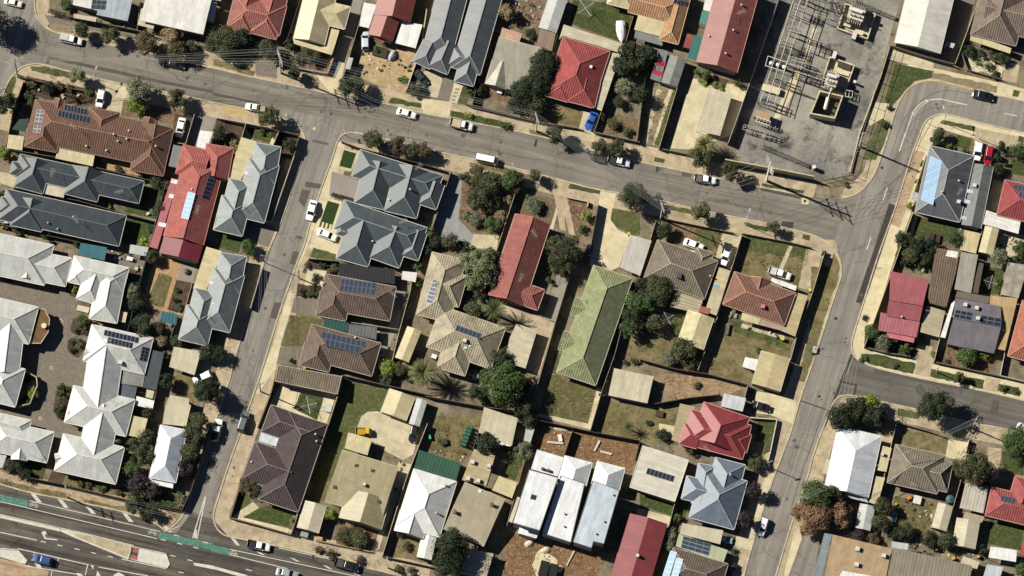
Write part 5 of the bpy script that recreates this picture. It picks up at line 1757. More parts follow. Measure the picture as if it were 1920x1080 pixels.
# ------------------------------------------------------------------ east of the middle street
house('slate blue gabled house on the street corner above its twin', 1200, 330, SLATE, [(962, 200, 1520, 375, 195, 'hh'), (1052, 492, 1125, 200, 208, 'ho'), (1262, 548, 1345, 230, 225, 'ho'), (1442, 495, 1500, 330, 130, 'ho')], cap='989fa2', gut='cfd1cb')
vent((1328, 380), (1187, 452)); antenna((1385, 240)); done()
house('slate blue gabled house with a white car on its drive', 1100, 690, SLATE, [(850, 545, 1408, 735, 212, 'hh'), (937, 872, 1015, 600, 222, 'ho'), (1152, 873, 1240, 640, 215, 'ho'), (1325, 842, 1385, 660, 120, 'ho'), (835, 652, 960, 690, 60, 'ho')], cap='989fa2', gut='cfd1cb')
vent((1075, 730)); antenna((1280, 610)); done()
carport('black flat carport roof above the solar brown house', metal('2b2c2e', rib=.3), 2.5, [(850, 875), (1226, 918), (1226, 1018), (843, 968)])
carport('small white slatted pergola behind the slate house', WHITE, 2.3, [(1277, 930), (1375, 940), (1365, 1005), (1270, 985)], name='pergola', cat='pergola')
at(400, 500)
house('dark brown tiled house with a double row of blue panels', 960, 210, tile('75645a'), [(735, 165, 1212, 252, 240, 'hh'), (792, 348, 825, 180, 205, 'ho')], cap='93806f', gut='b9aea0')
panels((863, 78), (1098, 108), (851, 162), 8, 2, 'blue'); antenna((1215, 200)); done()
house('dark brown tiled house with two staggered panel rows', 860, 560, tile('7b695e'), [(632, 500, 1100, 628, 236, 'hh'), (678, 688, 718, 530, 205, 'ho')], cap='93806f', gut='b9aea0')
panels((734, 437), (1032, 504), (727, 480), 9, 1, 'blue'); panels((757, 486), (992, 540), (750, 532), 7, 1, 'blue'); vent((958, 480)); done()
carport('deep green corrugated carport between the two brown houses', metal('27594f', rib=.3), 2.4, [(750, 350), (912, 376), (905, 446), (745, 408)])
carport('grey mesh patio roof next to the green carport', metal('6f7372', rib=.3), 2.3, [(914, 386), (1105, 408), (1100, 492), (905, 452)], name='patio_cover', cat='patio roof')
B('garage', 'long weathered shingle garage beside the walled yard', 'garage', 640, 760, 'a08f78')
flat('roof', tile('857868', '6b6154', .4), (2.5, 3.0), [(440, 665), (866, 742), (836, 860), (418, 772)], walls=True, edge='b8ad9a'); done()
shed('cream ridge roofed shed behind the mesh patio', CREAM, 1357, 418, 1272, 630, 100)
shed('large cream and grey gabled shed in the wide yard', CREAM, 1275, 852, 1215, 1010, 180, gut='d6cdb4')
shed('narrow pale gabled shed next to the large cream shed', SILV, 1410, 895, 1355, 1070, 75)
at(400, 780)
house('very dark brown tiled long house above the corner lawn', 480, 330, tile('55494a'), [(638, 12, 437, 605, 280, 'hh', 2.9), (357, 15, 655, 118, 195, 'ho', 2.85), (237, 297, 530, 395, 268, 'ho', 2.82)], cap='857b76', gut='b5ada4', wall='7c6c5e')
flat('patio_roof', metal('dfe6ec', rib=.12), 2.6, [(322, 108), (448, 150), (435, 210), (305, 170)]); vent((258, 312), (690, 125), (697, 172)); done()
house('wide beige metal roofed house with a cream front gable', 1000, 480, metal('b5a986', '98906f', .3, rib=.1), [(812, 402, 1195, 520, 368, 'gg', 2.9, .2), (990, 727, 1048, 530, 292, 'go', 2.8, .38)], gut='cfc4a2', wall='b5a888')
for q in ((965, 335), (1075, 370), (820, 480), (1118, 578)): skylight(q, s=.9, c='55544e')
aircon((1020, 465), s=.8); flat('carport_roof', CREAM, 2.6, [(910, 110), (1072, 155), (1040, 265), (885, 218)]); done()
shed('cream and grey gabled garage beside the lime bush', PALEF, 690, 588, 637, 772, 146, h=2.4, gut='d6cdb4', name='garage', cat='garage')
at(800, 780)
house('white hip roofed house joined to a green corrugated patio', 0, 600, metal('f4f4f0', rib=.05), [(58, 400, -60, 775, 300, 'hh', 2.9), (-122, 800, -80, 660, 200, 'go', 2.7)], gut=WG, cap='e5e5e0')
flat('patio_roof', metal('34604a', rib=.3), 2.7, [(-50, 228), (232, 318), (196, 445), (-85, 352)]); vent((65, 655), (125, 468)); done()
shed('white and grey gabled garage before the round dark tree', WHITE, 20, 795, -18, 962, 102, h=2.3, name='garage', cat='garage')
house('stretched beige house with many small roof boxes', 300, 640, metal('b8ad93', '9f9882', .3, rib=.1), [(185, 603, 458, 722, 345, 'gg', 2.9, .2)], gut='cfc6ac', wall='a99c80')
flat('annex_roof', metal('c2b38e', rib=.15), 2.7, [(320, 222), (462, 268), (402, 472), (238, 432)], walls=True, rib=1); flat('annex_roof', metal('8d7d66', rib=.2), 2.5, [(432, 385), (482, 402), (440, 492), (385, 476)], rib=1)
flat('carport_roof', CREAM, 2.4, [(484, 402), (612, 450), (576, 555), (440, 500)], rib=1); flat('annex_roof', metal('bdb39a', rib=.1), 2.5, [(262, 890), (452, 930), (400, 1100), (210, 1050)], walls=True)
aircon((312, 315), (422, 340), (282, 425), (350, 440)); skylight((360, 508)); chimney(190, 650, s=.6); chimney(440, 602, s=.6); done()
B('shed', 'cream sheet roofed shed with a white front strip', 'shed', 480, 70, 'b5ad98')
flat('roof', PALEF, 2.4, [(388, -60), (615, 15), (575, 200), (350, 112)], walls=True); flat('awning_roof', WHITE2, 2.2, [(462, 152), (582, 168), (566, 205), (440, 186)]); done()
carport('tiny pale square shed on the lawn beside the tree', SILV, 2.0, [(672, 70), (728, 85), (700, 180), (655, 165)], name='shed', cat='shed', walls=True)
TH = metal('f6f8fa', rib=.04)
PARA = '6b6f70'
B('townhouse', 'white flat roofed townhouse with the dark square rooflight', 'townhouse', 720, 600, 'b9b6ac')
flat('roof', TH, (6.2, 6.5), [(692, 362), (886, 416), (762, 772), (580, 720)], walls=True, edge=PARA); flat('porch_roof', TH, 3.2, [(630, 738), (762, 775), (740, 826), (615, 790)], walls=True)
flat('rear_roof', TH, 3.3, [(745, 226), (926, 280), (886, 408), (704, 358)], walls=True); flat('side_roof', PALEF, 3.0, [(612, 545), (632, 550), (576, 720), (552, 712)]); skylight((720, 548), s=1.3, c='3a3c3e'); aircon((782, 358), (822, 370), s=.7, c='5a5a58'); done()
B('townhouse', 'white flat roofed townhouse between its two neighbours', 'townhouse', 930, 620, 'b9b6ac')
flat('roof', TH, (4.9, 5.1), [(905, 402), (1066, 456), (972, 852), (778, 790)], walls=True, edge=PARA); roof(TH, [(1025, 293, 982, 448, 190, 'hg', 3.2, .5)], part='rear_roof', gut=WG); vent((928, 660), (925, 745)); done()
B('townhouse', 'pale blue white townhouse nearest the red metal shed', 'townhouse', 1150, 660, 'b9b6ac')
flat('roof', metal('cfdbe6', rib=.04), (6.0, 5.8), [(1120, 436), (1300, 502), (1195, 862), (1125, 846), (1112, 890), (988, 850)], walls=True, edge=PARA); roof(TH, [(1245, 330, 1205, 482, 190, 'hg', 3.2, .5)], part='rear_roof', gut=WG); vent((1255, 532), (1195, 712), (1140, 795)); done()
house('big plain red metal shed roof beside the townhouses', 1440, 880, metal('96484b', '83403f', .4, rib=.18), [(1495, 692, 1372, 1120, 268, 'go', 3.0, .25)], gut=None, wall='9b8a7c'); aircon((1424, 945), s=.8); done()
# ------------------------------------------------------------------ middle
at(800, 500)
house('long pale green tiled house with two side gablets', 1130, 400, tile('9da27a', '7b7d58', .5), [(1258, 35, 1008, 758, 278, 'hh', 2.9), (987, 266, 1130, 310, 125, 'go', 2.7), (907, 495, 1050, 540, 135, 'go', 2.7)], cap='a9b189', gut='c3c2a4', wall='a99e86')
antenna((1050, 230), s=.7); done()
LICH = tile('aca28c', 'cfc4a4', .5)
house('lichen stained tiled house with wings and two panel strips', 200, 450, LICH, [(150, -72, 42, 350, 232, 'hh', 2.8), (245, 168, 60, 118, 225, 'ho', 2.75), (47, 402, 482, 552, 300, 'hh', 2.85), (162, 710, 232, 480, 200, 'ho', 2.75)], cap='bfb395', gut='cfc2a2')
panels((42, 80), (86, 92), (-8, 240), 1, 6, 'blue'); panels((205, 392), (372, 452), (190, 430), 6, 1, 'blue'); aircon((258, 502)); skylight((262, 548), s=.6); skylight((292, 535), s=.5); done()
carport('long pale flat carport behind the lichen roofed house', PALEF, 2.4, [(605, 385), (746, 430), (667, 687), (525, 642), (560, 480)], rib=1)
carport('cream flat roofed shed beside the weedy vacant strip', PALEF, 2.4, [(1265, 685), (1532, 740), (1490, 922), (1226, 868)], name='shed', cat='shed', walls=True)
at(800, 250)
house('long faded red gabled house among the garden trees', 620, 850, tile('a2625a', '8c5a52', .5), [(717, 580, 536, 1128, 248, 'gg', 2.9, .5), (772, 1125, 640, 1080, 150, 'ho', 2.7)], cap='b57468', gut='d8b8ac', wall='8f7460')
antenna((725, 690), (635, 990)); done()
carport('pale grey flat carport beside the sunny concrete drive', metal('cfcbc0', rib=.08), 2.5, [(1372, 682), (1518, 725), (1440, 962), (1305, 905)])
at(1200, 250)
house('grey brown pyramid tiled house with white porch strip', 280, 900, tile('8b8070', '5c5648', .4), [(72, 847, 480, 990, 282, 'hh', 2.85), (440, 790, 390, 930, 120, 'ho', 2.6)], cap='b5aa98', gut='b5aa98')
chimney(265, 965, c='4a4e55', s=.9, h=.6); vent((475, 965)); flat('porch_roof', WHITE2, 2.4, [(342, 788), (502, 828), (490, 868), (335, 812)]); done()
at(1200, 500)
B('carport', 'patchy cream carport strip beside the grey pyramid house', 'carport', 520, 150)
flat('roof', metal('cbbf9c', 'dccfa6', .5, rib=.1), 2.4, [(535, 3), (612, 28), (515, 330), (438, 300)], rib=1); flat('repair_sheet', metal('8fb0c4', rib=.05), 2.42, [(505, 118), (540, 125), (530, 150), (495, 140)], posts=False, th=.02); done()
B('patio_cover', 'striped cream patio roof with a rusty red sheet', 'patio roof', 320, 240)
flat('roof', metal('c2b596', rib=.35), 2.5, [(245, 165), (425, 225), (395, 315), (200, 270)], rib=1); flat('rusty_sheet', metal('b0685a', rib=.2), 2.52, [(408, 265), (475, 280), (462, 322), (394, 305)], posts=False, th=.02); done()
shed('yellow patched cream and grey gabled garage behind the pyramid house', metal('d6cb9e', 'f0e8b0', .6), 412, 320, 340, 533, 182, h=2.6, name='garage', cat='garage', gut='d6cdb4')
house('terracotta brown tiled house with a white porch strip', 820, 220, tile('946b5b', '7a5c50', .4), [(598, 143, 1012, 288, 240, 'hh', 2.8), (815, 80, 782, 220, 150, 'go', 2.7)], cap='c9977f', gut='c4a893')
boxed = on_roof(832, 272); aircon((832, 272), c='d3857c'); flat('porch_roof', WHITE2, 2.4, [(892, 75), (1057, 130), (1050, 162), (880, 100)]); flat('verandah_roof', CREAM, 2.4, [(690, 310), (816, 346), (800, 392), (680, 358)]); flat('verandah_roof', metal('bfa391', rib=.2), 2.42, [(818, 346), (970, 388), (955, 432), (804, 392)]); done()
carport('tan flat carport along the terracotta brown house', metal('cbb88f', rib=.12), 2.4, [(1066, 177), (1132, 196), (1047, 472), (953, 432)], rib=1)
shed('broad cream garage beside the side street verge', metal('d3c296', 'b7a67c', .3), 915, 592, 850, 815, 196, h=2.7, pitch=.08, name='garage', cat='garage', gut='d6cdb4')
carport('tiny white shed against the broad cream garage', WHITE2, 2.0, [(710, 610), (796, 626), (780, 702), (690, 676)], name='shed', cat='shed', walls=True)
carport('plain pale square shed above the red house', metal('d7dade', rib=.05), 2.5, [(566, 855), (717, 887), (692, 978), (545, 942)], name='shed', cat='shed', walls=True)
at(1200, 780)
house('vivid red metal house with many hips near the side street', 520, 100, metal('9a4446', '8a4040', .4, rib=.15), [(315, 70, 722, 178, 240, 'hh', 2.8), (585, -42, 500, 200, 322, 'ho', 2.82), (735, 188, 600, 150, 130, 'ho', 2.7), (282, 118, 400, 150, 150, 'ho', 2.7)], cap='b0605f', gut='d9a39c')
flat('clear_sheet', WHITE2, 3.3, [(372, -8), (428, 4), (424, 18), (368, 6)], posts=False); antenna((450, 235)); done()
carport('tan strip carport along the vivid red house', metal('b9aa88', rib=.12), 2.4, [(270, -85), (374, -62), (262, 178), (212, 162)], rib=1)
B('house', 'low cream metal house with one row of dark panels', 'house', 150, 390, 'b5ac96')
flat('roof', metal('e3ddcc', 'c9c2ae', .3), (3.0, 3.3), [(18, 200), (327, 298), (235, 577), (-70, 480)], walls=True, rib=1, edge='e5e0d0'); panels((52, 348), (236, 405), (38, 390), 7, 1); done()
house('blue grey metal house with crossing hip roofs', 500, 520, metal('75828f', '8895a0', .3, rib=.1), [(572, 398, 482, 725, 312, 'hh', 2.9), (610, 305, 560, 500, 208, 'ho', 2.8), (297, 480, 520, 535, 160, 'ho', 2.8), (452, 330, 405, 600, 118, 'ho', 2.7)], cap='b5c0c8', gut='d5dade')
vent((610, 398)); flat('patio_roof', WHITE, 2.3, [(655, 470), (690, 478), (672, 595), (650, 590)]); done()
carport('cream white flat carport below the blue grey house', PALEF, 2.5, [(286, 722), (562, 772), (540, 866), (268, 795)])
B('house', 'brown roofed house with pale blue panels and lichen strip', 'house', 380, 960, '8c7c68')
roof(tile('74675c'), [(190, 1005, 560, 1115, 245, 'hh', 2.8)], cap='a3968a', gut='b5a894'); flat('patio_roof', metal('c2c4a4', '9fb58c', .4), 2.5, [(262, 795), (592, 905), (562, 992), (240, 880)])
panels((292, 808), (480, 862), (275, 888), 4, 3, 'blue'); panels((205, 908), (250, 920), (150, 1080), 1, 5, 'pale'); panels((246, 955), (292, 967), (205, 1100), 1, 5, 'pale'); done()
# ------------------------------------------------------------------ east
at(1520, 780)
house('white and pale blue hip roofed house beside the bronze tree', 290, 300, metal('e9eef2', rib=.05), [(332, 103, 240, 520, 300, 'hg', 2.9, .36)], gut=WG, wall='c4bdab')
flat('verandah_roof', SILV, 2.5, [(185, 450), (328, 475), (392, 586), (198, 535)]); flat('carport_roof', CREAM, 2.4, [(482, 200), (547, 216), (510, 377), (445, 365)]); flat('carport_roof', CREAM, 2.42, [(436, 405), (502, 416), (450, 602), (395, 582)]); flat('lean_to_roof', PALEF, 2.3, [(103, 290), (130, 297), (110, 392), (78, 385)]); aircon((485, 262), s=.8); done()
house('grey weathered tiled hip house above the swing yard', 720, 350, tile('8d8475', '716a5c', .4), [(545, 320, 882, 397, 268, 'hh', 2.85), (940, 415, 800, 385, 205, 'ho', 2.75)], cap='b5ac9c', gut='b9b0a0', wall='8c7a66'); antenna((690, 470), s=.7); done()
carport('white ribbed carport beside the large round tree', metal('cdc6b8', rib=.25), 2.4, [(1045, 450), (1198, 487), (1165, 657), (1005, 620)])
house('salmon red tiled house with a short panel row', 1350, 580, tile('ab5a58', '95504c', .35), [(1200, 575, 1640, 680, 200, 'hh', 2.8), (1470, 432, 1420, 600, 185, 'ho', 2.75)], cap='b56a64', gut='d5a39a'); panels((1290, 532), (1386, 556), (1280, 572), 4, 1, 'blue'); done()
carport('red verandah roof at the edge beside the square lawn', metal('c0525a', rib=.2), 2.4, [(1430, 850), (1500, 860), (1480, 950), (1412, 938)], name='verandah', cat='verandah')
shed('cream ridge shed at the corner of the swing yard', PALEF, 912, 597, 865, 765, 105)
shed('broad cream ridge shed between the carport and lawn', PALEF, 1065, 700, 1032, 885, 160)
shed('pale ridge shed behind the white and blue house', SILV, 385, 600, 350, 765, 105)
carport('small beige shed below the white ribbed carport', metal('b7a992', rib=.1), 2.1, [(1040, 645), (1175, 680), (1155, 720), (1030, 690)], name='lean_to', cat='lean-to')
B('warehouse', 'big tan sheet roofed building with three roof units', 'warehouse', 330, 950, 'b0a692')
flat('roof', metal('b99f7b', 'c7b18f', .4, rib=.16), 4.0, [(148, 800), (548, 895), (500, 1130), (85, 1130)], walls=True); flat('box_gutter', metal('8f9ba0', rib=.02), 4.05, [(92, 790), (146, 799), (70, 1100), (18, 1100)], posts=False); aircon((318, 900), (495, 945), (312, 1005), s=1.1); flat('awning_roof', WHITE, 4.08, [(215, 1045), (470, 1090), (460, 1110), (180, 1100)], posts=False); done()
B('warehouse', 'grey ribbed roof building beside the tan one', 'warehouse', 700, 980, 'a39a88')
flat('roof', metal('9a927f', rib=.3), 3.8, [(562, 888), (865, 955), (1090, 1010), (1070, 1130), (500, 1130)], walls=True); flat('lean_to_roof', SILV, 3.0, [(548, 846), (662, 862), (655, 905), (545, 890)]); done()
carport('bright white flat roof below the broad cream shed', WHITE2, 2.6, [(1215, 880), (1392, 906), (1385, 985), (1200, 955)])
carport('pale blue and white shed roof at the yard corner', metal('cdd6dc', rib=.1), 2.4, [(1190, 1000), (1300, 1020), (1270, 1120), (1160, 1100)], name='shed', cat='shed', walls=True)
carport('narrow cream lean-to beside the grey ribbed building', PALEF, 2.6, [(1030, 945), (1140, 985), (1120, 1040), (1010, 1000)], name='lean_to', cat='lean-to')
at(1520, 500)
B('house', 'rose red metal roofed house on the street corner', 'house', 620, 250, 'a8988a')
RO = metal('b0656b', 'a0585a', .4, rib=.16)
flat('roof', RO, (2.9, 3.9), [(540, 30), (800, 85), (757, 265), (530, 226)], walls=True); flat('rear_roof', RO, (3.92, 2.9), [(528, 229), (757, 269), (735, 368), (512, 332)], walls=True); flat('front_roof', metal('b9727a', rib=.25), 2.75, [(472, 308), (738, 370), (715, 478), (455, 430)], walls=True); flat('verandah_roof', metal('cf7a82', rib=.1), 2.45, [(515, 442), (702, 482), (695, 513), (510, 476)]); vent((615, 340)); done()
carport('long brown tiled roof strip behind the rose red house', tile('7d6c5a', '6b5c4c', .4), 2.9, [(842, -130), (1006, -100), (985, 20), (915, 275), (802, 245), (790, 195), (815, 60)], name='garage', cat='garage', walls=True)
flat('clear_sheet', WHITE, 2.93, [(925, -112), (998, -100), (988, -58), (910, -72)], posts=False, th=.02)
carport('plain grey flat roof beside the long brown strip', metal('aaa598', rib=.1), 2.7, [(1016, -100), (1130, -80), (1082, 180), (970, 152)], name='garage', cat='garage', walls=True)
carport('dark brown narrow shed next to the plain grey roof', metal('66584c', rib=.2), 2.4, [(1138, -30), (1168, -20), (1130, 182), (1084, 175)], name='shed', cat='shed', walls=True)
B('house', 'purple grey metal house with panels near the tan patio', 'house', 1100, 390, '93836f')
PG = metal('7b767d', '8a8688', .3, rib=.18)
flat('rear_roof', metal('7d7164', rib=.2), 2.6, [(988, 165), (1212, 203), (1200, 250), (975, 206)], walls=True); flat('roof', PG, (2.8, 3.7), [(976, 210), (1285, 268), (1285, 405), (962, 348)], walls=True); flat('front_roof', PG, (3.72, 2.7), [(962, 351), (1285, 408), (1238, 586), (918, 522)], walls=True)
panels((978, 288), (1095, 310), (965, 342), 3, 2); panels((1150, 325), (1290, 350), (1140, 380), 3, 2); aircon((1045, 260), (1122, 282), (1130, 352)); done()
carport('white narrow carport beside the purple grey house', WHITE2, 2.5, [(950, 248), (978, 225), (908, 482), (875, 475)])
carport('tan sheet patio roof wrapping the purple grey house', metal('c6ab7c', rib=.2), 2.5, [(1212, 196), (1398, 212), (1312, 567), (1250, 553), (1292, 400), (1205, 290)], name='patio_cover', cat='patio roof')
carport('weathered patchy grey roof beside the tan patio', metal('a39a8a', 'cfc6b4', .6, rib=.2), 2.6, [(1330, -30), (1470, -10), (1402, 212), (1283, 188)], name='garage', cat='garage', walls=True)
house('orange red tiled house cut by the east edge', 1440, 450, tile('b3705a', '9c6350', .4), [(1425, 628, 1525, 250, 195, 'ho', 2.8)], cap='dc927a', gut='dcb39c'); done()
carport('beige carport between the rose red and purple houses', metal('c0b496', 'a59a80', .3, rib=.12), 2.3, [(785, 262), (908, 300), (868, 478), (735, 440)], rib=1)
at(1520, 250)
house('grey metal gabled house with a wide pale solar array', 860, 330, metal('63666a', rib=.12), [(955, 118, 855, 565, 308, 'hh', 2.9, .36)], cap='b5b8b8', gut='cfd0cc')
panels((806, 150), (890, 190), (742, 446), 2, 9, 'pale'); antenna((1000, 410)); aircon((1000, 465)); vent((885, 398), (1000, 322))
roof(metal('77797a', rib=.15), [(1168, 215, 1085, 630, 130, 'gg', 2.6, .3)], part='annex_roof', gut='b5b8b8'); aircon((1107, 355))
for x, y in ((1090, 385), (1075, 455), (1050, 565)):
 a = roof_hit(x, y)
 flat('clear_sheet', metal('cfd9e6', rib=.02), a[0].z + .06, [(x - 32, y - 10), (x + 34, y + 4), (x + 28, y + 28), (x - 38, y + 14)], posts=False, th=.02)
done()
house('crimson red tiled house with a small panel block', 1400, 440, tile('a24c4e', '8f4a48', .3), [(1284, 432, 1640, 515, 252, 'hh', 2.8)], cap='b5605f', gut='d9a09a'); panels((1375, 342), (1460, 356), (1366, 378), 3, 1, 'blue'); panels((1408, 392), (1462, 402), (1400, 428), 2, 1, 'blue'); done()
B('patio_cover', 'white sheet patio roof behind the crimson house', 'patio roof', 1290, 600)
flat('roof', WHITE, 2.5, [(1185, 518), (1418, 592), (1402, 678), (1163, 612)], rib=1); done()
shed('long cream gabled shed below the white patio sheet', CREAM, 1225, 635, 1180, 812, 98)
carport('cream flat carport behind the grey solar house', metal('dac99c', rib=.06), 2.4, [(1040, 652), (1147, 676), (1115, 812), (1008, 786)])
carport('small grey lean-to against the solar house wall', SILV, 2.1, [(690, 395), (728, 402), (715, 458), (676, 450)], name='lean_to', cat='lean-to')
# ================================================================== FENCES AND WALLS
def fences(ox, oy, rows):
 at(ox, oy)
 for lab, pts, *k in rows:
  h = k[0] if k else 1.8
  c = k[1] if len(k) > 1 else '8d8a80'
  fence('brick_wall' if 'wall' in lab else 'fence', lab, pts, h, c, .2 if 'wall' in lab else .07, 'wall' if 'wall' in lab else 'fence')
fences(0, 0, [
 ('dark fence along the pale blue metal roofed house', [(465, 112), (650, 148), (925, 206)], 1.7, '5c564e'),
 ('tan fence around the garden bed of the wide brown house', [(112, 515), (400, 580), (560, 612)], 1.0, '7d6a54'),
 ('fence along the street path beside the green shade sail', [(160, 545), (95, 725), (38, 985)], 1.7, 'a08a6c'),
 ('pale fence between the white sedan drive and grey concrete', [(1312, 770), (1252, 972), (1165, 960)], 1.6, 'b9b3a4'),
 ('fence beside the big low white building', [(945, 0), (925, 205), (1040, 232)], 1.7, '857f74')])
fences(0, 250, [
 ('grey fence between the brown house and upper charcoal house', [(90, 112), (370, 160), (640, 228), (960, 305), (1100, 335)], 1.8, '6a665e'),
 ('brown fence between the two charcoal houses', [(90, 365), (530, 455), (860, 548), (1060, 598)], 1.8, '5e5850'),
 ('dark fence below the lower charcoal house', [(-10, 612), (290, 682), (540, 735)], 1.8, '5a544c'),
 ('fence along the pink awning of the long red house', [(1120, 335), (1000, 790)], 1.9, '6f6a62'),
 ('green screen fence beside the brick path garden', [(1000, 800), (935, 1040), (840, 1420)], 2.0, '2f4a48')])
fences(0, 500, [
 ('fence beside the narrow lane of white villas', [(1112, 570), (1040, 905), (985, 1060)], 1.8, '8a7f70'),
 ('pale fence along the rose bed of the brick garden', [(1300, 100), (1235, 330)], 1.7, 'b5ab98'),
 ('fence behind the worn beige flat carport', [(1200, 330), (1150, 480), (1370, 530)], 1.7, '7d766a'),
 ('curved cream wall round the sunken villa garden', [(165, 700), (245, 745), (252, 800), (200, 925), (120, 942)], 1.9, 'b8ae94')])
fences(0, 780, [
 ('dark fence along the highway footpath below the villas', [(190, 415), (430, 462), (840, 560), (1225, 632)], 1.7, '5b5347'),
 ('fence up the middle street beside the white cottage trees', [(1228, 632), (1290, 500), (1420, 60)], 1.7, '6b665c'),
 ('fence on the lane side of the narrow white cottage', [(1075, 70), (1000, 420), (990, 560)], 1.7, '6b665c')])
fences(400, 0, [
 ('tall fence along the long lane beside white carports', [(1030, 0), (895, 455), (875, 520)], 1.9, 'a79a82'),
 ('dark fence west of the cream gabled house', [(585, 0), (500, 260), (470, 300)], 1.8, '4f4a44'),
 ('low pinkish wall before the cream gabled house', [(530, 452), (770, 495), (815, 380)], 1.0, 'b29a80'),
 ('low wall beside the wide concrete drive of the charcoal unit', [(1440, 60), (1400, 330), (1300, 612)], 1.1, 'cdbf9f'),
 ('fence round the bare soil front yard', [(25, 795), (220, 832), (150, 1060)], 1.7, 'bdb39c'),
 ('pale fence round the small square front lawn', [(220, 830), (445, 878), (400, 985)], 1.8, 'c9bfa6'),
 ('dark fence round the shady corner garden', [(450, 882), (580, 912), (545, 1050)], 1.8, '8b8273')])
fences(800, 0, [
 ('fence between the charcoal unit and beige cottage', [(505, 0), (335, 590), (310, 700)], 1.8, '635b50'),
 ('brown front fence along the footpath by the long hedge', [(265, 702), (600, 785), (745, 812)], 1.6, '6d5a48'),
 ('low front fence of the red square house', [(775, 825), (1010, 862), (1065, 880)], 1.2, '8d8170'),
 ('fence between the red square house and bare side yard', [(1178, 755), (1130, 890), (1440, 958)], 1.5, '9a8f7c'),
 ('fence between silver shed and back lawn', [(960, 0), (885, 225), (820, 470)], 1.8, '5d574e'),
 ('timber fence behind the covered boat', [(1400, 90), (1345, 275)], 1.7, 'a58d78')])
fences(1200, 0, [
 ('fence between the tyre tracked lawn and concrete drive', [(252, 590), (128, 1000)], 1.9, 'b3aa96'),
 ('dark mesh fence between the red flats and gravel yard', [(945, -20), (742, 560)], 2.2, '3f3f44'),
 ('pale slatted fence between the carport and gravel yard', [(740, 560), (595, 965)], 2.2, 'c8c2b2'),
 ('low fence in front of the palm and concrete drive', [(130, 1000), (345, 1045)], 1.3, '8d8170'),
 ('fence beside the orange tiled house garden', [(60, 300), (30, 560), (-20, 960)], 1.7, '5d574e')])
fences(1200, 250, [
 ('tall cream wall along the south side of the gravel yard', [(575, 175), (900, 235), (1178, 290)], 3.2, 'd3c3a0'),
 ('front fence of the grey pyramid house', [(165, 575), (400, 625), (635, 672)], 1.1, '6d6558'),
 ('front fence of the terracotta brown house', [(690, 675), (1010, 735), (1160, 772)], 1.1, '6d6558'),
 ('fence between the two weedy front yards', [(690, 680), (612, 930), (530, 1220), (390, 1600)], 1.8, 'b5ad9c'),
 ('side street fence of the terracotta brown house', [(1245, 808), (1165, 1070), (1055, 1380), (1015, 1530)], 1.8, 'c4bca8'),
 ('fence west of the grey pyramid house', [(108, 590), (0, 950), (-40, 1080)], 1.8, 'a59a88')])
fences(1520, 0, [
 ('low cream wall east of the gravel yard', [(535, 308), (470, 520), (330, 900), (265, 1160)], .7, 'd8c8a2'),
 ('fence in front of the tall white hall', [(535, 305), (780, 382), (970, 432)], 2.0, '8c8474'),
 ('pale fence between the hall and brown grey house', [(1135, 0), (975, 430)], 1.5, 'd2c6a8'),
 ('picket fence around the white pebble garden', [(1020, 360), (1060, 470), (1290, 535)], 1.1, '8b8070')])
fences(400, 250, [
 ('low wall along the shaded side of the pale stepped house', [(545, 150), (392, 595), (235, 560)], 1.5, 'aaa393'),
 ('dark fence along the footpath behind the corner slate house', [(865, 55), (990, 100), (1440, 215), (1590, 262)], 1.7, '57524a'),
 ('fence between the two slate blue houses', [(880, 452), (1160, 545), (1450, 635)], 1.8, '4d4a45'),
 ('fence between the slate house and solar brown house', [(645, 845), (850, 865)], 1.7, '5d574e'),
 ('fence between the slate houses and blue gravel drive', [(1605, 255), (1480, 630), (1400, 900)], 1.8, '8c867a'),
 ('low wall along the shaded side of the second stepped house', [(330, 905), (250, 1180)], 1.5, 'aaa393')])
fences(400, 500, [
 ('pale fence behind the two dark brown houses', [(1345, 40), (1330, 160), (1255, 432), (1190, 705)], 1.8, 'c2bba9'),
 ('long grey fence below the dark brown houses', [(868, 732), (1440, 862), (1480, 870)], 1.9, '6f6c64'),
 ('brick wall beside the path up the middle street', [(440, 655), (385, 860), (300, 1080)], 1.6, '8f7a62'),
 ('fence between the walled yard and wide back lawn', [(868, 735), (838, 870), (775, 1065), (560, 1690)], 1.9, 'a49c8c'),
 ('thin fence between the two dark brown houses', [(750, 345), (900, 372), (1260, 425)], 1.8, 'b3ac9c')])
fences(400, 780, [
 ('corner brick wall round the lawn of the dark long house', [(195, 425), (112, 685), (300, 735), (522, 798)], 1.2, '7b6a58'),
 ('pale fence between the beige house and white house', [(1445, 50), (1300, 425), (1140, 945)], 1.8, 'c9c1ae'),
 ('low wall along the highway path below the beige house', [(690, 838), (1060, 915)], .8, 'a89478'),
 ('front fence of the white hip house by the highway', [(1140, 945), (1440, 1010), (1560, 1040)], 1.3, '7d7668'),
 ('fence between the cream garage and the dark long house', [(570, 665), (525, 795)], 1.8, 'a49c8c')])
fences(800, 250, [
 ('fence between the bushy garden and long red house', [(600, 395), (470, 795), (380, 1100)], 1.8, 'b2a68c'),
 ('fence between the red house drive and concrete drive', [(1160, 470), (1085, 885)], 1.8, '7a7266'),
 ('low front wall beside the twin concrete tracks', [(945, 430), (1090, 460), (1085, 495)], .9, 'c9bda2')])
fences(800, 500, [
 ('long fence between the red house drive and green house', [(965, 60), (870, 370), (730, 860)], 1.9, '9c9484'),
 ('fence on the east of the long green house', [(1400, 90), (1270, 590), (1185, 830), (1105, 1105)], 1.9, '8c8474'),
 ('fence below the lichen roofed house', [(-10, 872), (385, 945), (720, 990)], 1.9, '6f6a60')])
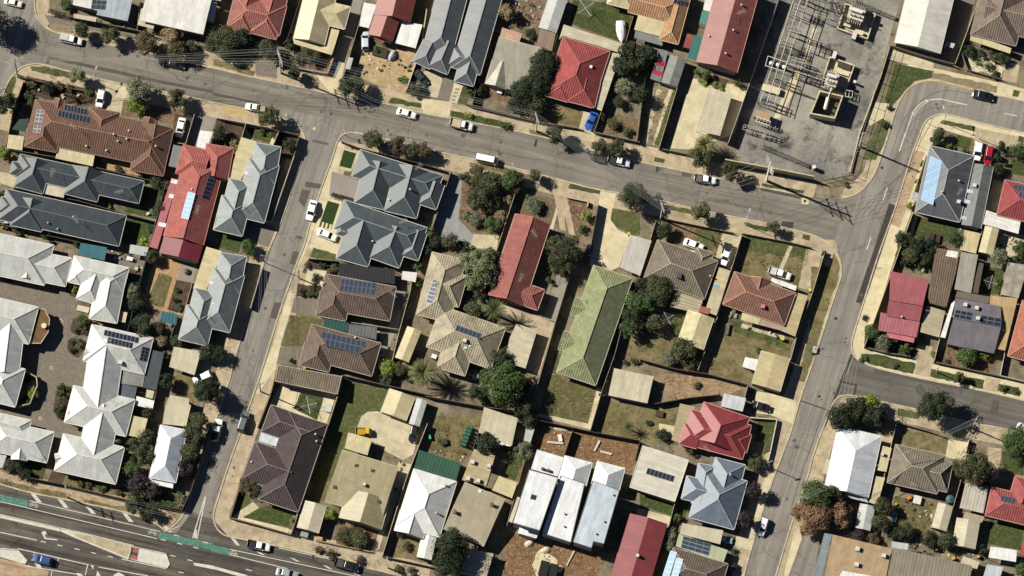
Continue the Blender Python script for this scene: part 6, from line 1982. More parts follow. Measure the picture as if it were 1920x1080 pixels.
fences(800, 780, [
 ('dark fence behind the townhouse building site', [(755, 28), (1110, 105), (1440, 165), (1410, 290)], 1.9, '4d463e'),
 ('fence between the back lawn and townhouse site', [(735, 40), (600, 520), (540, 740)], 1.9, '8c8474'),
 ('rusty fence between the two halves of the building site', [(985, 95), (925, 275)], 1.8, '77614a'),
 ('fence between the swing garden and cream shed', [(380, 0), (345, 130), (310, 225)], 1.8, '6b665c'),
 ('fence between the green patio and stretched beige house', [(230, 320), (95, 800), (30, 980)], 1.8, '857d6e')])
fences(1200, 500, [
 ('fence below the weedy back yards', [(0, 625), (240, 690), (450, 722), (735, 798)], 1.8, '5f584c'),
 ('short pale fence above the plain square shed', [(728, 800), (705, 885)], 1.8, 'c4bca8'),
 ('sagging fence above the vivid red house', [(100, 925), (330, 885), (545, 862)], 1.8, '5f584c')])
fences(1200, 780, [
 ('pale low wall beside the side street lawn', [(740, 10), (925, 22), (880, 240), (850, 355)], 1.0, 'd3c9b4'),
 ('fence between the panel roofed cream house and red shed', [(330, 300), (235, 585), (195, 740), (90, 1090)], 1.8, 'a9a08e')])
fences(1520, 250, [
 ('cream wall along the footpath by the solar grey house', [(782, 140), (690, 420)], 1.4, 'c2b48e'),
 ('long cream fence along the street path of the leafy yard', [(692, 530), (560, 900), (440, 1230), (362, 1440)], 1.7, 'd3c7a6'),
 ('fence between the crimson house and solar grey house', [(1235, 300), (1180, 515), (1130, 810)], 1.7, '9a9282')])
fences(1520, 500, [
 ('low front wall of the rose red corner house', [(362, 540), (500, 578), (672, 605)], 1.0, '6f665a'),
 ('pale fence between rose red and purple grey houses', [(872, 480), (832, 640)], 1.5, 'd8d0ba'),
 ('front wall of the purple grey house', [(835, 642), (1278, 738)], 1.1, '6b5f52'),
 ('white fence east of the purple grey house', [(1312, 570), (1280, 735), (1440, 772)], 1.4, 'ddd6c4')])
fences(1520, 780, [
 ('front fence of the weathered hip house', [(590, 45), (790, 100), (930, 148)], 1.1, '857c6c'),
 ('pale fence beside the white and blue house', [(580, 45), (545, 185), (490, 430)], 1.7, 'c9c1ae'),
 ('fence between the swing yard and ribbed carport', [(1015, 430), (960, 620), (930, 770)], 1.8, 'b5ad9c'),
 ('white post fence beside the concrete drive', [(1070, 155), (1050, 240)], 1.5, 'd8d0ba')])
at(0, 0, 1)
open_fence('open steel post fence along the east of the gravel yard', [(1668, 88), (1640, 175), (1605, 290), (1596, 326)], 3.0)
open_fence('open steel gate panels at the gravel yard corner', [(1596, 328), (1560, 334), (1527, 341)], 3.0, 2.2, name='security_gate')
# ================================================================== VEHICLES
at(0, 0)
car('canopy', 'e9e7e0', 405, 252, 556, 284, 'white canopy ute parked by the round road trees')
car('hatch', 'e6e7e6', 692, 603, 667, 724, 'white hatchback nose to the wide brown house')
car('sedan', 'eceae4', 1234, 795, 1205, 925, 'white sedan on the dark drive beside the red house')
car('sedan', '22262e', 1105, 412, 1250, 446, 'dark sedan hidden under the last round road tree')
car('sedan', 'dcdad4', 40, 6, 140, 30, 'white sedan cut by the top edge at the crossing')
car('suv', '25292b', 175, 705, 130, 800, 'dark wagon in shade above the green shade sail')
at(0, 250)
car('hatch', 'efede6', -60, 562, 62, 590, 'white hatchback at the lower charcoal house carport')
at(0, 500)
car('hatch', 'e2e3e2', 1445, 715, 1292, 782, 'white hatchback half under a street tree by the beige carport')
at(400, 0)
car('hatch', 'b7bcc2', 1027, 338, 1025, 214, 'silver hatchback under the west white carport')
car('sedan', '33383f', 1365, 478, 1440, 572, 'charcoal sedan on the diagonal by the charcoal unit')
car('sedan', 'efede8', 1238, 748, 1368, 785, 'white sedan parked opposite the street corner')
car('ute', 'e8e6e0', 350, 738, 218, 716, 'white ute with loaded tray beside the kerb tree', 'b9ad92')
at(400, 250)
car('sedan', 'eeede8', 682, 452, 645, 588, 'white sedan parked along the middle street kerb')
car('sedan', 'edece6', 702, 660, 832, 712, 'white sedan on the cream drive of the slate house')
at(400, 780)
car('suv', '5d6468', 180, 108, 226, -30, 'grey wagon parked on the middle street')
car('ute', 'dfe0de', 5, 172, 42, 22, 'white ute with dark tray in tree shade', '26282a')
car('mini', 'c9a224', 958, 104, 1070, 108, 'small yellow flatbed loader on the concrete yard', 'c29a1e', cat='loader')
car('hatch', '24272b', 1362, 62, 1338, 178, 'black hatchback beside the narrow pale shed')
car('ute', 'ecebe6', 228, 862, 384, 892, 'white ute parked at the highway corner', '1f2022')
car('ute', '1e2023', 803, 982, 1000, 1036, 'black ute with a slatted rack on the highway', '4a4c4c')
car('sedan', '8d969e', 422, 1048, 575, 1082, 'silver sedan driving along the highway')
at(0, 780)
car('hatch', '2f4f7c', 360, 990, 214, 952, 'blue hatchback waiting in the bottom turning lane')
at(800, 0)
car('single_cab', 'eceae4', 156, 824, 312, 862, 'white ute with a cream flat tray on the road', 'c9bd9c')
car('coupe', '2453a8', 1142, 748, 1085, 874, 'bright blue coupe beside the red square house')
at(800, 250)
car('van', 'f1efe8', 334, 163, 482, 194, 'white van parked by the bushy garden')
car('ute', 'cfd5da', 1222, 172, 1374, 208, 'silver white ute towing a dark trailer', '2f3133')
car('sedan', '1f2b4d', 1108, 752, 1068, 862, 'dark blue sedan in the shade by the concrete drive')
at(1200, 250)
car('ute', 'e4e5e2', 366, 302, 514, 322, 'white ute with tools parked under the palm tree', '6d6a62')
car('sedan', 'efeee9', 296, 728, 428, 778, 'white sedan on the grass of the pyramid house')
car('coupe', 'ecebe6', 602, 762, 556, 894, 'white coupe on the drive of the pyramid house')
car('ute', 'e9e8e2', 866, 922, 1018, 972, 'white ute on the lawn of the terracotta house', 'd3d1c8')
at(1200, 500)
car('sedan', '1f2226', 752, 925, 882, 962, 'black sedan in shade above the vivid red house')
at(1200, 780)
car('suv', 'e6e8ea', 850, 688, 812, 808, 'white wagon parked on the side street near tree shadows')
car('hatch', 'a9b1b6', 545, 826, 596, 838, 'silver hatchback poking out of the cream flat carport')
car('sedan', '202327', 640, 1010, 590, 1080, 'black sedan at the bottom beside the lichen strip roof')
at(1520, 0)
car('sedan', '15171a', 1085, 628, 1240, 664, 'black sedan parked on the curving street')
at(1520, 250)
car('hatch', 'f0efea', 1142, 52, 1118, 188, 'white hatchback on the drive of the solar grey house')
car('hatch', '8f1a26', 1212, 84, 1192, 218, 'deep red hatchback beside the white hatchback')
at(1520, 780)
car('hatch', '5c2a2a', 1205, 395, 1178, 475, 'maroon hatchback in the shade of the large round tree')
car('sedan', 'b9c0c6', 1415, 70, 1480, 110, 'silver sedan cut by the east edge of the side road')
# trailer and boat
at(800, 250)
p_ = P(1165, 168, .8); zt = ground_z(p_)
tr_ = thing('box_trailer', 'dark open box trailer behind the silver white ute', 'trailer', (p_.x, p_.y, zt))
m_ = MB(); A_ = -.26
m_.box((p_.x, p_.y, zt + .45), (3.2, 1.7, .08), A_)
for s_, w_, l_ in ((.82, .06, 3.2), (-.82, .06, 3.2)):
 m_.box((p_.x - s_ * math.sin(A_), p_.y + s_ * math.cos(A_), zt + .532), (l_, w_, .4), A_)
m_.build('tray', plain('3a3b3c', .7, .3), tr_)
for s_ in (.95, -.95):
 w_ = MB(); c_ = Vector((p_.x - s_ * math.sin(A_), p_.y + s_ * math.cos(A_), zt + .32)); d_ = Vector((-math.sin(A_), math.cos(A_), 0)) * .1
 w_.bar(c_ - d_, c_ + d_, .32, 12); w_.build('wheel', plain('1b1b1b', .8), tr_)
m_ = MB(); d_ = Vector((math.cos(A_), math.sin(A_), 0)); m_.bar(Vector((p_.x, p_.y, zt + .45)) + d_ * 1.6, Vector((p_.x, p_.y, zt + .45)) + d_ * 2.9, .06, 6); m_.build('drawbar', plain('2c2c2c', .6), tr_)
at(800, 0)
p_ = P(1312, 212, .9); zt = ground_z(p_)
bt_ = thing('covered_boat', 'boat under a white cover on the back lawn', 'boat', (p_.x, p_.y, zt))
m_ = MB(); d_ = (P(1318, 285, .9) - P(1308, 140, .9)).normalized(); n_ = Vector((-d_.y, d_.x, 0)); rr_ = []
for t_, w_, h_ in ((-2.6, .95, 1.0), (-1.5, 1.1, 1.35), (-.2, 1.12, 1.5), (1.0, .95, 1.3), (2.0, .55, 1.15), (2.7, .08, 1.05)):
 c_ = Vector((p_.x, p_.y, zt)) + d_ * t_
 rr_.append([c_ + n_ * w_ * k + Vector((0, 0, z)) for k, z in ((-.5, .35), (-1, .8), (-.55, h_ - .1), (0, h_), (.55, h_ - .1), (1, .8), (.5, .35))])
for a_, b_ in zip(rr_, rr_[1:]):
 for i in range(6): m_.face([a_[i], b_[i], b_[i + 1], a_[i + 1]])
m_.face(rr_[0]); m_.build('cover', plain('e9ebee', .7, .15), bt_, True)
m_ = MB()
for t_ in (-1, .8): m_.beam(Vector((p_.x, p_.y, zt + .36)) + d_ * t_ - n_, Vector((p_.x, p_.y, zt + .36)) + d_ * t_ + n_, .12, .36)
m_.build('cradle', plain('5a5852', .7), bt_)
# ================================================================== TREES AND SHRUBS
def trees(ox, oy, rows):
 at(ox, oy)
 for x, y, r, k, lab, *a in rows:
  tree(x, y, r, k, lab, a[0] if a else None)
trees(0, 0, [
 (545, 205, 60, 'olive', 'round olive tree beside the white canopy ute', 4.4), (742, 232, 64, 'gum', 'round tree second along from the white canopy ute', 4.8), (996, 290, 86, 'bronze', 'largest of the round road trees opposite the brown house', 5.6), (1190, 342, 68, 'bronze', 'round tree over the hidden dark sedan', 5.0),
 (1160, 240, 70, 'dry', 'thin half bare tree in front of the white building', 4.0), (1290, 320, 50, 'olive', 'low olive bush beside the half bare tree', 2.6), (1440, 300, 60, 'dark', 'dark tree beside the long white building end', 4.5),
 (522, 508, 55, 'pale', 'feathery pale street tree beside the light pole', 4.6), (945, 602, 88, 'grey', 'large grey green tree on the concrete drive edge', 5.8), (918, 712, 74, 'lime', 'bright variegated tree beside the concrete drive', 4.0), (1190, 668, 66, 'olive', 'round olive street tree opposite the last road tree', 4.6),
 (602, 618, 34, 'bright', 'bright green ball shrub beside the white hatchback', 1.6), (322, 592, 48, 'dark', 'dark shrub in the brown garden bed', 2.2), (398, 578, 34, 'bronze', 'bronze ball shrub in the brown garden bed', 1.5), (472, 592, 34, 'bronze', 'second bronze ball shrub in the brown garden bed', 1.4),
 (212, 575, 34, 'olive', 'olive shrub at the corner of the brown garden bed', 1.3), (190, 640, 36, 'olive', 'olive shrub near the garden bed west end', 1.3), (515, 668, 26, 'bronze', 'little bronze shrub against the brown house wall', 1.0), (205, 690, 28, 'olive', 'little olive shrub at the brown house corner', 1.0),
 (35, 690, 78, 'dark', 'dark tree over the corner street path', 5.5), (438, 30, 44, 'bright', 'bright bush beside the clipped road hedge', 2.0), (-75, 130, 110, 'dark', 'big dark tree cut by the west edge at the crossing', 8.0), (20, 1030, 44, 'lime', 'yellow green bush beside the cream shed', 2.0)])
at(0, 0)
hedge('clipped dark hedge above the corner kerb', [(325, 75), (445, 105)], 1.1, 1.4)
trees(0, 250, [
 (20, 130, 42, 'bright', 'bright bush at the upper charcoal house corner', 2.0), (1052, 330, 46, 'olive', 'olive bush at the end of the upper charcoal house', 2.4), (1128, 348, 38, 'olive', 'olive bush against the red awning top', 2.2), (1108, 405, 42, 'dark', 'dark bush against the red awning', 2.4), (1085, 500, 44, 'purple', 'purple bush beside the white garden rocks', 2.6), (1075, 560, 38, 'dark', 'dark bush above the lower lawn corner', 2.0), (1035, 530, 30, 'pale', 'white flowering bush on the upper lawn', 1.4), (975, 740, 42, 'lime', 'lime bush at the lower lawn corner', 1.8), (1015, 650, 36, 'bright', 'bright bush along the lower lawn', 1.6), (305, 690, 34, 'bright', 'round bright bush below the lower charcoal house', 2.4), (735, 495, 20, 'lime', 'tiny lime ball shrub by the upper lawn', .9), (1020, 832, 46, 'olive', 'olive tree beside the pale lean-to roof', 3.0), (512, 755, 28, 'olive', 'olive shrub left of the blue shade cloth', 1.6),
 (120, 660, 40, 'olive', 'low olive shrub below the white hatchback', 1.4), (270, 1000, 30, 'dark', 'dark shrub on the brown drive edge', 1.0), (60, 985, 30, 'dark', 'dark shrub under the first white villa', 1.0), (10, 420, 40, 'dark', 'dark bush between the charcoal house drives', 2.0), (905, 1050, 44, 'grey', 'grey green bush by the stepped villa garden', 2.6), (500, 1050, 34, 'lime', 'golden round bush below the first white villa', 2.0), (950, 300, 30, 'olive', 'olive shrub along the orange paved court', 1.2), (800, 250, 34, 'olive', 'white dotted shrub along the orange paved court', 1.0)])
trees(0, 500, [
 (548, 365, 46, 'bright', 'clipped bright round tree on the garden island', 2.6), (535, 522, 34, 'bright', 'clipped ball shrub on the lower garden island', 1.5), (490, 560, 26, 'dark', 'small dark shrub on the lower garden island', .9), (520, 435, 24, 'dark', 'small dark shrub under the clipped round tree', .9), (575, 445, 24, 'olive', 'small olive shrub under the clipped round tree', .9), (480, 510, 22, 'olive', 'tiny olive shrub at the garden island edge', .7),
 (402, 848, 36, 'bright', 'bright clipped ball above the villa drive', 1.8), (418, 815, 30, 'dark', 'dark ball at the top of the drive row', 1.6), (468, 825, 24, 'bright', 'small bright ball beside the drive row', 1.2), (405, 920, 48, 'bronze', 'bronze green ball in the middle of the drive row', 2.2), (380, 968, 28, 'bright', 'bright ball near the end of the drive row', 1.6), (415, 1010, 30, 'dark', 'dark ball at the bottom of the drive row', 1.5),
 (925, 240, 62, 'dark', 'dark bush behind the stepped white villa', 3.2), (890, 190, 40, 'grey', 'grey bush behind the stepped white villa', 2.6), (975, 395, 78, 'dark', 'dark tree beside the teal arbour', 4.2), (1065, 410, 50, 'olive', 'olive tree below the teal arbour', 3.2), (1085, 500, 46, 'dry', 'brown leaved bush below the teal arbour', 2.4), (1120, 610, 36, 'olive', 'olive bush left of the beige carport', 2.2), (1195, 510, 44, 'olive', 'olive bush above the beige carport', 2.4), (1400, 575, 62, 'dark', 'dark tree beside the beige carport', 4.0), (1125, 770, 52, 'dark', 'dark tree in the yard of the white cottage', 3.6),
 (1400, 860, 92, 'dark', 'large dark street tree over the white hatchback', 6.8), (1000, 990, 46, 'dark', 'dark bush beside the cream villa carport', 3.0), (1340, 1060, 72, 'olive', 'olive tree beside the white cottage roof', 4.6), (1190, 160, 26, 'bright', 'rose bush at the top of the rose bed', 1.0), (1175, 220, 26, 'olive', 'rose bush in the middle of the rose bed', 1.0), (1210, 270, 28, 'bright', 'rose bush at the bottom of the rose bed', 1.0), (220, 850, 44, 'lime', 'yellow green bush inside the curved wall', 1.8), (180, 900, 38, 'dark', 'dark bush inside the curved wall', 1.5), (190, 760, 40, 'dark', 'dark ferny bush at the curved wall top', 1.6)])
trees(0, 780, [
 (1300, 130, 76, 'olive', 'upper olive tree between the cottage and middle street', 4.6), (1280, 240, 70, 'olive', 'middle olive tree between the cottage and street', 4.4), (1240, 350, 60, 'purple', 'purple tree beside the blue cottage roof', 4.0), (900, 200, 50, 'olive', 'olive tree right of the dish villa', 3.6), (985, 150, 66, 'olive', 'loose olive tree between villa and cottage', 4.4), (960, 270, 72, 'olive', 'broad olive tree between villa and cottage', 4.4), (890, 360, 54, 'bright', 'bright tree between villa and cottage', 3.4), (930, 460, 76, 'purple', 'dark purple tree above the highway hedge', 4.6), (1030, 500, 56, 'purple', 'small purple tree right of the dark purple one', 3.6),
 (90, 345, 60, 'dark', 'dark round bush below the edge villa', 2.8), (165, 395, 44, 'dark', 'dark bush at the highway fence end', 2.4), (905, 600, 58, 'dark', 'dark street tree beside the highway path', 4.2), (1020, 640, 54, 'dark', 'dark low street tree near the corner', 3.2), (540, 450, 34, 'olive', 'grassy shrub in the dish villa bed', 1.0), (680, 490, 34, 'bright', 'bright grassy shrub in the dish villa bed', 1.0), (800, 510, 30, 'bronze', 'bronze grassy shrub in the dish villa bed', 1.0), (600, 465, 26, 'olive', 'small olive shrub in the dish villa bed', .9)])
at(0, 780)
hedge('clipped hedge block above the highway path', [(860, 545), (970, 560)], 2.2, 1.8, 'bright')
hedge('clipped hedge around the brown cottage lawn', [(1010, 570), (1185, 605), (1215, 515)], 1.2, 1.5, 'bright')
trees(400, 0, [
 (65, 280, 105, 'olive', 'broad dark bush below the bright red house', 5.0), (190, 260, 70, 'dark', 'dark tree against the bright red house', 4.4), (365, 335, 78, 'olive', 'spreading olive tree beside the tall pole', 4.6), (255, 345, 36, 'olive', 'small olive bush left of the spreading tree', 2.2), (150, 425, 40, 'grey', 'grey low bush on the road verge', 2.0), (510, 310, 42, 'dark', 'dark round bush above the pinkish wall', 2.6), (650, 375, 66, 'olive', 'loose bush in the cream house garden', 2.6), (560, 400, 40, 'bronze', 'bronze bush in the cream house garden', 1.8),
 (552, 495, 52, 'dark', 'round street tree at the pole foot', 4.0), (935, 590, 84, 'dark', 'broad dark street tree at the lane entrance', 5.0), (378, 785, 74, 'olive', 'olive street tree beside the loaded white ute', 5.0), (40, 900, 52, 'dark', 'dark tree in the bare soil yard', 3.6), (145, 975, 40, 'dry', 'thin dry tree in the bare soil yard', 2.6), (515, 970, 46, 'dark', 'dark small tree in the shady corner garden', 3.0), (1085, 940, 74, 'olive', 'olive tree at the path corner above the slate house', 5.0), (1245, 985, 62, 'bronze', 'bronze tree second along the slate house fence', 4.2), (1345, 1010, 58, 'olive', 'olive tree third along the slate house fence', 4.0),
 (1280, 540, 34, 'bright', 'triangular low bush beside the wide concrete drive', 1.0), (1370, 600, 52, 'dark', 'dark shrub below the charcoal sedan', 1.8), (1105, 330, 28, 'bright', 'small bright shrub beside the silver hatchback', 1.2), (330, 890, 24, 'olive', 'little shrub on the square front lawn fence', .9), (400, 910, 24, 'olive', 'little shrub at the square lawn corner', .9)])
trees(400, 250, [
 (1430, 115, 56, 'bronze', 'bronze tree last along the slate house fence', 4.0), (230, 770, 58, 'bright', 'bright tree between the two stepped houses', 3.2), (730, 885, 30, 'dark', 'low dark shrub beside the cream paved square', 1.0), (640, 890, 30, 'bronze', 'low bronze shrub beside the cream paved square', .9), (695, 975, 34, 'dark', 'planter shrub in the cream paved square', 1.0), (820, 900, 30, 'bright', 'bright shrub below the slate house', 1.2), (790, 935, 26, 'olive', 'olive shrub near the black carport', 1.0), (1380, 905, 34, 'bright', 'clipped ball tree beside the white slatted pergola', 2.4), (1410, 820, 30, 'bright', 'bright bush at the slate house east end', 2.0), (1440, 760, 40, 'dark', 'dark bush at the slate house east end', 2.4), (670, 1040, 34, 'purple', 'purple shrub below the cream paved square', 1.2), (710, 1060, 28, 'olive', 'olive shrub near the dark brown house front', 1.0), (1395, 1010, 34, 'bright', 'bright bush beside the small white pergola', 2.0)])
at(400, 250)
hedge('long low dark hedge between the slate house drives', [(800, 408), (870, 430), (945, 452)], .8, .8)
trees(400, 500, [
 (1180, 680, 58, 'lime', 'bright lime tree below the ridge roofed shed', 3.4), (1165, 760, 44, 'olive', 'olive bush below the lime tree', 2.6), (1270, 690, 52, 'olive', 'olive tree beside the golden palm', 3.2), (30, 590, 60, 'dark', 'dark small tree below the second stepped house', 3.6), (525, 635, 18, 'dark', 'little ball shrub on the paved drive', 1.0), (20, 810, 40, 'dark', 'dark bush near the large dark street tree', 3.0), (1310, 200, 30, 'olive', 'olive bush on the fence behind the brown house', 1.8), (1300, 270, 28, 'bronze', 'bronze bush on the fence behind the brown house', 1.6), (650, 180, 30, 'olive', 'olive bush before the dark brown house', 1.0), (600, 170, 30, 'purple', 'purple bush before the dark brown house', 1.0), (700, 170, 26, 'bright', 'bright bush before the dark brown house', .9)])
trees(400, 780, [
 (240, 470, 66, 'bronze', 'bronze leafless tree at the dark long house corner', 3.6), (310, 510, 60, 'dark', 'dark tree beside the bronze leafless one', 3.4), (785, 655, 46, 'lime', 'lime green bush right of the cream garage', 2.6), (890, 810, 58, 'olive', 'pale olive bush in the beige house garden', 2.4), (985, 830, 66, 'olive', 'broad bush in the beige house garden', 2.6), (960, 780, 50, 'bronze', 'bronze bush in the beige house garden', 2.0), (715, 895, 38, 'olive', 'small olive bush on the highway verge', 1.6), (795, 930, 40, 'bronze', 'bronze bush on the highway verge', 1.4), (990, 985, 40, 'purple', 'low purple bush on the highway verge', 1.0), (1260, 1030, 40, 'olive', 'low olive bush far along the highway verge', 1.0), (1340, 1045, 36, 'olive', 'low bush last along the highway verge', 1.0), (540, 700, 24, 'grey', 'grey climbing shrub at the lawn fence', 1.4), (1300, 880, 40, 'bronze', 'dry bush in the white hip house garden', 1.2), (1260, 800, 26, 'purple', 'red leaved shrub below the white front gable', 1.0)])
trees(800, 0, [
 (545, 80, 56, 'dry', 'bare pale tree on the bare back yard', 3.6), (700, 235, 44, 'dark', 'dark bush beside the silver gabled shed', 2.2), (790, 430, 92, 'dark', 'upper dark tree of the long garden hedge', 5.4), (755, 545, 90, 'dark', 'second dark tree of the long garden hedge', 5.2), (640, 650, 108, 'dark', 'widest tree of the long garden hedge', 5.0), (720, 710, 84, 'olive', 'lowest tree of the long garden hedge', 4.4), (830, 500, 50, 'dark', 'dark tree against the red square house', 4.0), (590, 720, 50, 'dark', 'dark shrub at the street end of the hedge', 2.6), (690, 560, 60, 'olive', 'olive tree in the hedge middle', 4.2),
 (875, 908, 62, 'dark', 'dark round street tree below the red square house', 4.8), (1185, 790, 32, 'dark', 'dark shrub beside the bright blue coupe', 1.6), (1260, 835, 44, 'olive', 'olive bush in the bare side yard', 1.6), (1360, 890, 36, 'olive', 'olive low bush at the side yard fence', 1.2), (1370, 350, 74, 'dark', 'dark tree right of the cream verandah top', 5.0), (1320, 450, 74, 'dark', 'dark tree right of the cream verandah', 4.8), (1400, 440, 66, 'olive', 'olive tree behind the cream verandah trees', 4.6), (1335, 590, 64, 'grey', 'grey green tree in the side yard', 3.6), (1300, 690, 44, 'dark', 'dark bush in the side yard', 2.2), (1170, 990, 50, 'olive', 'olive bush on the verge by the trailer', 2.6), (1275, 985, 62, 'olive', 'olive street tree above the silver white ute', 4.4),
 (285, 780, 26, 'lime', 'yellow tuft shrub on the road verge', .8), (540, 850, 40, 'olive', 'low olive shrub at the verge end', 1.0), (505, 835, 26, 'bright', 'bright tuft shrub at the verge end', .8), (290, 625, 28, 'bright', 'bright shrub by the stepping garden', 1.2), (355, 600, 44, 'dark', 'dark shrub below the charcoal unit end', 1.8)])
trees(1200, 0, [
 (440, 505, 42, 'bright', 'bright round bush on the red flats garden bed', 2.2), (385, 487, 24, 'bright', 'little bright bush on the flats garden bed', 1.2), (660, 568, 32, 'bright', 'bright round bush beside the slatted fence', 2.0), (30, 380, 78, 'dark', 'dark tree beside the striped shed', 4.6), (0, 640, 60, 'dark', 'dark tree in the tyre tracked lawn yard', 4.0), (400, 1060, 76, 'olive', 'broad olive tree below the tall palm', 4.6), (500, 575, 28, 'lime', 'yellow low shrub on the bed edge', .7), (425, 555, 34, 'lime', 'yellow low shrub along the garden bed', .7), (545, 585, 26, 'lime', 'yellow low shrub at the bed corner', .6)])
trees(1200, 250, [
 (600, 258, 64, 'olive', 'dense olive street tree beside the tall cream wall', 5.2), (-40, 430, 90, 'dark', 'large dark street tree near the concrete drive', 5.6), (412, 535, 64, 'gum', 'pale gum street tree before the pyramid house', 5.0), (900, 630, 46, 'olive', 'small olive street tree near the bent corner', 3.6), (165, 655, 60, 'dark', 'dark tree at the pyramid house corner', 3.2), (75, 940, 16, 'olive', 'little weed shrub beside the west fence', .6), (1245, 815, 26, 'dark', 'dark bush at the corner fence top', 1.4)])
trees(800, 250, [
 (260, 300, 42, 'olive', 'olive bush at the bushy garden corner', 2.4), (350, 270, 56, 'bronze', 'bronze bush at the bushy garden top', 3.0), (340, 340, 60, 'olive', 'olive tree beside the bronze bush', 3.6), (440, 330, 84, 'olive', 'broad olive tree in the bushy garden', 4.4), (355, 430, 88, 'olive', 'largest olive tree in the bushy garden', 4.8), (550, 310, 72, 'bright', 'bright green tree in the bushy garden', 4.2), (430, 470, 70, 'olive', 'low olive tree at the bushy garden heart', 3.2), (620, 310, 48, 'bronze', 'bronze tree beside the fence of the bushy garden', 3.2), (600, 360, 50, 'olive', 'olive bush over the garden fence', 3.0), (735, 285, 46, 'gum', 'small street tree beside the bushy garden', 3.8),
 (440, 625, 58, 'bright', 'bright tree in the lower bushy garden', 3.2), (500, 560, 44, 'dry', 'pinkish bare tree in the lower bushy garden', 2.6), (330, 580, 50, 'grey', 'grey bush in the lower bushy garden', 2.2), (270, 560, 34, 'grey', 'grey low bush by the blue gravel', 1.4), (550, 450, 34, 'dry', 'pale dry shrub at the garden fence', 1.6), (720, 480, 60, 'grey', 'spiky grey plant in the round garden', 2.2), (690, 450, 34, 'bright', 'bright plant beside the spiky grey one', 1.6),
 (155, 720, 56, 'olive', 'clipped round tree beside the blue gravel', 3.4), (60, 730, 46, 'dark', 'dark bush left of the clipped round tree', 2.6), (10, 680, 50, 'bright', 'bright bush at the slate house boundary', 2.6), (0, 790, 44, 'dark', 'dark bush above the lichen roof', 2.4), (250, 760, 40, 'dark', 'dark shrub below the blue gravel', 1.8),
 (300, 850, 84, 'pale', 'tall pale wispy tree beside the lichen roof', 6.0), (370, 930, 96, 'pale', 'largest pale wispy tree beside the lichen roof', 6.4), (420, 820, 60, 'grey', 'grey bare tree against the faded red roof', 5.0), (330, 1010, 66, 'pale', 'lower pale wispy tree beside the lichen roof', 5.4), (440, 1010, 44, 'gum', 'dull gum tree beside the faded red roof', 4.4),
 (930, 800, 108, 'olive', 'big spreading tree right of the faded red roof', 6.2), (870, 760, 66, 'olive', 'olive tree touching the faded red roof', 5.0), (890, 920, 60, 'olive', 'lower olive tree beside the faded red roof', 4.4), (1070, 560, 40, 'lime', 'yellow green palm like shrub on the drive bed', 1.8), (1050, 640, 34, 'bright', 'bright shrub at the end of the drive bed', 1.4), (830, 990, 30, 'bright', 'thin bright shrub beside the red house', 1.6)])
trees(800, 500, [
 (320, 290, 66, 'olive', 'olive tree above the cycad palm', 4.0), (360, 200, 44, 'olive', 'olive bush at the lichen house corner', 3.0), (490, 600, 62, 'olive', 'upper tree of the big dark grove', 4.8), (520, 790, 128, 'bright', 'largest tree of the big grove below the lichen roof', 8.0), (350, 860, 66, 'dark', 'dark tree on the left of the big grove', 4.6), (420, 740, 60, 'olive', 'olive tree at the lichen house corner', 4.8), (560, 900, 84, 'olive', 'lower tree of the big grove', 5.4), (660, 960, 70, 'dark', 'dark tree at the grove end', 4.4), (650, 800, 60, 'dark', 'dark shaded tree beside the green house lawn', 4.4), (700, 1040, 54, 'bright', 'bright bush at the back lawn fence', 3.0), (540, 560, 34, 'olive', 'olive bush beside the flat carport', 2.6), (540, 650, 46, 'dark', 'dark tree beside the flat carport', 3.6),
 (1400, 240, 70, 'bright', 'top of the tall green hedge trees by the green house', 4.6), (1390, 330, 70, 'dark', 'second of the tall hedge trees by the green house', 4.6), (1370, 420, 66, 'bright', 'lowest of the tall hedge trees by the green house', 4.4), (1465, 220, 70, 'dark', 'dark tree behind the tall hedge trees', 4.8), (1400, 640, 30, 'olive', 'low shrub on the vacant dirt strip', 1.0), (1340, 650, 24, 'olive', 'tiny shrub on the vacant dirt strip', .8)])
trees(1200, 500, [
 (120, 160, 96, 'olive', 'broad olive brown tree beside the pyramid house', 5.2), (30, 240, 72, 'bright', 'bright tree west of the olive brown one', 4.8), (105, 385, 62, 'olive', 'round dark tree in the pyramid house back yard', 4.0), (20, 120, 56, 'dark', 'dark tree at the pyramid house west side', 4.4), (10, 400, 50, 'dark', 'dark bush at the west back yard fence', 3.2), (290, 570, 88, 'olive', 'spreading olive tree behind the patched garage', 4.6), (190, 620, 56, 'grey', 'grey green bush below the spreading olive tree', 2.6), (340, 660, 50, 'bronze', 'bare bronze bush at the yard corner', 2.2), (380, 800, 32, 'olive', 'weed clump on the vacant dirt', .8), (795, 570, 22, 'bright', 'bright weed beside the broad garage', .8), (1175, 560, 34, 'bright', 'bright weed on the side street verge', .6), (60, 1060, 30, 'olive', 'weed in the swing back yard', .7)])
trees(800, 780, [
 (400, 190, 78, 'dark', 'dark tree between the cream shed and beige house', 4.6), (655, 240, 62, 'grey', 'drooping grey tree on the back lawn', 3.6), (165, 900, 118, 'dark', 'tall dark round tree in front of the beige house', 8.4), (150, 1000, 100, 'dark', 'dark tree at the bottom edge by the beige house', 7.0), (690, 20, 60, 'dark', 'dark bush above the tiny pale shed', 3.4), (240, 180, 24, 'bright', 'bright weed beside the green covered trailer', .8), (100, 180, 30, 'olive', 'weed clump in the trailer yard', .8)])
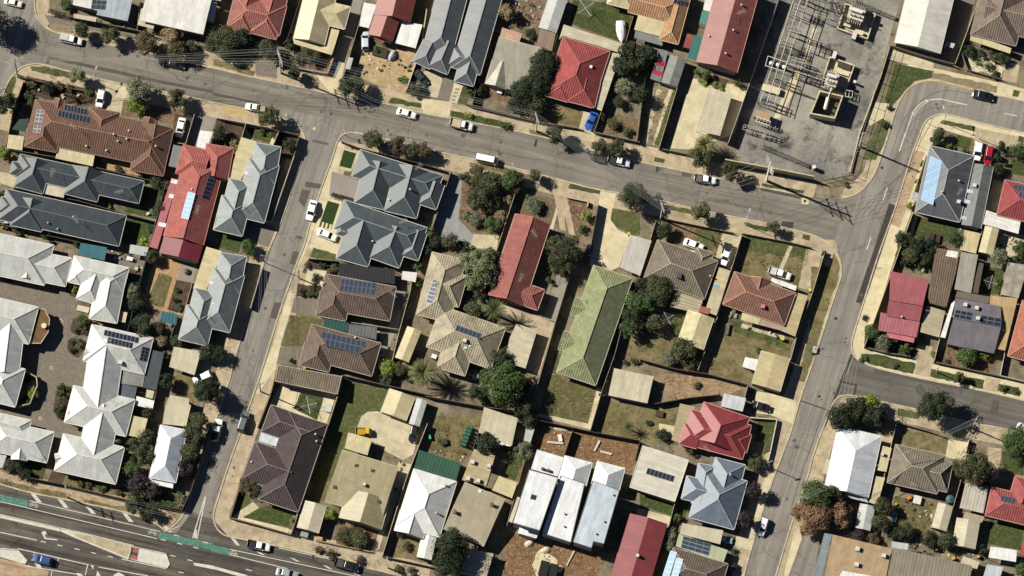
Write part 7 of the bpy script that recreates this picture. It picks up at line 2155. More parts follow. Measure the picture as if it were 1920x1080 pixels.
trees(1200, 780, [
 (785, 315, 56, 'olive', 'olive bush beside the low street wall', 2.6), (765, 495, 56, 'purple', 'purple street tree beside the blue grey house', 4.6), (715, 700, 62, 'purple', 'lower purple street tree beside the white wagon', 4.6), (1190, 535, 104, 'bright', 'big green street tree at the bronze tree', 6.6), (1080, 650, 60, 'brown', 'brown dying tree branch over the path', 4.6), (1190, 660, 100, 'brown', 'large brown dying street tree', 6.4), (1350, 650, 76, 'brown', 'second brown dying tree by the white house', 5.2), (1140, 750, 62, 'brown', 'low brown dying tree beside the drive', 4.4), (250, 690, 34, 'bright', 'bright shrub at the cream roof corner', 1.6), (215, 800, 50, 'grey', 'grey shrub beside the red shed top', 2.4), (190, 870, 46, 'grey', 'grey shrub beside the red shed', 2.2), (335, 240, 32, 'olive', 'olive bush between the red and cream roofs', 1.8), (635, 910, 24, 'olive', 'potted shrub beside the silver hatchback', 1.0), (1310, 540, 66, 'dark', 'dark tree behind the big green street tree', 5.0), (150, 130, 50, 'dark', 'dark shrub above the cream metal house', 1.6), (1360, 10, 90, 'dark', 'dark tree above the white and blue house', 5.6)])
trees(1520, 0, [
 (1150, 355, 40, 'bright', 'bright bush at the pebble garden top', 1.6), (1225, 385, 42, 'olive', 'olive bush in the pebble garden', 1.6), (1295, 400, 46, 'dark', 'dark bush in the pebble garden', 1.8), (1200, 450, 40, 'pale', 'pale flowering bush in the pebble garden', 1.4), (1240, 510, 34, 'dark', 'dark low bush at the pebble garden fence', 1.0), (1070, 345, 44, 'dark', 'dark bush left of the pebble garden', 2.0), (1130, 420, 26, 'pale', 'white flowering shrub on the pebbles', .8), (865, 900, 48, 'olive', 'olive tree at the inner street bend', 3.6), (850, 960, 44, 'dark', 'dark bush at the solar grey house corner', 2.4), (932, 983, 26, 'lime', 'yellow green ball at the solar grey house', 1.4), (1040, 1020, 26, 'olive', 'olive ball on the small square lawn', 1.2), (1290, 1000, 40, 'dark', 'dark hedge tree right of the red hatchback', 2.8), (1400, 1010, 60, 'bright', 'bright tree at the far east lawn', 3.6), (505, 845, 26, 'dark', 'dark verge shrub beside the steel fence', 1.0), (530, 730, 22, 'dark', 'dark verge shrub by the curve', .8)])
trees(1520, 250, [
 (1270, 160, 40, 'dark', 'dark bush below the hedge tree by the red hatchback', 2.6), (1260, 240, 44, 'dark', 'dark bush above the crimson house', 2.6), (755, 210, 24, 'bright', 'bright climber along the cream wall', 1.4), (725, 330, 26, 'bright', 'second bright climber along the cream wall', 1.4), (660, 490, 26, 'lime', 'lime bush at the cream wall end', 1.4), (630, 720, 60, 'dark', 'dark tree at the leafy yard path', 4.2), (720, 740, 66, 'dark', 'dark tree in the middle of the leafy yard', 4.4), (680, 820, 60, 'olive', 'olive tree in the leafy yard', 3.8), (800, 760, 56, 'dark', 'dark tree at the leafy yard east side', 3.8), (770, 850, 50, 'dark', 'lower dark tree of the leafy yard', 3.4), (970, 715, 62, 'bright', 'bright tree beside the raised garden boxes', 3.6), (640, 870, 40, 'dark', 'dark bush at the leafy yard bottom', 2.2), (730, 890, 34, 'olive', 'olive bush near the white round table', 1.8), (1270, 840, 66, 'grey', 'grey green tree below the long cream shed', 3.8), (1410, 770, 50, 'bright', 'bright bush at the far east yard', 2.4), (1400, 850, 40, 'bright', 'bright low bush at the far east', 1.8), (240, 350, 22, 'olive', 'tuft of weeds on the traffic corner', .6), (1270, 1000, 34, 'bright', 'bright grass clump by the weathered roof', .9)])
trees(1520, 500, [
 (415, 440, 52, 'bright', 'flowering bush at the rose red house corner', 2.6), (490, 510, 54, 'grey', 'grey leafed tree before the rose red house', 3.0), (632, 560, 40, 'bright', 'small round tree before the rose red house', 2.4), (540, 520, 34, 'dark', 'dark shrub between the front bushes', 1.6), (1052, 605, 72, 'bright', 'bright round tree before the purple grey house', 3.4), (1180, 600, 40, 'lime', 'yellow green bush at the purple grey house', 1.8), (820, 590, 26, 'lime', 'yellow shrub strip beside the drive', .9), (1005, 750, 42, 'olive', 'small street tree on the green verge', 2.8), (365, 342, 22, 'dark', 'tiny round shrub on the footpath', .7), (300, 960, 84, 'dark', 'dark street tree south of the side road corner', 5.6), (400, 920, 66, 'lime', 'yellowing tree top at the side road corner', 4.8), (430, 1000, 80, 'dark', 'second dark tree above the white and blue house', 5.4), (850, 945, 114, 'dark', 'large dense round tree by the side road', 7.4), (1290, 820, 30, 'bright', 'verge shrub at the far east', .9), (1385, 840, 28, 'bronze', 'dry verge shrub at the far east', .8), (920, 640, 30, 'bronze', 'bronze shrub at the purple house fence', .9), (355, 620, 30, 'bright', 'tall grass tuft on the corner verge', .7), (570, 665, 26, 'bronze', 'dry grass tuft on the corner verge', .6)])
trees(1520, 780, [
 (1090, 340, 118, 'olive', 'large round tree beside the white ribbed carport', 7.4), (1400, 170, 100, 'bright', 'bright large tree by the east edge', 6.4), (1420, 280, 70, 'dark', 'dark tree by the east edge', 5.0), (485, 610, 60, 'olive', 'olive tree beside the pale ridge shed', 4.2), (470, 720, 66, 'olive', 'lower olive tree beside the pale ridge shed', 4.2), (640, 790, 60, 'dark', 'dark bush along the bottom of the swing yard', 2.6), (560, 790, 44, 'dark', 'dark bush at the swing yard corner', 2.2), (920, 840, 62, 'olive', 'round olive tree above the grey ribbed roof', 3.8), (800, 830, 56, 'dark', 'dark bush above the grey ribbed roof', 2.6), (1165, 910, 40, 'dark', 'dark round bush below the broad cream shed', 2.0), (320, 800, 50, 'purple', 'bare dark bush above the tan roof', 2.4), (420, 830, 44, 'bronze', 'bronze bush above the tan roof', 2.0), (215, 700, 60, 'brown', 'brown tree below the pale ridge shed', 4.4), (1420, 1030, 46, 'bright', 'bright bush at the bottom east corner', 2.2), (1340, 230, 34, 'olive', 'olive shrub beside the curving drive', 1.4)])
at(1200, 250)
palm(440, 75, 84, 'full', 'tall feathery palm in front of the pale carport')
at(800, 500)
palm(-25, 715, 112, 'full', 'big golden palm below the ridge roofed shed')
palm(455, 290, 96, 'thin', 'dark cycad palm between the lichen and red roofs')
at(800, 780)
palm(1365, 75, 50, 'thin', 'small palm in the weedy yard above the townhouses')
at(0, 0)
# ================================================================== POLES AND WIRES
at(0, 0)
T1 = pole(118, 505, 14, 'tall concrete pole at the corner of the street crossing', ((.3, 2.6), (1.7, 2.2), (5.0, 1.2)), R(20))
pole(632, 552, 5.0, 'short light pole beside the pale feathery tree', ((.2, .3),), R(60), w=.18, steel=False, lamp=1.2, name='street_lamp')
pole(1072, 335, 6.0, 'thin pale pole among the round road trees', ((.3, .6),), R(-70), w=.2)
at(400, 0)
T2 = pole(455, 492, 16, 'very tall pole standing before the cream gabled house', ((.4, 1.9), (2.4, 1.9), (4.4, 1.9)), R(-71), w=.45)
pole(885, 912, 3.4, 'street name sign pole at the road corner', ((.2, .5),), R(-80), w=.1, steel=False, name='sign_post')
at(800, 0)
T3 = pole(738, 886, 13, 'pale pole beside the footpath below the long hedge', ((.4, 1.4), (2.0, 1.4)), R(-71), w=.4)
at(1200, 250)
T4 = pole(138, 578, 13, 'pole by the front fence of the grey pyramid house', ((.4, 1.3), (2.0, 1.3)), R(-71), w=.36)
pole(715, 620, 6.3, 'thin street pole on the green verge near the bend', ((.2, .7),), R(-71), w=.18, steel=False, lamp=1.3, name='street_lamp')
at(400, 250)
T6 = pole(345, 872, 6.6, 'short pole on the west kerb of the middle street', ((.3, .8),), R(-20), w=.3)
T7 = pole(578, 978, 8.0, 'pole with crossarms beside the cream paved square', ((.3, 1.1), (1.3, .9)), R(14), w=.3)
at(400, 500)
T8 = pole(318, 842, 9.0, 'pole on the footpath beside the street brick wall', ((.3, 1.2), (1.5, 1.0)), R(14), w=.32)
at(0, 780)
T9 = pole(458, 552, 9.4, 'pole with two crossarms on the highway path', ((.3, 1.1), (2.2, 1.1)), R(-75), w=.34)
at(400, 780)
T10 = pole(1178, 1025, 9.0, 'pole on the highway path below the white hip house', ((.3, .9), (1.8, .9)), R(-75), w=.32)
at(1200, 780)
T11 = pole(1095, 600, 9.0, 'pole inside the big green street tree', ((.3, 1.0), (1.6, .8)), R(-10), w=.3)
pole(868, 345, 6.2, 'short pole beside the olive bush on the side street', ((.2, .6),), R(20), w=.22)
at(1520, 500)
T12 = pole(1092, 1092, 9.0, 'pole in the shade of the large round side road tree', ((.3, 1.1), (1.6, .9)), R(60), w=.32)
pole(850, 712, 5.0, 'short pole on the green verge of the side road', ((.2, .3),), R(30), w=.26, steel=False)
at(1520, 0)
pole(898, 830, 6.3, 'street lamp on the inner side of the road bend', ((.2, .2),), 0, w=.16, steel=False, lamp=1.8, name='street_lamp')
pole(1136, 938, 4.4, 'short pole beside the drive of the white hatchback', ((.2, .4),), R(90), w=.18, steel=False)
at(800, 250)
T13 = pole(580, 272, 8.0, 'thin pole between the white van and bushy garden', ((.3, .7),), R(-70), w=.22)
at(0, 0, 1)
T5 = pole(1437, 339, 17.0, 'giant transmission pole beside the tall cream wall', ((.3, 2.3), (2.2, 2.3), (4.1, 2.3)), R(-71), w=.6, c='f0ece0', name='transmission_pole')
_o = bpy.data.objects['transmission_pole']
m_ = MB()
for k in range(0, 12, 4):
 for e in (T5[k], T5[k + 3]):
  s_ = Vector((_o.location.x, _o.location.y, e.z - 2.6)); m_.bar(e, s_, .07, 5); m_.bar(e, s_ + Vector((.25, .1, -2.2)), .04, 4)
m_.build('arm_brace', plain('e6e2d6', .5, .1), _o)
pole(1612, 275, 12.5, 'tall mast at the east edge of the gravel yard', ((.4, .4),), R(20), w=.5, c='d5ccb4', steel=False)
T0 = [Vector((-190, p.y + 12, p.z)) for p in T1]
at(0, 0)
for a_, b_, lab in ((T1, T2, 'overhead wires along the western main road'), (T2, T3, 'overhead wires above the white sedan'), (T3, T4, 'overhead wires above the trailer and ute'), (T0, T1, 'overhead wires leaving over the west crossing')):
 wires(lab, a_[:8], b_[:8], .9, .022)
wires('overhead wires leaving east from the giant pole', T5[:6], [Vector((150, 45 + i * .6, 16)) for i in range(6)], 1.2, .022)
wires('overhead wires from the pyramid house pole to the giant pole', T4[:4], T5[8:12], .8, .022)
wires('overhead wires down the upper middle street', T6[:2] + T6[2:4], T8[:4], .8, .02)
wires('overhead wires at the cream paved square', T7[:4], T8[4:8], .8, .02)
wires('overhead wires along the highway path', T9[:4], T10[:4], 1.0, .02)
wires('overhead wires over the side road corner', T11[:4], T12[:4], 1.0, .02)
wires('service wires from the very tall pole to the thin pole', T2[8:11], T13[:3], .8, .02)
# ================================================================== ELECTRICAL YARD
CON = plain('dcd0ae', .9, .4); STEEL = plain('b5b0a2', .6, .35); WHT = plain('efece2', .4, .1); DARKST = plain('4a4a46', .7, .3)
def ring(name, label, pts, h, t=.28, floor=None):
 ws = [P(x, y, h) for x, y in pts]
 for w in ws: w.z = 0
 c = sum(ws, Vector()) / len(ws)
 r = thing(name, label, 'concrete bund', c)
 n = len(ws)
 ins = [w + (c - w).normalized() * t * 1.4 for w in ws]
 for i in range(n):
  j = (i + 1) % n
  m = MB()
  lo = [ws[i], ws[j], ins[j], ins[i]]
  if (lo[1] - lo[0]).cross(lo[3] - lo[0]).z < 0: lo = lo[::-1]
  m.prism(lo, [p + Vector((0, 0, h)) for p in lo])
  m.build('bund_side', CON, r)
 m = MB()
 f = [p + Vector((0, 0, .06)) for p in ins]
 if (f[1] - f[0]).cross(f[2] - f[0]).z < 0: f = f[::-1]
 m.face(f)
 m.build('bund_floor', floor or CON, r)
 return r
def transformer(label, x, y, w, d, h, ang, tank_c='d8d2c0', red=False):
 p = P(x, y, h); p.z = .08
 r = thing('power_transformer', label, 'transformer', p)
 ca, sa = math.cos(ang), math.sin(ang)
 def q(a, b, z): return Vector((p.x + a * ca - b * sa, p.y + a * sa + b * ca, p.z + z))
 m = MB(); m.box(q(0, 0, 0), (w, d, h), ang); m.box(q(0, 0, h + .002), (w + .2, d + .2, .1), ang); m.box(q(0, 0, h * .5), (w + .1, d + .1, .12), ang)
 m.build('tank', plain(tank_c, .6, .3), r)
 for s in (-1, 1):
  for k in range(7):
   f = MB(); f.box(q(-w * .42 + k * w * .14, s * (d / 2 + .55), .3), (.12, .95, h * .8), ang)
   f.build('radiator_fin', plain('cfc9b6' if s < 0 else 'b7b1a0', .6, .2), r)
 c = MB(); c.bar(q(-w * .55, d * .2, h + .9), q(w * .35, d * .2, h + .9), .42, 12)
 for a in (-.4, .2): c.box(q(w * a, d * .2, h + .1), (.15, .3, .5), ang)
 c.build('conservator', WHT, r)
 for k in range(3):
  b = MB(); s = q(-w * .3 + k * w * .3, -d * .25, h + .1)
  for t in range(6): b.bar(s + Vector((0, 0, t * .22)), s + Vector((0, 0, t * .22 + .2)), .2 - .015 * t, 8, r2=.1)
  b.build('bushing', plain('93483a' if red else '8b6f5d', .4, .2), r)
 m = MB()
 for k in range(5):
  a, b = q(random.uniform(-w, w) * .5, random.uniform(-d, d) * .5, h + .15), q(random.uniform(-w, w) * .7, random.uniform(-d, d) * .7, h * random.uniform(.6, 1.3))
  m.bar(a, b, .07, 6)
 m.build('pipework', plain('e6e2d8', .5, .1), r)
 m = MB(); m.box(q(w * .5 + .35, 0, .5), (.6, .9, 1.4), ang); m.build('control_box', plain('c9c3b2', .6, .2), r)
 return r
def frame(label, x0, y0, x1, y1, dep, h, bays=3, rungs=2, name='switchgear_rack', c=None, ins=True):
 "steel portal frame with rungs and insulators; ends traced at its top"
 a, b = P(x0, y0, h), P(x1, y1, h)
 r = thing(name, label, 'switchgear', Vector((a.x, a.y, 0)))
 d = (b - a).normalized(); n = Vector((-d.y, d.x, 0)) * ln(dep)
 L = (b - a).length
 mt = c or STEEL
 for i in range(bays + 1):
  s = a + d * L * i / bays
  for k in range(rungs + 1):
   if k in (0, rungs):
    m = MB(); t = s + n * k / rungs
    m.box((t.x, t.y, 0), (.1, .1, h - .1), math.atan2(d.y, d.x)); m.build('steel_post', mt, r)
  m = MB(); m.beam(s, s + n, .12, .14); m.build('cross_beam', mt, r)
 for k in range(rungs + 1):
  m = MB(); m.beam(a + n * k / rungs + Vector((0, 0, .02)), b + n * k / rungs + Vector((0, 0, .02)), .13, .16); m.build('long_beam', mt, r)
 if ins:
  for i in range(bays):
   for k in range(rungs):
    s = a + d * L * (i + .5) / bays + n * (k + .5) / rungs
    m = MB()
    m.beam(s - d * L / bays * .5, s + d * L / bays * .5, .08, .08)
    for t in range(4): m.bar(s + Vector((0, 0, t * .2)), s + Vector((0, 0, t * .2 + .18)), .15, 7, r2=.08)
    m.build('insulator', plain('cdbfae', .4, .2), r)
 return r
def tube(label, pts, z, r=.07, name='busbar', posts=()):
 ws = [P(x, y, z) for x, y in pts]
 o = thing(name, label, 'busbar', Vector((ws[0].x, ws[0].y, 0)))
 m = MB()
 for a, b in zip(ws, ws[1:]): m.bar(a, b, r, 7)
 m.build('tube', plain('cdc9bc', .4, .2), o)
 k = len(ws) - 1
 for f in posts:
  s = ws[0].lerp(ws[-1], f)
  m = MB(); m.bar(Vector((s.x, s.y, 0)), s - Vector((0, 0, .9)), .09, 6); m.build('support_post', STEEL, o)
  m = MB()
  for t in range(4): m.bar(s - Vector((0, 0, .9 - t * .2)), s - Vector((0, 0, .72 - t * .2)), .14, 7, r2=.07)
  m.build('insulator', plain('b9a592', .4, .2), o)
 return o
def lattice(label, x, y, h, w=.9):
 p = P(x, y, 0)
 o = thing('lattice_mast', label, 'mast', p)
 m = MB()
 cs = [Vector((a * w / 2, b * w / 2, 0)) for a, b in ((-1, -1), (1, -1), (1, 1), (-1, 1))]
 k = int(h / 1.1)
 for i in range(4):
  m.bar(p + cs[i], p + cs[i] * .75 + Vector((0, 0, h)), .06, 5)
  for t in range(k):
   z0, z1 = h * t / k, h * (t + 1) / k
   s0, s1 = 1 - .25 * t / k, 1 - .25 * (t + 1) / k
   m.bar(p + cs[i] * s0 + Vector((0, 0, z0)), p + cs[(i + 1) % 4] * s1 + Vector((0, 0, z1)), .035, 4)
   m.bar(p + cs[i] * s1 + Vector((0, 0, z1)), p + cs[(i + 1) % 4] * s1 + Vector((0, 0, z1)), .035, 4)
 m.build('lattice', plain('a8a290', .6, .2), o)
 c = MB(); c.box(p + Vector((0, 0, h + .002)), (w * .9, w * .9, .15)); c.bar(p + Vector((0, 0, h + .15)), p + Vector((0, 0, h + 1.2)), .04, 5); c.build('cap', plain('a8a290', .6, .2), o)
at(1500, 0, 7.2)
ring('concrete_bund', 'upper concrete bund around a grey power transformer', [(608, 40), (1028, 182), (915, 530), (498, 385)], 1.2, .3)
transformer('grey power transformer inside the upper bund', 760, 190, 3.6, 2.6, 3.0, R(-18))
boxthing('cable_box', 'pale cable box against the lower wall of the upper bund', 'cable box', 738, 470, .9, 2.0, 1.7, 'd9d6ca', R(-18))
boxthing('control_cubicle', 'pale control cubicle at the upper bund south side', 'cubicle', 820, 440, 1.2, 1.0, 1.6, 'e0d6b8', R(-18))
boxthing('pump_unit', 'pale pump box inside the upper bund', 'pump', 640, 330, 1.6, 1.0, 1.0, 'd4ccb8', R(-18))
frame('steel frame at the top of the gravel yard', 430, 60, 480, 200, 90, 3.6, 2, 2, c=DARKST)
at(1500, 80, 7.2)
ring('concrete_bund', 'middle concrete bund around the red topped transformer', [(400, 182), (742, 300), (600, 700), (268, 590)], 1.3, .3)
transformer('red topped power transformer in the middle bund', 430, 500, 2.6, 3.0, 3.4, R(-18), red=True)
boxthing('cooling_unit', 'pale cooling frame box at the north of the middle bund', 'cooling unit', 600, 300, 3.0, 1.4, 1.1, 'ded2b0', R(-18), lid='4a463e')
boxthing('pump_unit', 'light pump box beside the middle bund cooling frame', 'pump', 590, 405, 2.6, 1.0, .9, 'e2d8bc', R(-18))
boxthing('cable_box', 'white cable box at the north corner of the middle bund', 'cable box', 465, 165, .8, 1.7, 1.8, 'e4e1d6', R(-18))
ring('concrete_bund', 'tall walled lower bund with a white tank inside', [(262, 640), (585, 715), (475, 1025), (135, 960)], 3.3, .32, plain('5a564c', .9, .3))
pp = P(358, 815, 3.2)
o_ = thing('oil_tank', 'white cylinder tank high over the lower bund', 'tank', Vector((pp.x, pp.y, 0)))
a_, b_ = P(375, 755, 3.4), P(340, 885, 3.4)
m_ = MB(); m_.bar(a_, b_, .42, 14); m_.ball(a_, .42, 12, 8); m_.ball(b_, .42, 12, 8); m_.bar(a_, P(430, 600, 3.6), .1, 7); m_.build('cylinder', WHT, o_, True)
m_ = MB()
for t in (.2, .8):
 s = a_.lerp(b_, t); m_.box((s.x, s.y, .08), (.2, .5, 2.9), R(-18))
m_.build('stand', STEEL, o_)
boxthing('alarm_cabinet', 'white box on a stand east of the middle bund', 'cabinet', 740, 525, .6, .5, 1.6, 'eceade', R(-18))
frame('steel frame between the bars and the middle bund', 185, 380, 155, 520, 120, 3.2, 2, 1, c=DARKST)
frame('white ladder frame beside the lower bund', 610, 725, 700, 740, 90, 1.6, 2, 1, ins=False, c=plain('d9d9d4', .5, .1))
at(1360, 0, 7.2)
TUB = [[(940, -60), (400 + 190, 1030), (330 + 145, 1360)], [(1035, -60), (670, 1040), (560, 1384)], [(1130, -60), (770, 1040), (660, 1424)]]
for t_, lab in zip(TUB, ('westernmost long busbar tube over the gravel yard', 'middle long busbar tube over the gravel yard', 'easternmost long busbar tube over the gravel yard')):
 tube(lab, t_, 4.2, .09, posts=(.15, .45, .75, .97))
frame('ladder shaped switch frame under the busbars near the top', 885, 130, 1045, 190, 95, 4.0, 3, 2)
frame('ladder shaped switch frame at the busbar middle', 720, 610, 885, 665, 95, 4.0, 3, 2)
frame('wide dark switch frame near the yard top edge', 1190, -10, 1440, 60, 120, 4.6, 3, 2, c=DARKST)
for k, lab in enumerate(('northern cross bar toward the middle bund', 'central cross bar toward the middle bund', 'southern cross bar toward the middle bund')):
 tube(lab, [(860 - 15 * k, 790 + 70 * k), (1440, 975 + 75 * k)], 4.4, .06, posts=(.2, .6, .95))
for k, lab in enumerate(('upper dark bar toward the upper bund', 'lower dark bar toward the upper bund')):
 tube(lab, [(1180, 100 + 80 * k), (1560, 215 + 80 * k)], 4.0, .06, posts=(.2, .9))
frame('crowded steel rack beside the white reactors', 830, 850, 1060, 915, 110, 2.6, 5, 2)
r_ = thing('reactor_bay', 'dark framed bay holding three white caps', 'switchgear', Vector((*P(680, 860, 0).xy, 0)))
for f in (((575, 755), (830, 840)), ((540, 885), (790, 960)), ((575, 755), (540, 885)), ((830, 840), (790, 960))):
 m_ = MB(); m_.beam(P(*f[0], 1.8), P(*f[1], 1.8), .12, .14); m_.build('top_rail', WHT, r_)
 for e in f[0:1]:
  m_ = MB(); s = P(*e, 1.8); m_.box((s.x, s.y, 0), (.12, .12, 1.65)); m_.build('corner_post', STEEL, r_)
m_ = MB(); f_ = [P(*q, .05) for q in ((535, 890), (785, 965), (830, 842), (575, 757))]; m_.face(f_); m_.build('pit', DARKST, r_)
for x, y in ((618, 848), (708, 872), (792, 900)):
 m_ = MB(); s = P(x, y, 1.6); m_.bar(Vector((s.x, s.y, .05)), s, .42, 12); m_.ball(s, .42, 12, 6, sq=(1, 1, .5)); m_.build('reactor', plain('f4f2ea', .4, .1), r_, True)
at(1370, 120, 7.2)
boxthing('switch_cabinet', 'long cream cabinet under the busbar tubes', 'cabinet', 545, 340, 4.2, 1.5, 1.0, 'e2d6b2', R(-16))
boxthing('switch_cabinet', 'brown fronted white cabinet below the long cream cabinet', 'cabinet', 430, 690, 3.6, 1.7, 2.3, 'efece6', R(-16), lid='b39a78')
frame('cream switch frame at the south end of the busbars', 390, 510, 590, 570, 100, 3.4, 3, 1)
frame('white bushing rack beside the brown fronted cabinet', 340, 770, 520, 830, 60, 2.6, 4, 1, c=WHT)
frame('long low cream rack near the tall cream wall', 160, 880, 550, 1000, 70, 2.0, 6, 1)
tube('curved cable rail south of the cream rack', [(640, 700), (610, 800), (600, 900)], .9, .05)
frame('thin cross frame over the busbar middle', 530, 180, 950, 320, 10, 4.6, 3, 1, c=DARKST)
at(0, 0, 1)
lattice('lattice mast near the tall cream wall', 1428, 275, 9.8)
lattice('lattice mast at the top of the gravel yard', 1602, 4, 8.5)
at(1360, 0, 7.2)
for a in ((960, -40, 1130, 15, 60, 3.8, 3, 'thin frame across the busbars at the yard top edge'), (830, 400, 1010, 455, 70, 4.4, 3, 'thin frame between the two ladder switch frames'), (900, 1000, 1150, 1075, 90, 3.0, 4, 'thin frame below the crowded steel rack'), (1080, 640, 1230, 690, 140, 2.8, 2, 'low frame east of the busbar middle')):
 frame(a[7], *a[:6], a[6], 1, c=DARKST if a[6] == 4 else None)
at(1200, 250)
boxthing('relay_box', 'white relay box on a pale stand near the gates', 'cabinet', 1175, 225, .7, .7, 1.8, 'ece8dc', .3)
at(1520, 0)
G('cable_trench', soil('7c786e', '8b877c', '', .6), [(325, 290), (370, 300), (335, 405), (295, 392)])
G('cable_trench', soil('807c72', '8f8b80', '', .6), [(120, 895), (160, 910), (90, 1090), (60, 1075)])
# ================================================================== YARD THINGS
at(400, 250)
wbin(1238, 562, '7ba6c4', 'blue lidded bin between the slate houses'); wbin(1277, 573, 'd8b13a', 'yellow lidded bin beside the blue lidded bin', .3); wbin(1303, 581, 'd8b13a', 'second yellow lidded bin from the blue one', .1)
wbin(1338, 1018, 'd8b13a', 'yellow lidded bin below the small white pergola'); wbin(1420, 575, '3f5d80', 'blue lidded bin at the slate house corner')
at(400, 500)
wbin(615, 682, 'd8c23a', 'yellow lidded bin on the shingle garage side'); wbin(552, 813, 'e0d49a', 'pale lidded bin in the walled yard')
at(0, 250)
wbin(76, 150, 'd8b13a', 'yellow lidded bin at the upper charcoal house'); wbin(18, 628, 'd8b13a', 'yellow lidded bin at the lower charcoal house'); wbin(45, 634, '4d6f9a', 'blue lidded bin at the lower charcoal house')
at(800, 250)
wbin(1366, 676, 'd8c23a', 'yellow lidded bin beside the pale grey carport')
at(1200, 250)
wbin(1148, 1058, 'd8d03a', 'yellow lidded bin at the white porch strip fence')
at(1200, 500)
wbin(965, 488, 'd8d03a', 'yellow lidded bin behind the tan carport')
at(400, 0)
wbin(525, 215, 'd8b13a', 'yellow lidded bin west of the cream gabled house')
at(1520, 780)
wbin(850, 898, 'd8b13a', 'yellow lidded bin above the grey ribbed roof'); wbin(965, 960, 'd8b13a', 'yellow lidded bin beside the narrow cream lean-to'); wbin(1132, 948, 'd8b13a', 'yellow lidded bin near the dark round bush')
at(400, 500)
hoist(642, 935, 'rotary clothesline on the walled yard lawn', .2)
at(800, 0)
hoist(1072, 55, 'rotary clothesline on the covered boat lawn', .6, 1.1)
at(1520, 250)
hoist(1215, 1005, 'rotary clothesline beside the weathered roof', 1.3, .8)
at(1200, 500)
hoist(185, 350, 'rotary clothesline by the round dark tree', .5, .8)
def bench_set(label, x, y, c='efeee8', k=1.0):
 table(label, x, y, 1.5 * k, .9 * k, c)
at(0, 250)
bench_set('white table on the paved courtyard of the villas', 875, 845)
table('low round stone table in the brick path garden', 920, 912, .8, .8, 'c9c0ae', .5)
at(0, 500)
tb_ = P(296, 398, 3.2)
o_ = thing('round_table', 'cream round table on the brown balcony', 'table', Vector((tb_.x, tb_.y, 2.555)))
m_ = MB(); m_.bar((tb_.x, tb_.y, 3.24), (tb_.x, tb_.y, 3.3), .62, 18); m_.build('tabletop', plain('e5d9b4', .6, .1), o_)
m_ = MB(); m_.bar((tb_.x, tb_.y, 2.56), (tb_.x, tb_.y, 3.235), .06, 8); m_.build('leg', STEEL, o_)
table('slatted wooden deck bench at the villa wall', 560, 285, 2.8, 1.3, 'd5cbb2', .4, name='deck_platform')
at(1520, 780)
table('white picnic table behind the weathered hip house', 720, 565, 1.8, 1.9, 'e2dfd6')
boxthing('play_car', 'orange toy play set on the swing yard grass', 'toy', 668, 550, 1.1, .9, .9, 'd8863a', .4, .7)
boxthing('toy_box', 'yellow toy box on the swing yard grass', 'toy', 575, 595, .6, .4, .4, 'c9a648', .6)
po_ = P(563, 683, .5)
o_ = thing('paddling_pool', 'small blue tub pool beside the swing yard tree', 'pool', Vector((po_.x, po_.y, 0)))
m_ = MB(); A_ = 1.35
ca_, sa_ = math.cos(A_), math.sin(A_)
def rr(a, b, z): return Vector((po_.x + a * ca_ - b * sa_, po_.y + a * sa_ + b * ca_, z))
out = [rr(1.05 * math.copysign(abs(math.cos(t)) ** .5, math.cos(t)), .62 * math.copysign(abs(math.sin(t)) ** .5, math.sin(t)), 0) for t in [i * math.pi / 10 + .01 for i in range(20)]]
cc_ = Vector((po_.x, po_.y, 0))
for i in range(20):
 a, b = out[i], out[(i + 1) % 20]
 ia, ib = cc_ + (a - cc_) * .84, cc_ + (b - cc_) * .84
 U = Vector((0, 0, .5))
 m_.face([a, b, b + U, a + U]); m_.face([a + U, b + U, ib + U, ia + U]); m_.face([ib, ia, ia + U, ib + U])
m_.build('rim', plain('dfeaf0', .4, .1), o_)
m_ = MB(); m_.face([cc_ + (p - cc_) * .83 + Vector((0, 0, .36)) for p in out]); m_.build('pool_water', plain('3f9bb0', .1, .1), o_)
tank(942, 560, 28, 1.9, '46606e', 'dark blue round water tank beside the ribbed carport')
at(1520, 250)
tank(760, 920, 12, .75, 'ecebe6', 'white round garden table in the leafy yard', 'garden_table')
for i, (x, lab) in enumerate(((820, 'left raised timber garden box'), (860, 'right raised timber garden box'))):
 boxthing('planter_box', lab.replace('left', 'western').replace('right', 'eastern'), 'planter', x, 700 + i * 12, .9, 2.0, .45, '5f4836', -.2, 1, '3d3026')
at(0, 250)
tank(1262, 932, 20, .45, '5a4638', 'rusty round fire pit on the brick garden square', 'fire_pit')
for x, y, lab in ((1000, 540, 'white round garden rock'), (1025, 520, 'pale garden rock on the upper lawn')):
 boxthing('garden_rock', lab, 'rock', x, y, .9, .7, .5, 'e2ddd0', .5, .6)
at(0, 0)
for x, y, lab in ((528, 642, 'large cream garden rock by the bright ball shrub'), (262, 606, 'small cream garden rock in the brown bed'), (420, 640, 'cream garden rock near the bronze shrubs'), (428, 655, 'tan garden rock near the bronze shrubs')):
 boxthing('garden_rock', lab, 'rock', x, y, .8, .6, .35, 'd6c7a6', .7, .6)
at(800, 780)
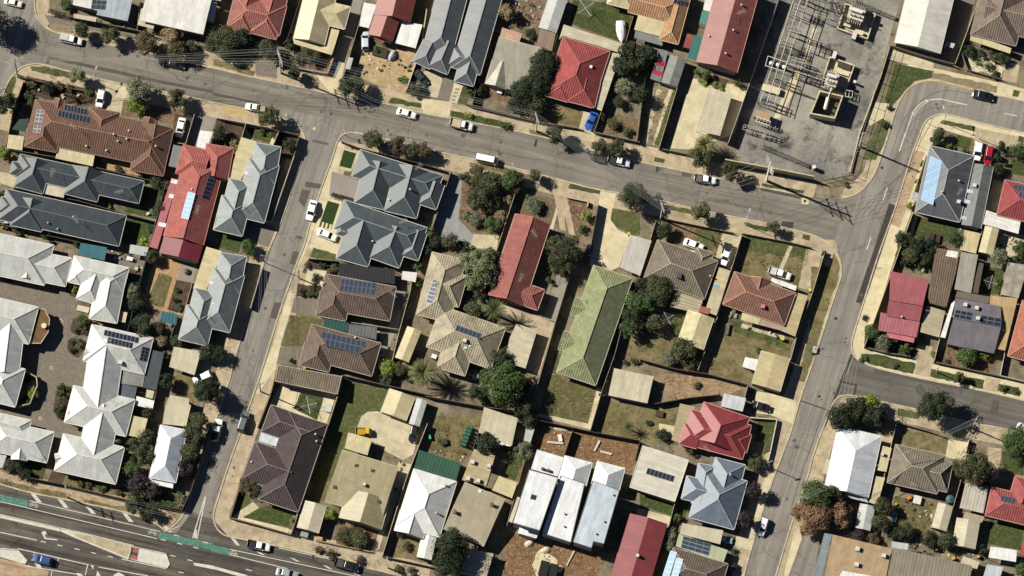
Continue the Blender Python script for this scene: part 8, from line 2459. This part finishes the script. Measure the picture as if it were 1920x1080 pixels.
def mound(name, label, cat, x, y, w, d, h, c, rz=0, n=9):
 p = P(x, y, h * .5); z = ground_z(p)
 m = MB(); rows = []
 for j in range(4):
  f, zz = (1, .85, .55, .15)[j], (0, .45, .8, 1)[j] * h
  rows.append([Vector((p.x, p.y, z + zz)) + Vector((math.cos(rz) * math.cos(t) * w * .5 - math.sin(rz) * math.sin(t) * d * .5, math.sin(rz) * math.cos(t) * w * .5 + math.cos(rz) * math.sin(t) * d * .5, 0)) * f * random.uniform(.85, 1.12) for t in [2 * math.pi * i / n for i in range(n)]])
 for a, b in zip(rows, rows[1:]):
  for i in range(n): m.face([a[i], a[(i + 1) % n], b[(i + 1) % n], b[i]])
 m.face(rows[-1])
 return tag(m.build(name, plain(c, .8, .3), None, loc=Vector((p.x, p.y, z))), label, cat)
gt = P(270, 135, 1.2); zt = ground_z(gt)
o_ = thing('covered_trailer', 'long trailer under a green tarpaulin', 'trailer', Vector((gt.x, gt.y, zt)))
m_ = MB(); A_ = math.atan2((P(300, 65, 1) - P(245, 210, 1)).y, (P(300, 65, 1) - P(245, 210, 1)).x)
for k in range(6):
 t = -2.1 + k * .84
 c_ = Vector((gt.x + math.cos(A_) * t, gt.y + math.sin(A_) * t, zt))
 m_.box(c_ + Vector((0, 0, .45)), (.83, 1.55 + .06 * (k % 2), 1.0 + .08 * (k % 2)), A_, 0, .8)
m_.build('tarpaulin', plain('356650', .7, .25), o_)
for s in (-.82, .82):
 w_ = MB(); c_ = Vector((gt.x - s * math.sin(A_), gt.y + s * math.cos(A_), zt + .3)); d_ = Vector((-math.sin(A_), math.cos(A_), 0)) * .1
 w_.bar(c_ - d_, c_ + d_, .3, 12); w_.build('wheel', plain('1b1b1b', .8), o_)
boxthing('plastic_slide', 'bright green plastic slide at the fence of the trailer yard', 'toy', 20, 140, .8, 1.6, .8, '4fae6a', .3, .6)
boxthing('open_crate', 'dark square crate in the trailer yard', 'crate', 122, 172, 1.0, 1.2, .7, '8c8678', .1, 1, '3a372f')
mound('rubble_heap', 'pale rubble heap at the back of the building site', 'rubble', 905, 90, 3.6, .9, .4, 'cbbfa8', -.2)
boxthing('concrete_slab', 'white concrete slab leaning block on the site soil', 'slab', 900, 148, .8, 1.6, .4, 'eeeae0', .2)
for x, y, w, rz, lab in ((868, 180, 3.6, -.08, 'long pale plank on the building site soil'), (1210, 248, 2.6, -.25, 'thick white beam on the building site soil'), (1150, 200, 2.6, 1.1, 'old grey branch post on the building site soil')):
 boxthing('timber_plank', lab, 'plank', x, y, w, .4, .25, 'd5cbb4', rz)
boxthing('skip_bin', 'dark rubbish skip in front of the townhouses', 'skip', 792, 1030, 1.8, 3.2, 1.4, '2c2c2c', -.25, 1.1, '15171a')
boxthing('skip_bin', 'second dark rubbish skip beside the first', 'skip', 855, 1040, 1.7, 2.6, 1.2, '2a2d33', -.25, 1.1, '15171a')
for x, y, lab in ((800, 905, 'white sand heap in front of the townhouses'), (690, 860, 'pale rubble heap at the townhouse porch'), (890, 1030, 'white rubble heap beside the rubbish skips')):
 mound('sand_heap', lab, 'heap', x, y, 2.4, 1.6, .6, 'e2d6bc', .3)
boxthing('timber_plank', 'pair of long timbers crossing the site path', 'plank', 970, 960, 3.8, .3, .2, 'cfc4aa', 1.1)
at(400, 0)
mound('motorbike_pile', 'tarpaulin covered pile before the rust red house', 'covered pile', 1208, 372, 1.9, 3.0, 1.2, 'b9bcc4', -.5)
boxthing('planter_wall', 'brown planter box beside the silver hatchback', 'planter', 1125, 350, 3.2, 2.2, .5, '4a3c30', -.25, 1, '3c3a26')
at(400, 780)
boxthing('garden_machine', 'grey machinery under the cream garage front', 'machine', 615, 800, 2.0, 1.3, 1.1, '9fa19e', -.25, .8)
boxthing('orange_crate', 'orange crate beside the grey machinery', 'crate', 718, 825, 1.2, .8, .7, 'd29a5c', -.25)
table('metal framed table with a glass top in the walled yard', 0 + 772, -52, 1.8, 1.5, 'c9ccd0', .8)
at(800, 500)
mound('timber_heap', 'pale timber heap behind the lichen roofed house', 'heap', 335, 735, 2.2, 2.4, .9, 'd2c6b0', .3)
boxthing('water_heater', 'white hot water unit on the lichen house wall', 'heater', 50, 605, 1.1, .9, 1.6, 'f0efea', -.3)
at(1200, 500)
boxthing('garden_bench', 'grey bench frame in the terracotta house back yard', 'bench', 590, 420, .7, 2.6, .6, '6a685f', -.2)
boxthing('garden_box', 'square timber garden box in the swing back yard', 'planter', 132, 992, 1.7, 1.3, .5, 'a59880', -.2, 1, '4a4032')
boxthing('utility_box', 'white round topped box on the verge of the side street', 'utility box', 1180, 560, 1.0, 1.4, .5, 'c9c4b4', -.3)
at(1200, 250)
boxthing('box_trailer', 'black covered trailer behind the white coupe', 'trailer', 588, 778, 1.8, 2.6, 1.1, '232427', 1.3 - 1.57)
at(800, 0)
boxthing('air_unit', 'white air unit beside the beige cottage gable', 'air unit', 492, 618, 1.1, .8, .9, 'f0efea', -.3)
at(0, 0)
# ================================================================== LOW GROWTH AND LITTER NOBODY COULD COUNT
def scatter(name, label, cat, pts, n, s, mats):
 w = [P(x, y, 0) for x, y in pts]
 poly = [(p.x, p.y) for p in w]
 xs, ys = [p[0] for p in poly], [p[1] for p in poly]
 m = MB()
 for _ in range(n):
  q = (random.uniform(min(xs), max(xs)), random.uniform(min(ys), max(ys)))
  if not inside(q, poly): continue
  z = ground_z(q)
  a = s * random.uniform(.4, 1.4)
  m.box((q[0], q[1], z), (a * random.uniform(.6, 2.2), a, a * random.uniform(.2, .7)), random.uniform(0, 3), random.randrange(len(mats)), random.uniform(.5, .9))
 return tag(m.build(name, mats), label, cat, None, 'stuff')
RUB = [plain('a8926f', .9), plain('7d6a50', .9), plain('c9bda6', .9), plain('544638', .9)]
at(800, 780)
scatter('rubble', 'loose rubble and offcuts on the back site soil', 'rubble', [(740, 50), (1430, 190), (1380, 390), (1100, 310), (700, 240)], 330, .17, RUB)
scatter('rubble', 'loose rubble in front of the townhouses', 'rubble', [(540, 790), (960, 880), (1200, 950), (1150, 1100), (520, 1100)], 380, .17, RUB)
scatter('rubble', 'stones behind the green patio roof', 'stones', [(40, 235), (230, 310), (330, 190), (300, 180), (220, 290), (60, 220)], 90, .35, RUB)
scatter('rubble', 'offcuts behind the lichen roofed house', 'stones', [(300, 560), (400, 700), (400, -0), (330, 0)], 10, .3, RUB)
at(800, 500)
scatter('rubble', 'pale litter behind the lichen roofed house', 'litter', [(285, 690), (385, 720), (350, 790), (295, 760)], 60, .4, RUB)
at(0, 0)
for o_, k_, lab, pts in (
 ((0, 0), 'bronze', 'low growth in the brown garden bed', [(180, 520), (600, 620), (630, 690), (240, 640)]),
 ((0, 0), 'olive', 'verge growth beside the crossing pole', [(200, 450), (500, 500), (480, 530), (210, 475)]),
 ((0, 500), 'olive', 'low growth in the upper garden island', [(490, 400), (600, 400), (590, 460), (480, 450)]),
 ((0, 500), 'bronze', 'low growth in the lower garden island', [(465, 480), (570, 485), (540, 620), (460, 560)]),
 ((0, 500), 'olive', 'low growth in the rose bed', [(1190, 90), (1300, 110), (1235, 320), (1130, 290)]),
 ((0, 500), 'dark', 'growth inside the curved garden wall', [(170, 720), (240, 760), (240, 800), (190, 910), (130, 930)]),
 ((0, 780), 'olive', 'growth in the dish villa front bed', [(440, 410), (850, 490), (840, 545), (430, 465)]),
 ((0, 780), 'bronze', 'verge weeds beside the highway path', [(0, 415), (480, 530), (880, 630), (870, 655), (470, 565), (0, 455)]),
 ((400, 0), 'olive', 'growth in the cream house garden', [(490, 390), (780, 390), (760, 490), (540, 450)]),
 ((400, 0), 'bronze', 'weeds in the bare soil yard', [(30, 800), (220, 840), (150, 1060), (0, 1040)]),
 ((400, 250), 'olive', 'growth before the dark brown house', [(640, 850), (850, 880), (800, 980), (600, 940)]),
 ((400, 500), 'bronze', 'growth beside the brown house drive', [(570, 110), (725, 160), (720, 205), (560, 195)]),
 ((400, 780), 'bronze', 'growth in the beige house garden', [(840, 740), (1120, 790), (1090, 920), (830, 860)]),
 ((400, 780), 'olive', 'verge growth beside the black ute', [(680, 880), (1440, 1060), (1430, 1080), (670, 910)]),
 ((800, 0), 'olive', 'growth in the bare side yard', [(1220, 780), (1440, 810), (1440, 950), (1200, 880)]),
 ((800, 0), 'bright', 'verge growth by the ute with the cream tray', [(240, 750), (560, 840), (540, 870), (220, 770)]),
 ((800, 250), 'olive', 'undergrowth in the bushy garden', [(240, 330), (560, 330), (560, 470), (500, 680), (330, 670), (230, 580)]),
 ((800, 250), 'bronze', 'undergrowth in the twin track front yard', [(950, 440), (1110, 480), (1040, 720), (1000, 680)]),
 ((800, 500), 'olive', 'weeds on the vacant dirt strip', [(1290, 600), (1440, 620), (1440, 660), (1280, 660)]),
 ((1200, 500), 'dry', 'dry weeds along the vacant strip', [(90, 740), (400, 720), (730, 820), (560, 870), (170, 900)]),
 ((1200, 500), 'olive', 'weeds in the terracotta house back yard', [(600, 320), (1030, 500), (990, 590), (620, 450)]),
 ((1200, 250), 'olive', 'weeds on the terracotta house front lawn', [(700, 700), (1150, 780), (1060, 950), (660, 900)]),
 ((1520, 0), 'olive', 'growth in the white pebble garden', [(1070, 340), (1330, 420), (1290, 520), (1060, 470)]),
 ((1520, 250), 'dark', 'undergrowth in the leafy yard', [(600, 700), (860, 770), (830, 940), (570, 880)]),
 ((1520, 500), 'dark', 'undergrowth before the rose red house', [(370, 420), (470, 440), (700, 530), (690, 600), (370, 540)]),
 ((1520, 500), 'bronze', 'growth before the purple grey house', [(900, 560), (1230, 600), (1210, 700), (850, 640)]),
 ((1520, 780), 'dark', 'undergrowth along the swing yard bottom', [(550, 750), (830, 800), (830, 850), (540, 800)]),
 ((800, 780), 'olive', 'weeds in the trailer yard', [(60, 10), (370, 10), (310, 240), (220, 300), (0, 240)]),
 ((1200, 0), 'olive', 'weeds on the tyre tracked lawn', [(10, 540), (240, 600), (130, 970), (-10, 950)]),
 ((800, 500), 'dry', 'dry leaf litter below the green house', [(830, 740), (1150, 830), (1090, 1050), (770, 990)])):
 at(*o_)
 plants(lab, pts, k_, 1.6, .13, .35)
MIX = [plain('d9d3c4', .8), plain('8f7a5e', .9), plain('55544e', .8), plain('9fa7a8', .7), plain('6d4a3c', .9), plain('39482f', .9)]
for o_, lab, n_, pts in (
 ((0, 500), 'pots and clutter along the villa back lane', 60, [(1040, 560), (1120, 580), (1010, 1060), (930, 1040)]),
 ((0, 250), 'pots and chairs in the paved villa court', 50, [(720, 780), (985, 840), (950, 1000), (860, 960), (760, 900)]),
 ((400, 0), 'clutter on the concrete yard of the rust red house', 50, [(1000, 340), (1400, 350), (1330, 480), (1000, 500)]),
 ((800, 0), 'clutter on the bare back yard', 60, [(560, 0), (790, 0), (740, 200), (540, 190)]),
 ((1200, 500), 'clutter behind the terracotta brown house', 60, [(600, 290), (1040, 470), (1020, 520), (580, 380)]),
 ((800, 500), 'clutter beside the cream shed on the strip', 60, [(1210, 560), (1280, 580), (1230, 900), (1160, 880)]),
 ((400, 500), 'clutter in the long brown house side yards', 50, [(1110, 400), (1320, 420), (1190, 740), (1080, 740)]),
 ((1520, 780), 'clutter at the bottom east yards', 110, [(560, 840), (1400, 900), (1380, 1000), (870, 960)]),
 ((1520, 780), 'toys and clutter on the swing yard', 40, [(560, 540), (840, 580), (800, 780), (540, 740)]),
 ((1520, 250), 'clutter behind the grey solar house', 60, [(1000, 640), (1440, 690), (1400, 900), (1000, 840)]),
 ((400, 780), 'clutter beside the beige house drive', 40, [(1250, 300), (1340, 330), (1160, 800), (1130, 760)]),
 ((0, 0), 'clutter beside the pale blue metal house', 40, [(650, 130), (930, 150), (920, 200), (650, 150)])):
 at(*o_)
 scatter('yard_litter', lab, 'clutter', pts, n_, .42, MIX)
at(0, 0)
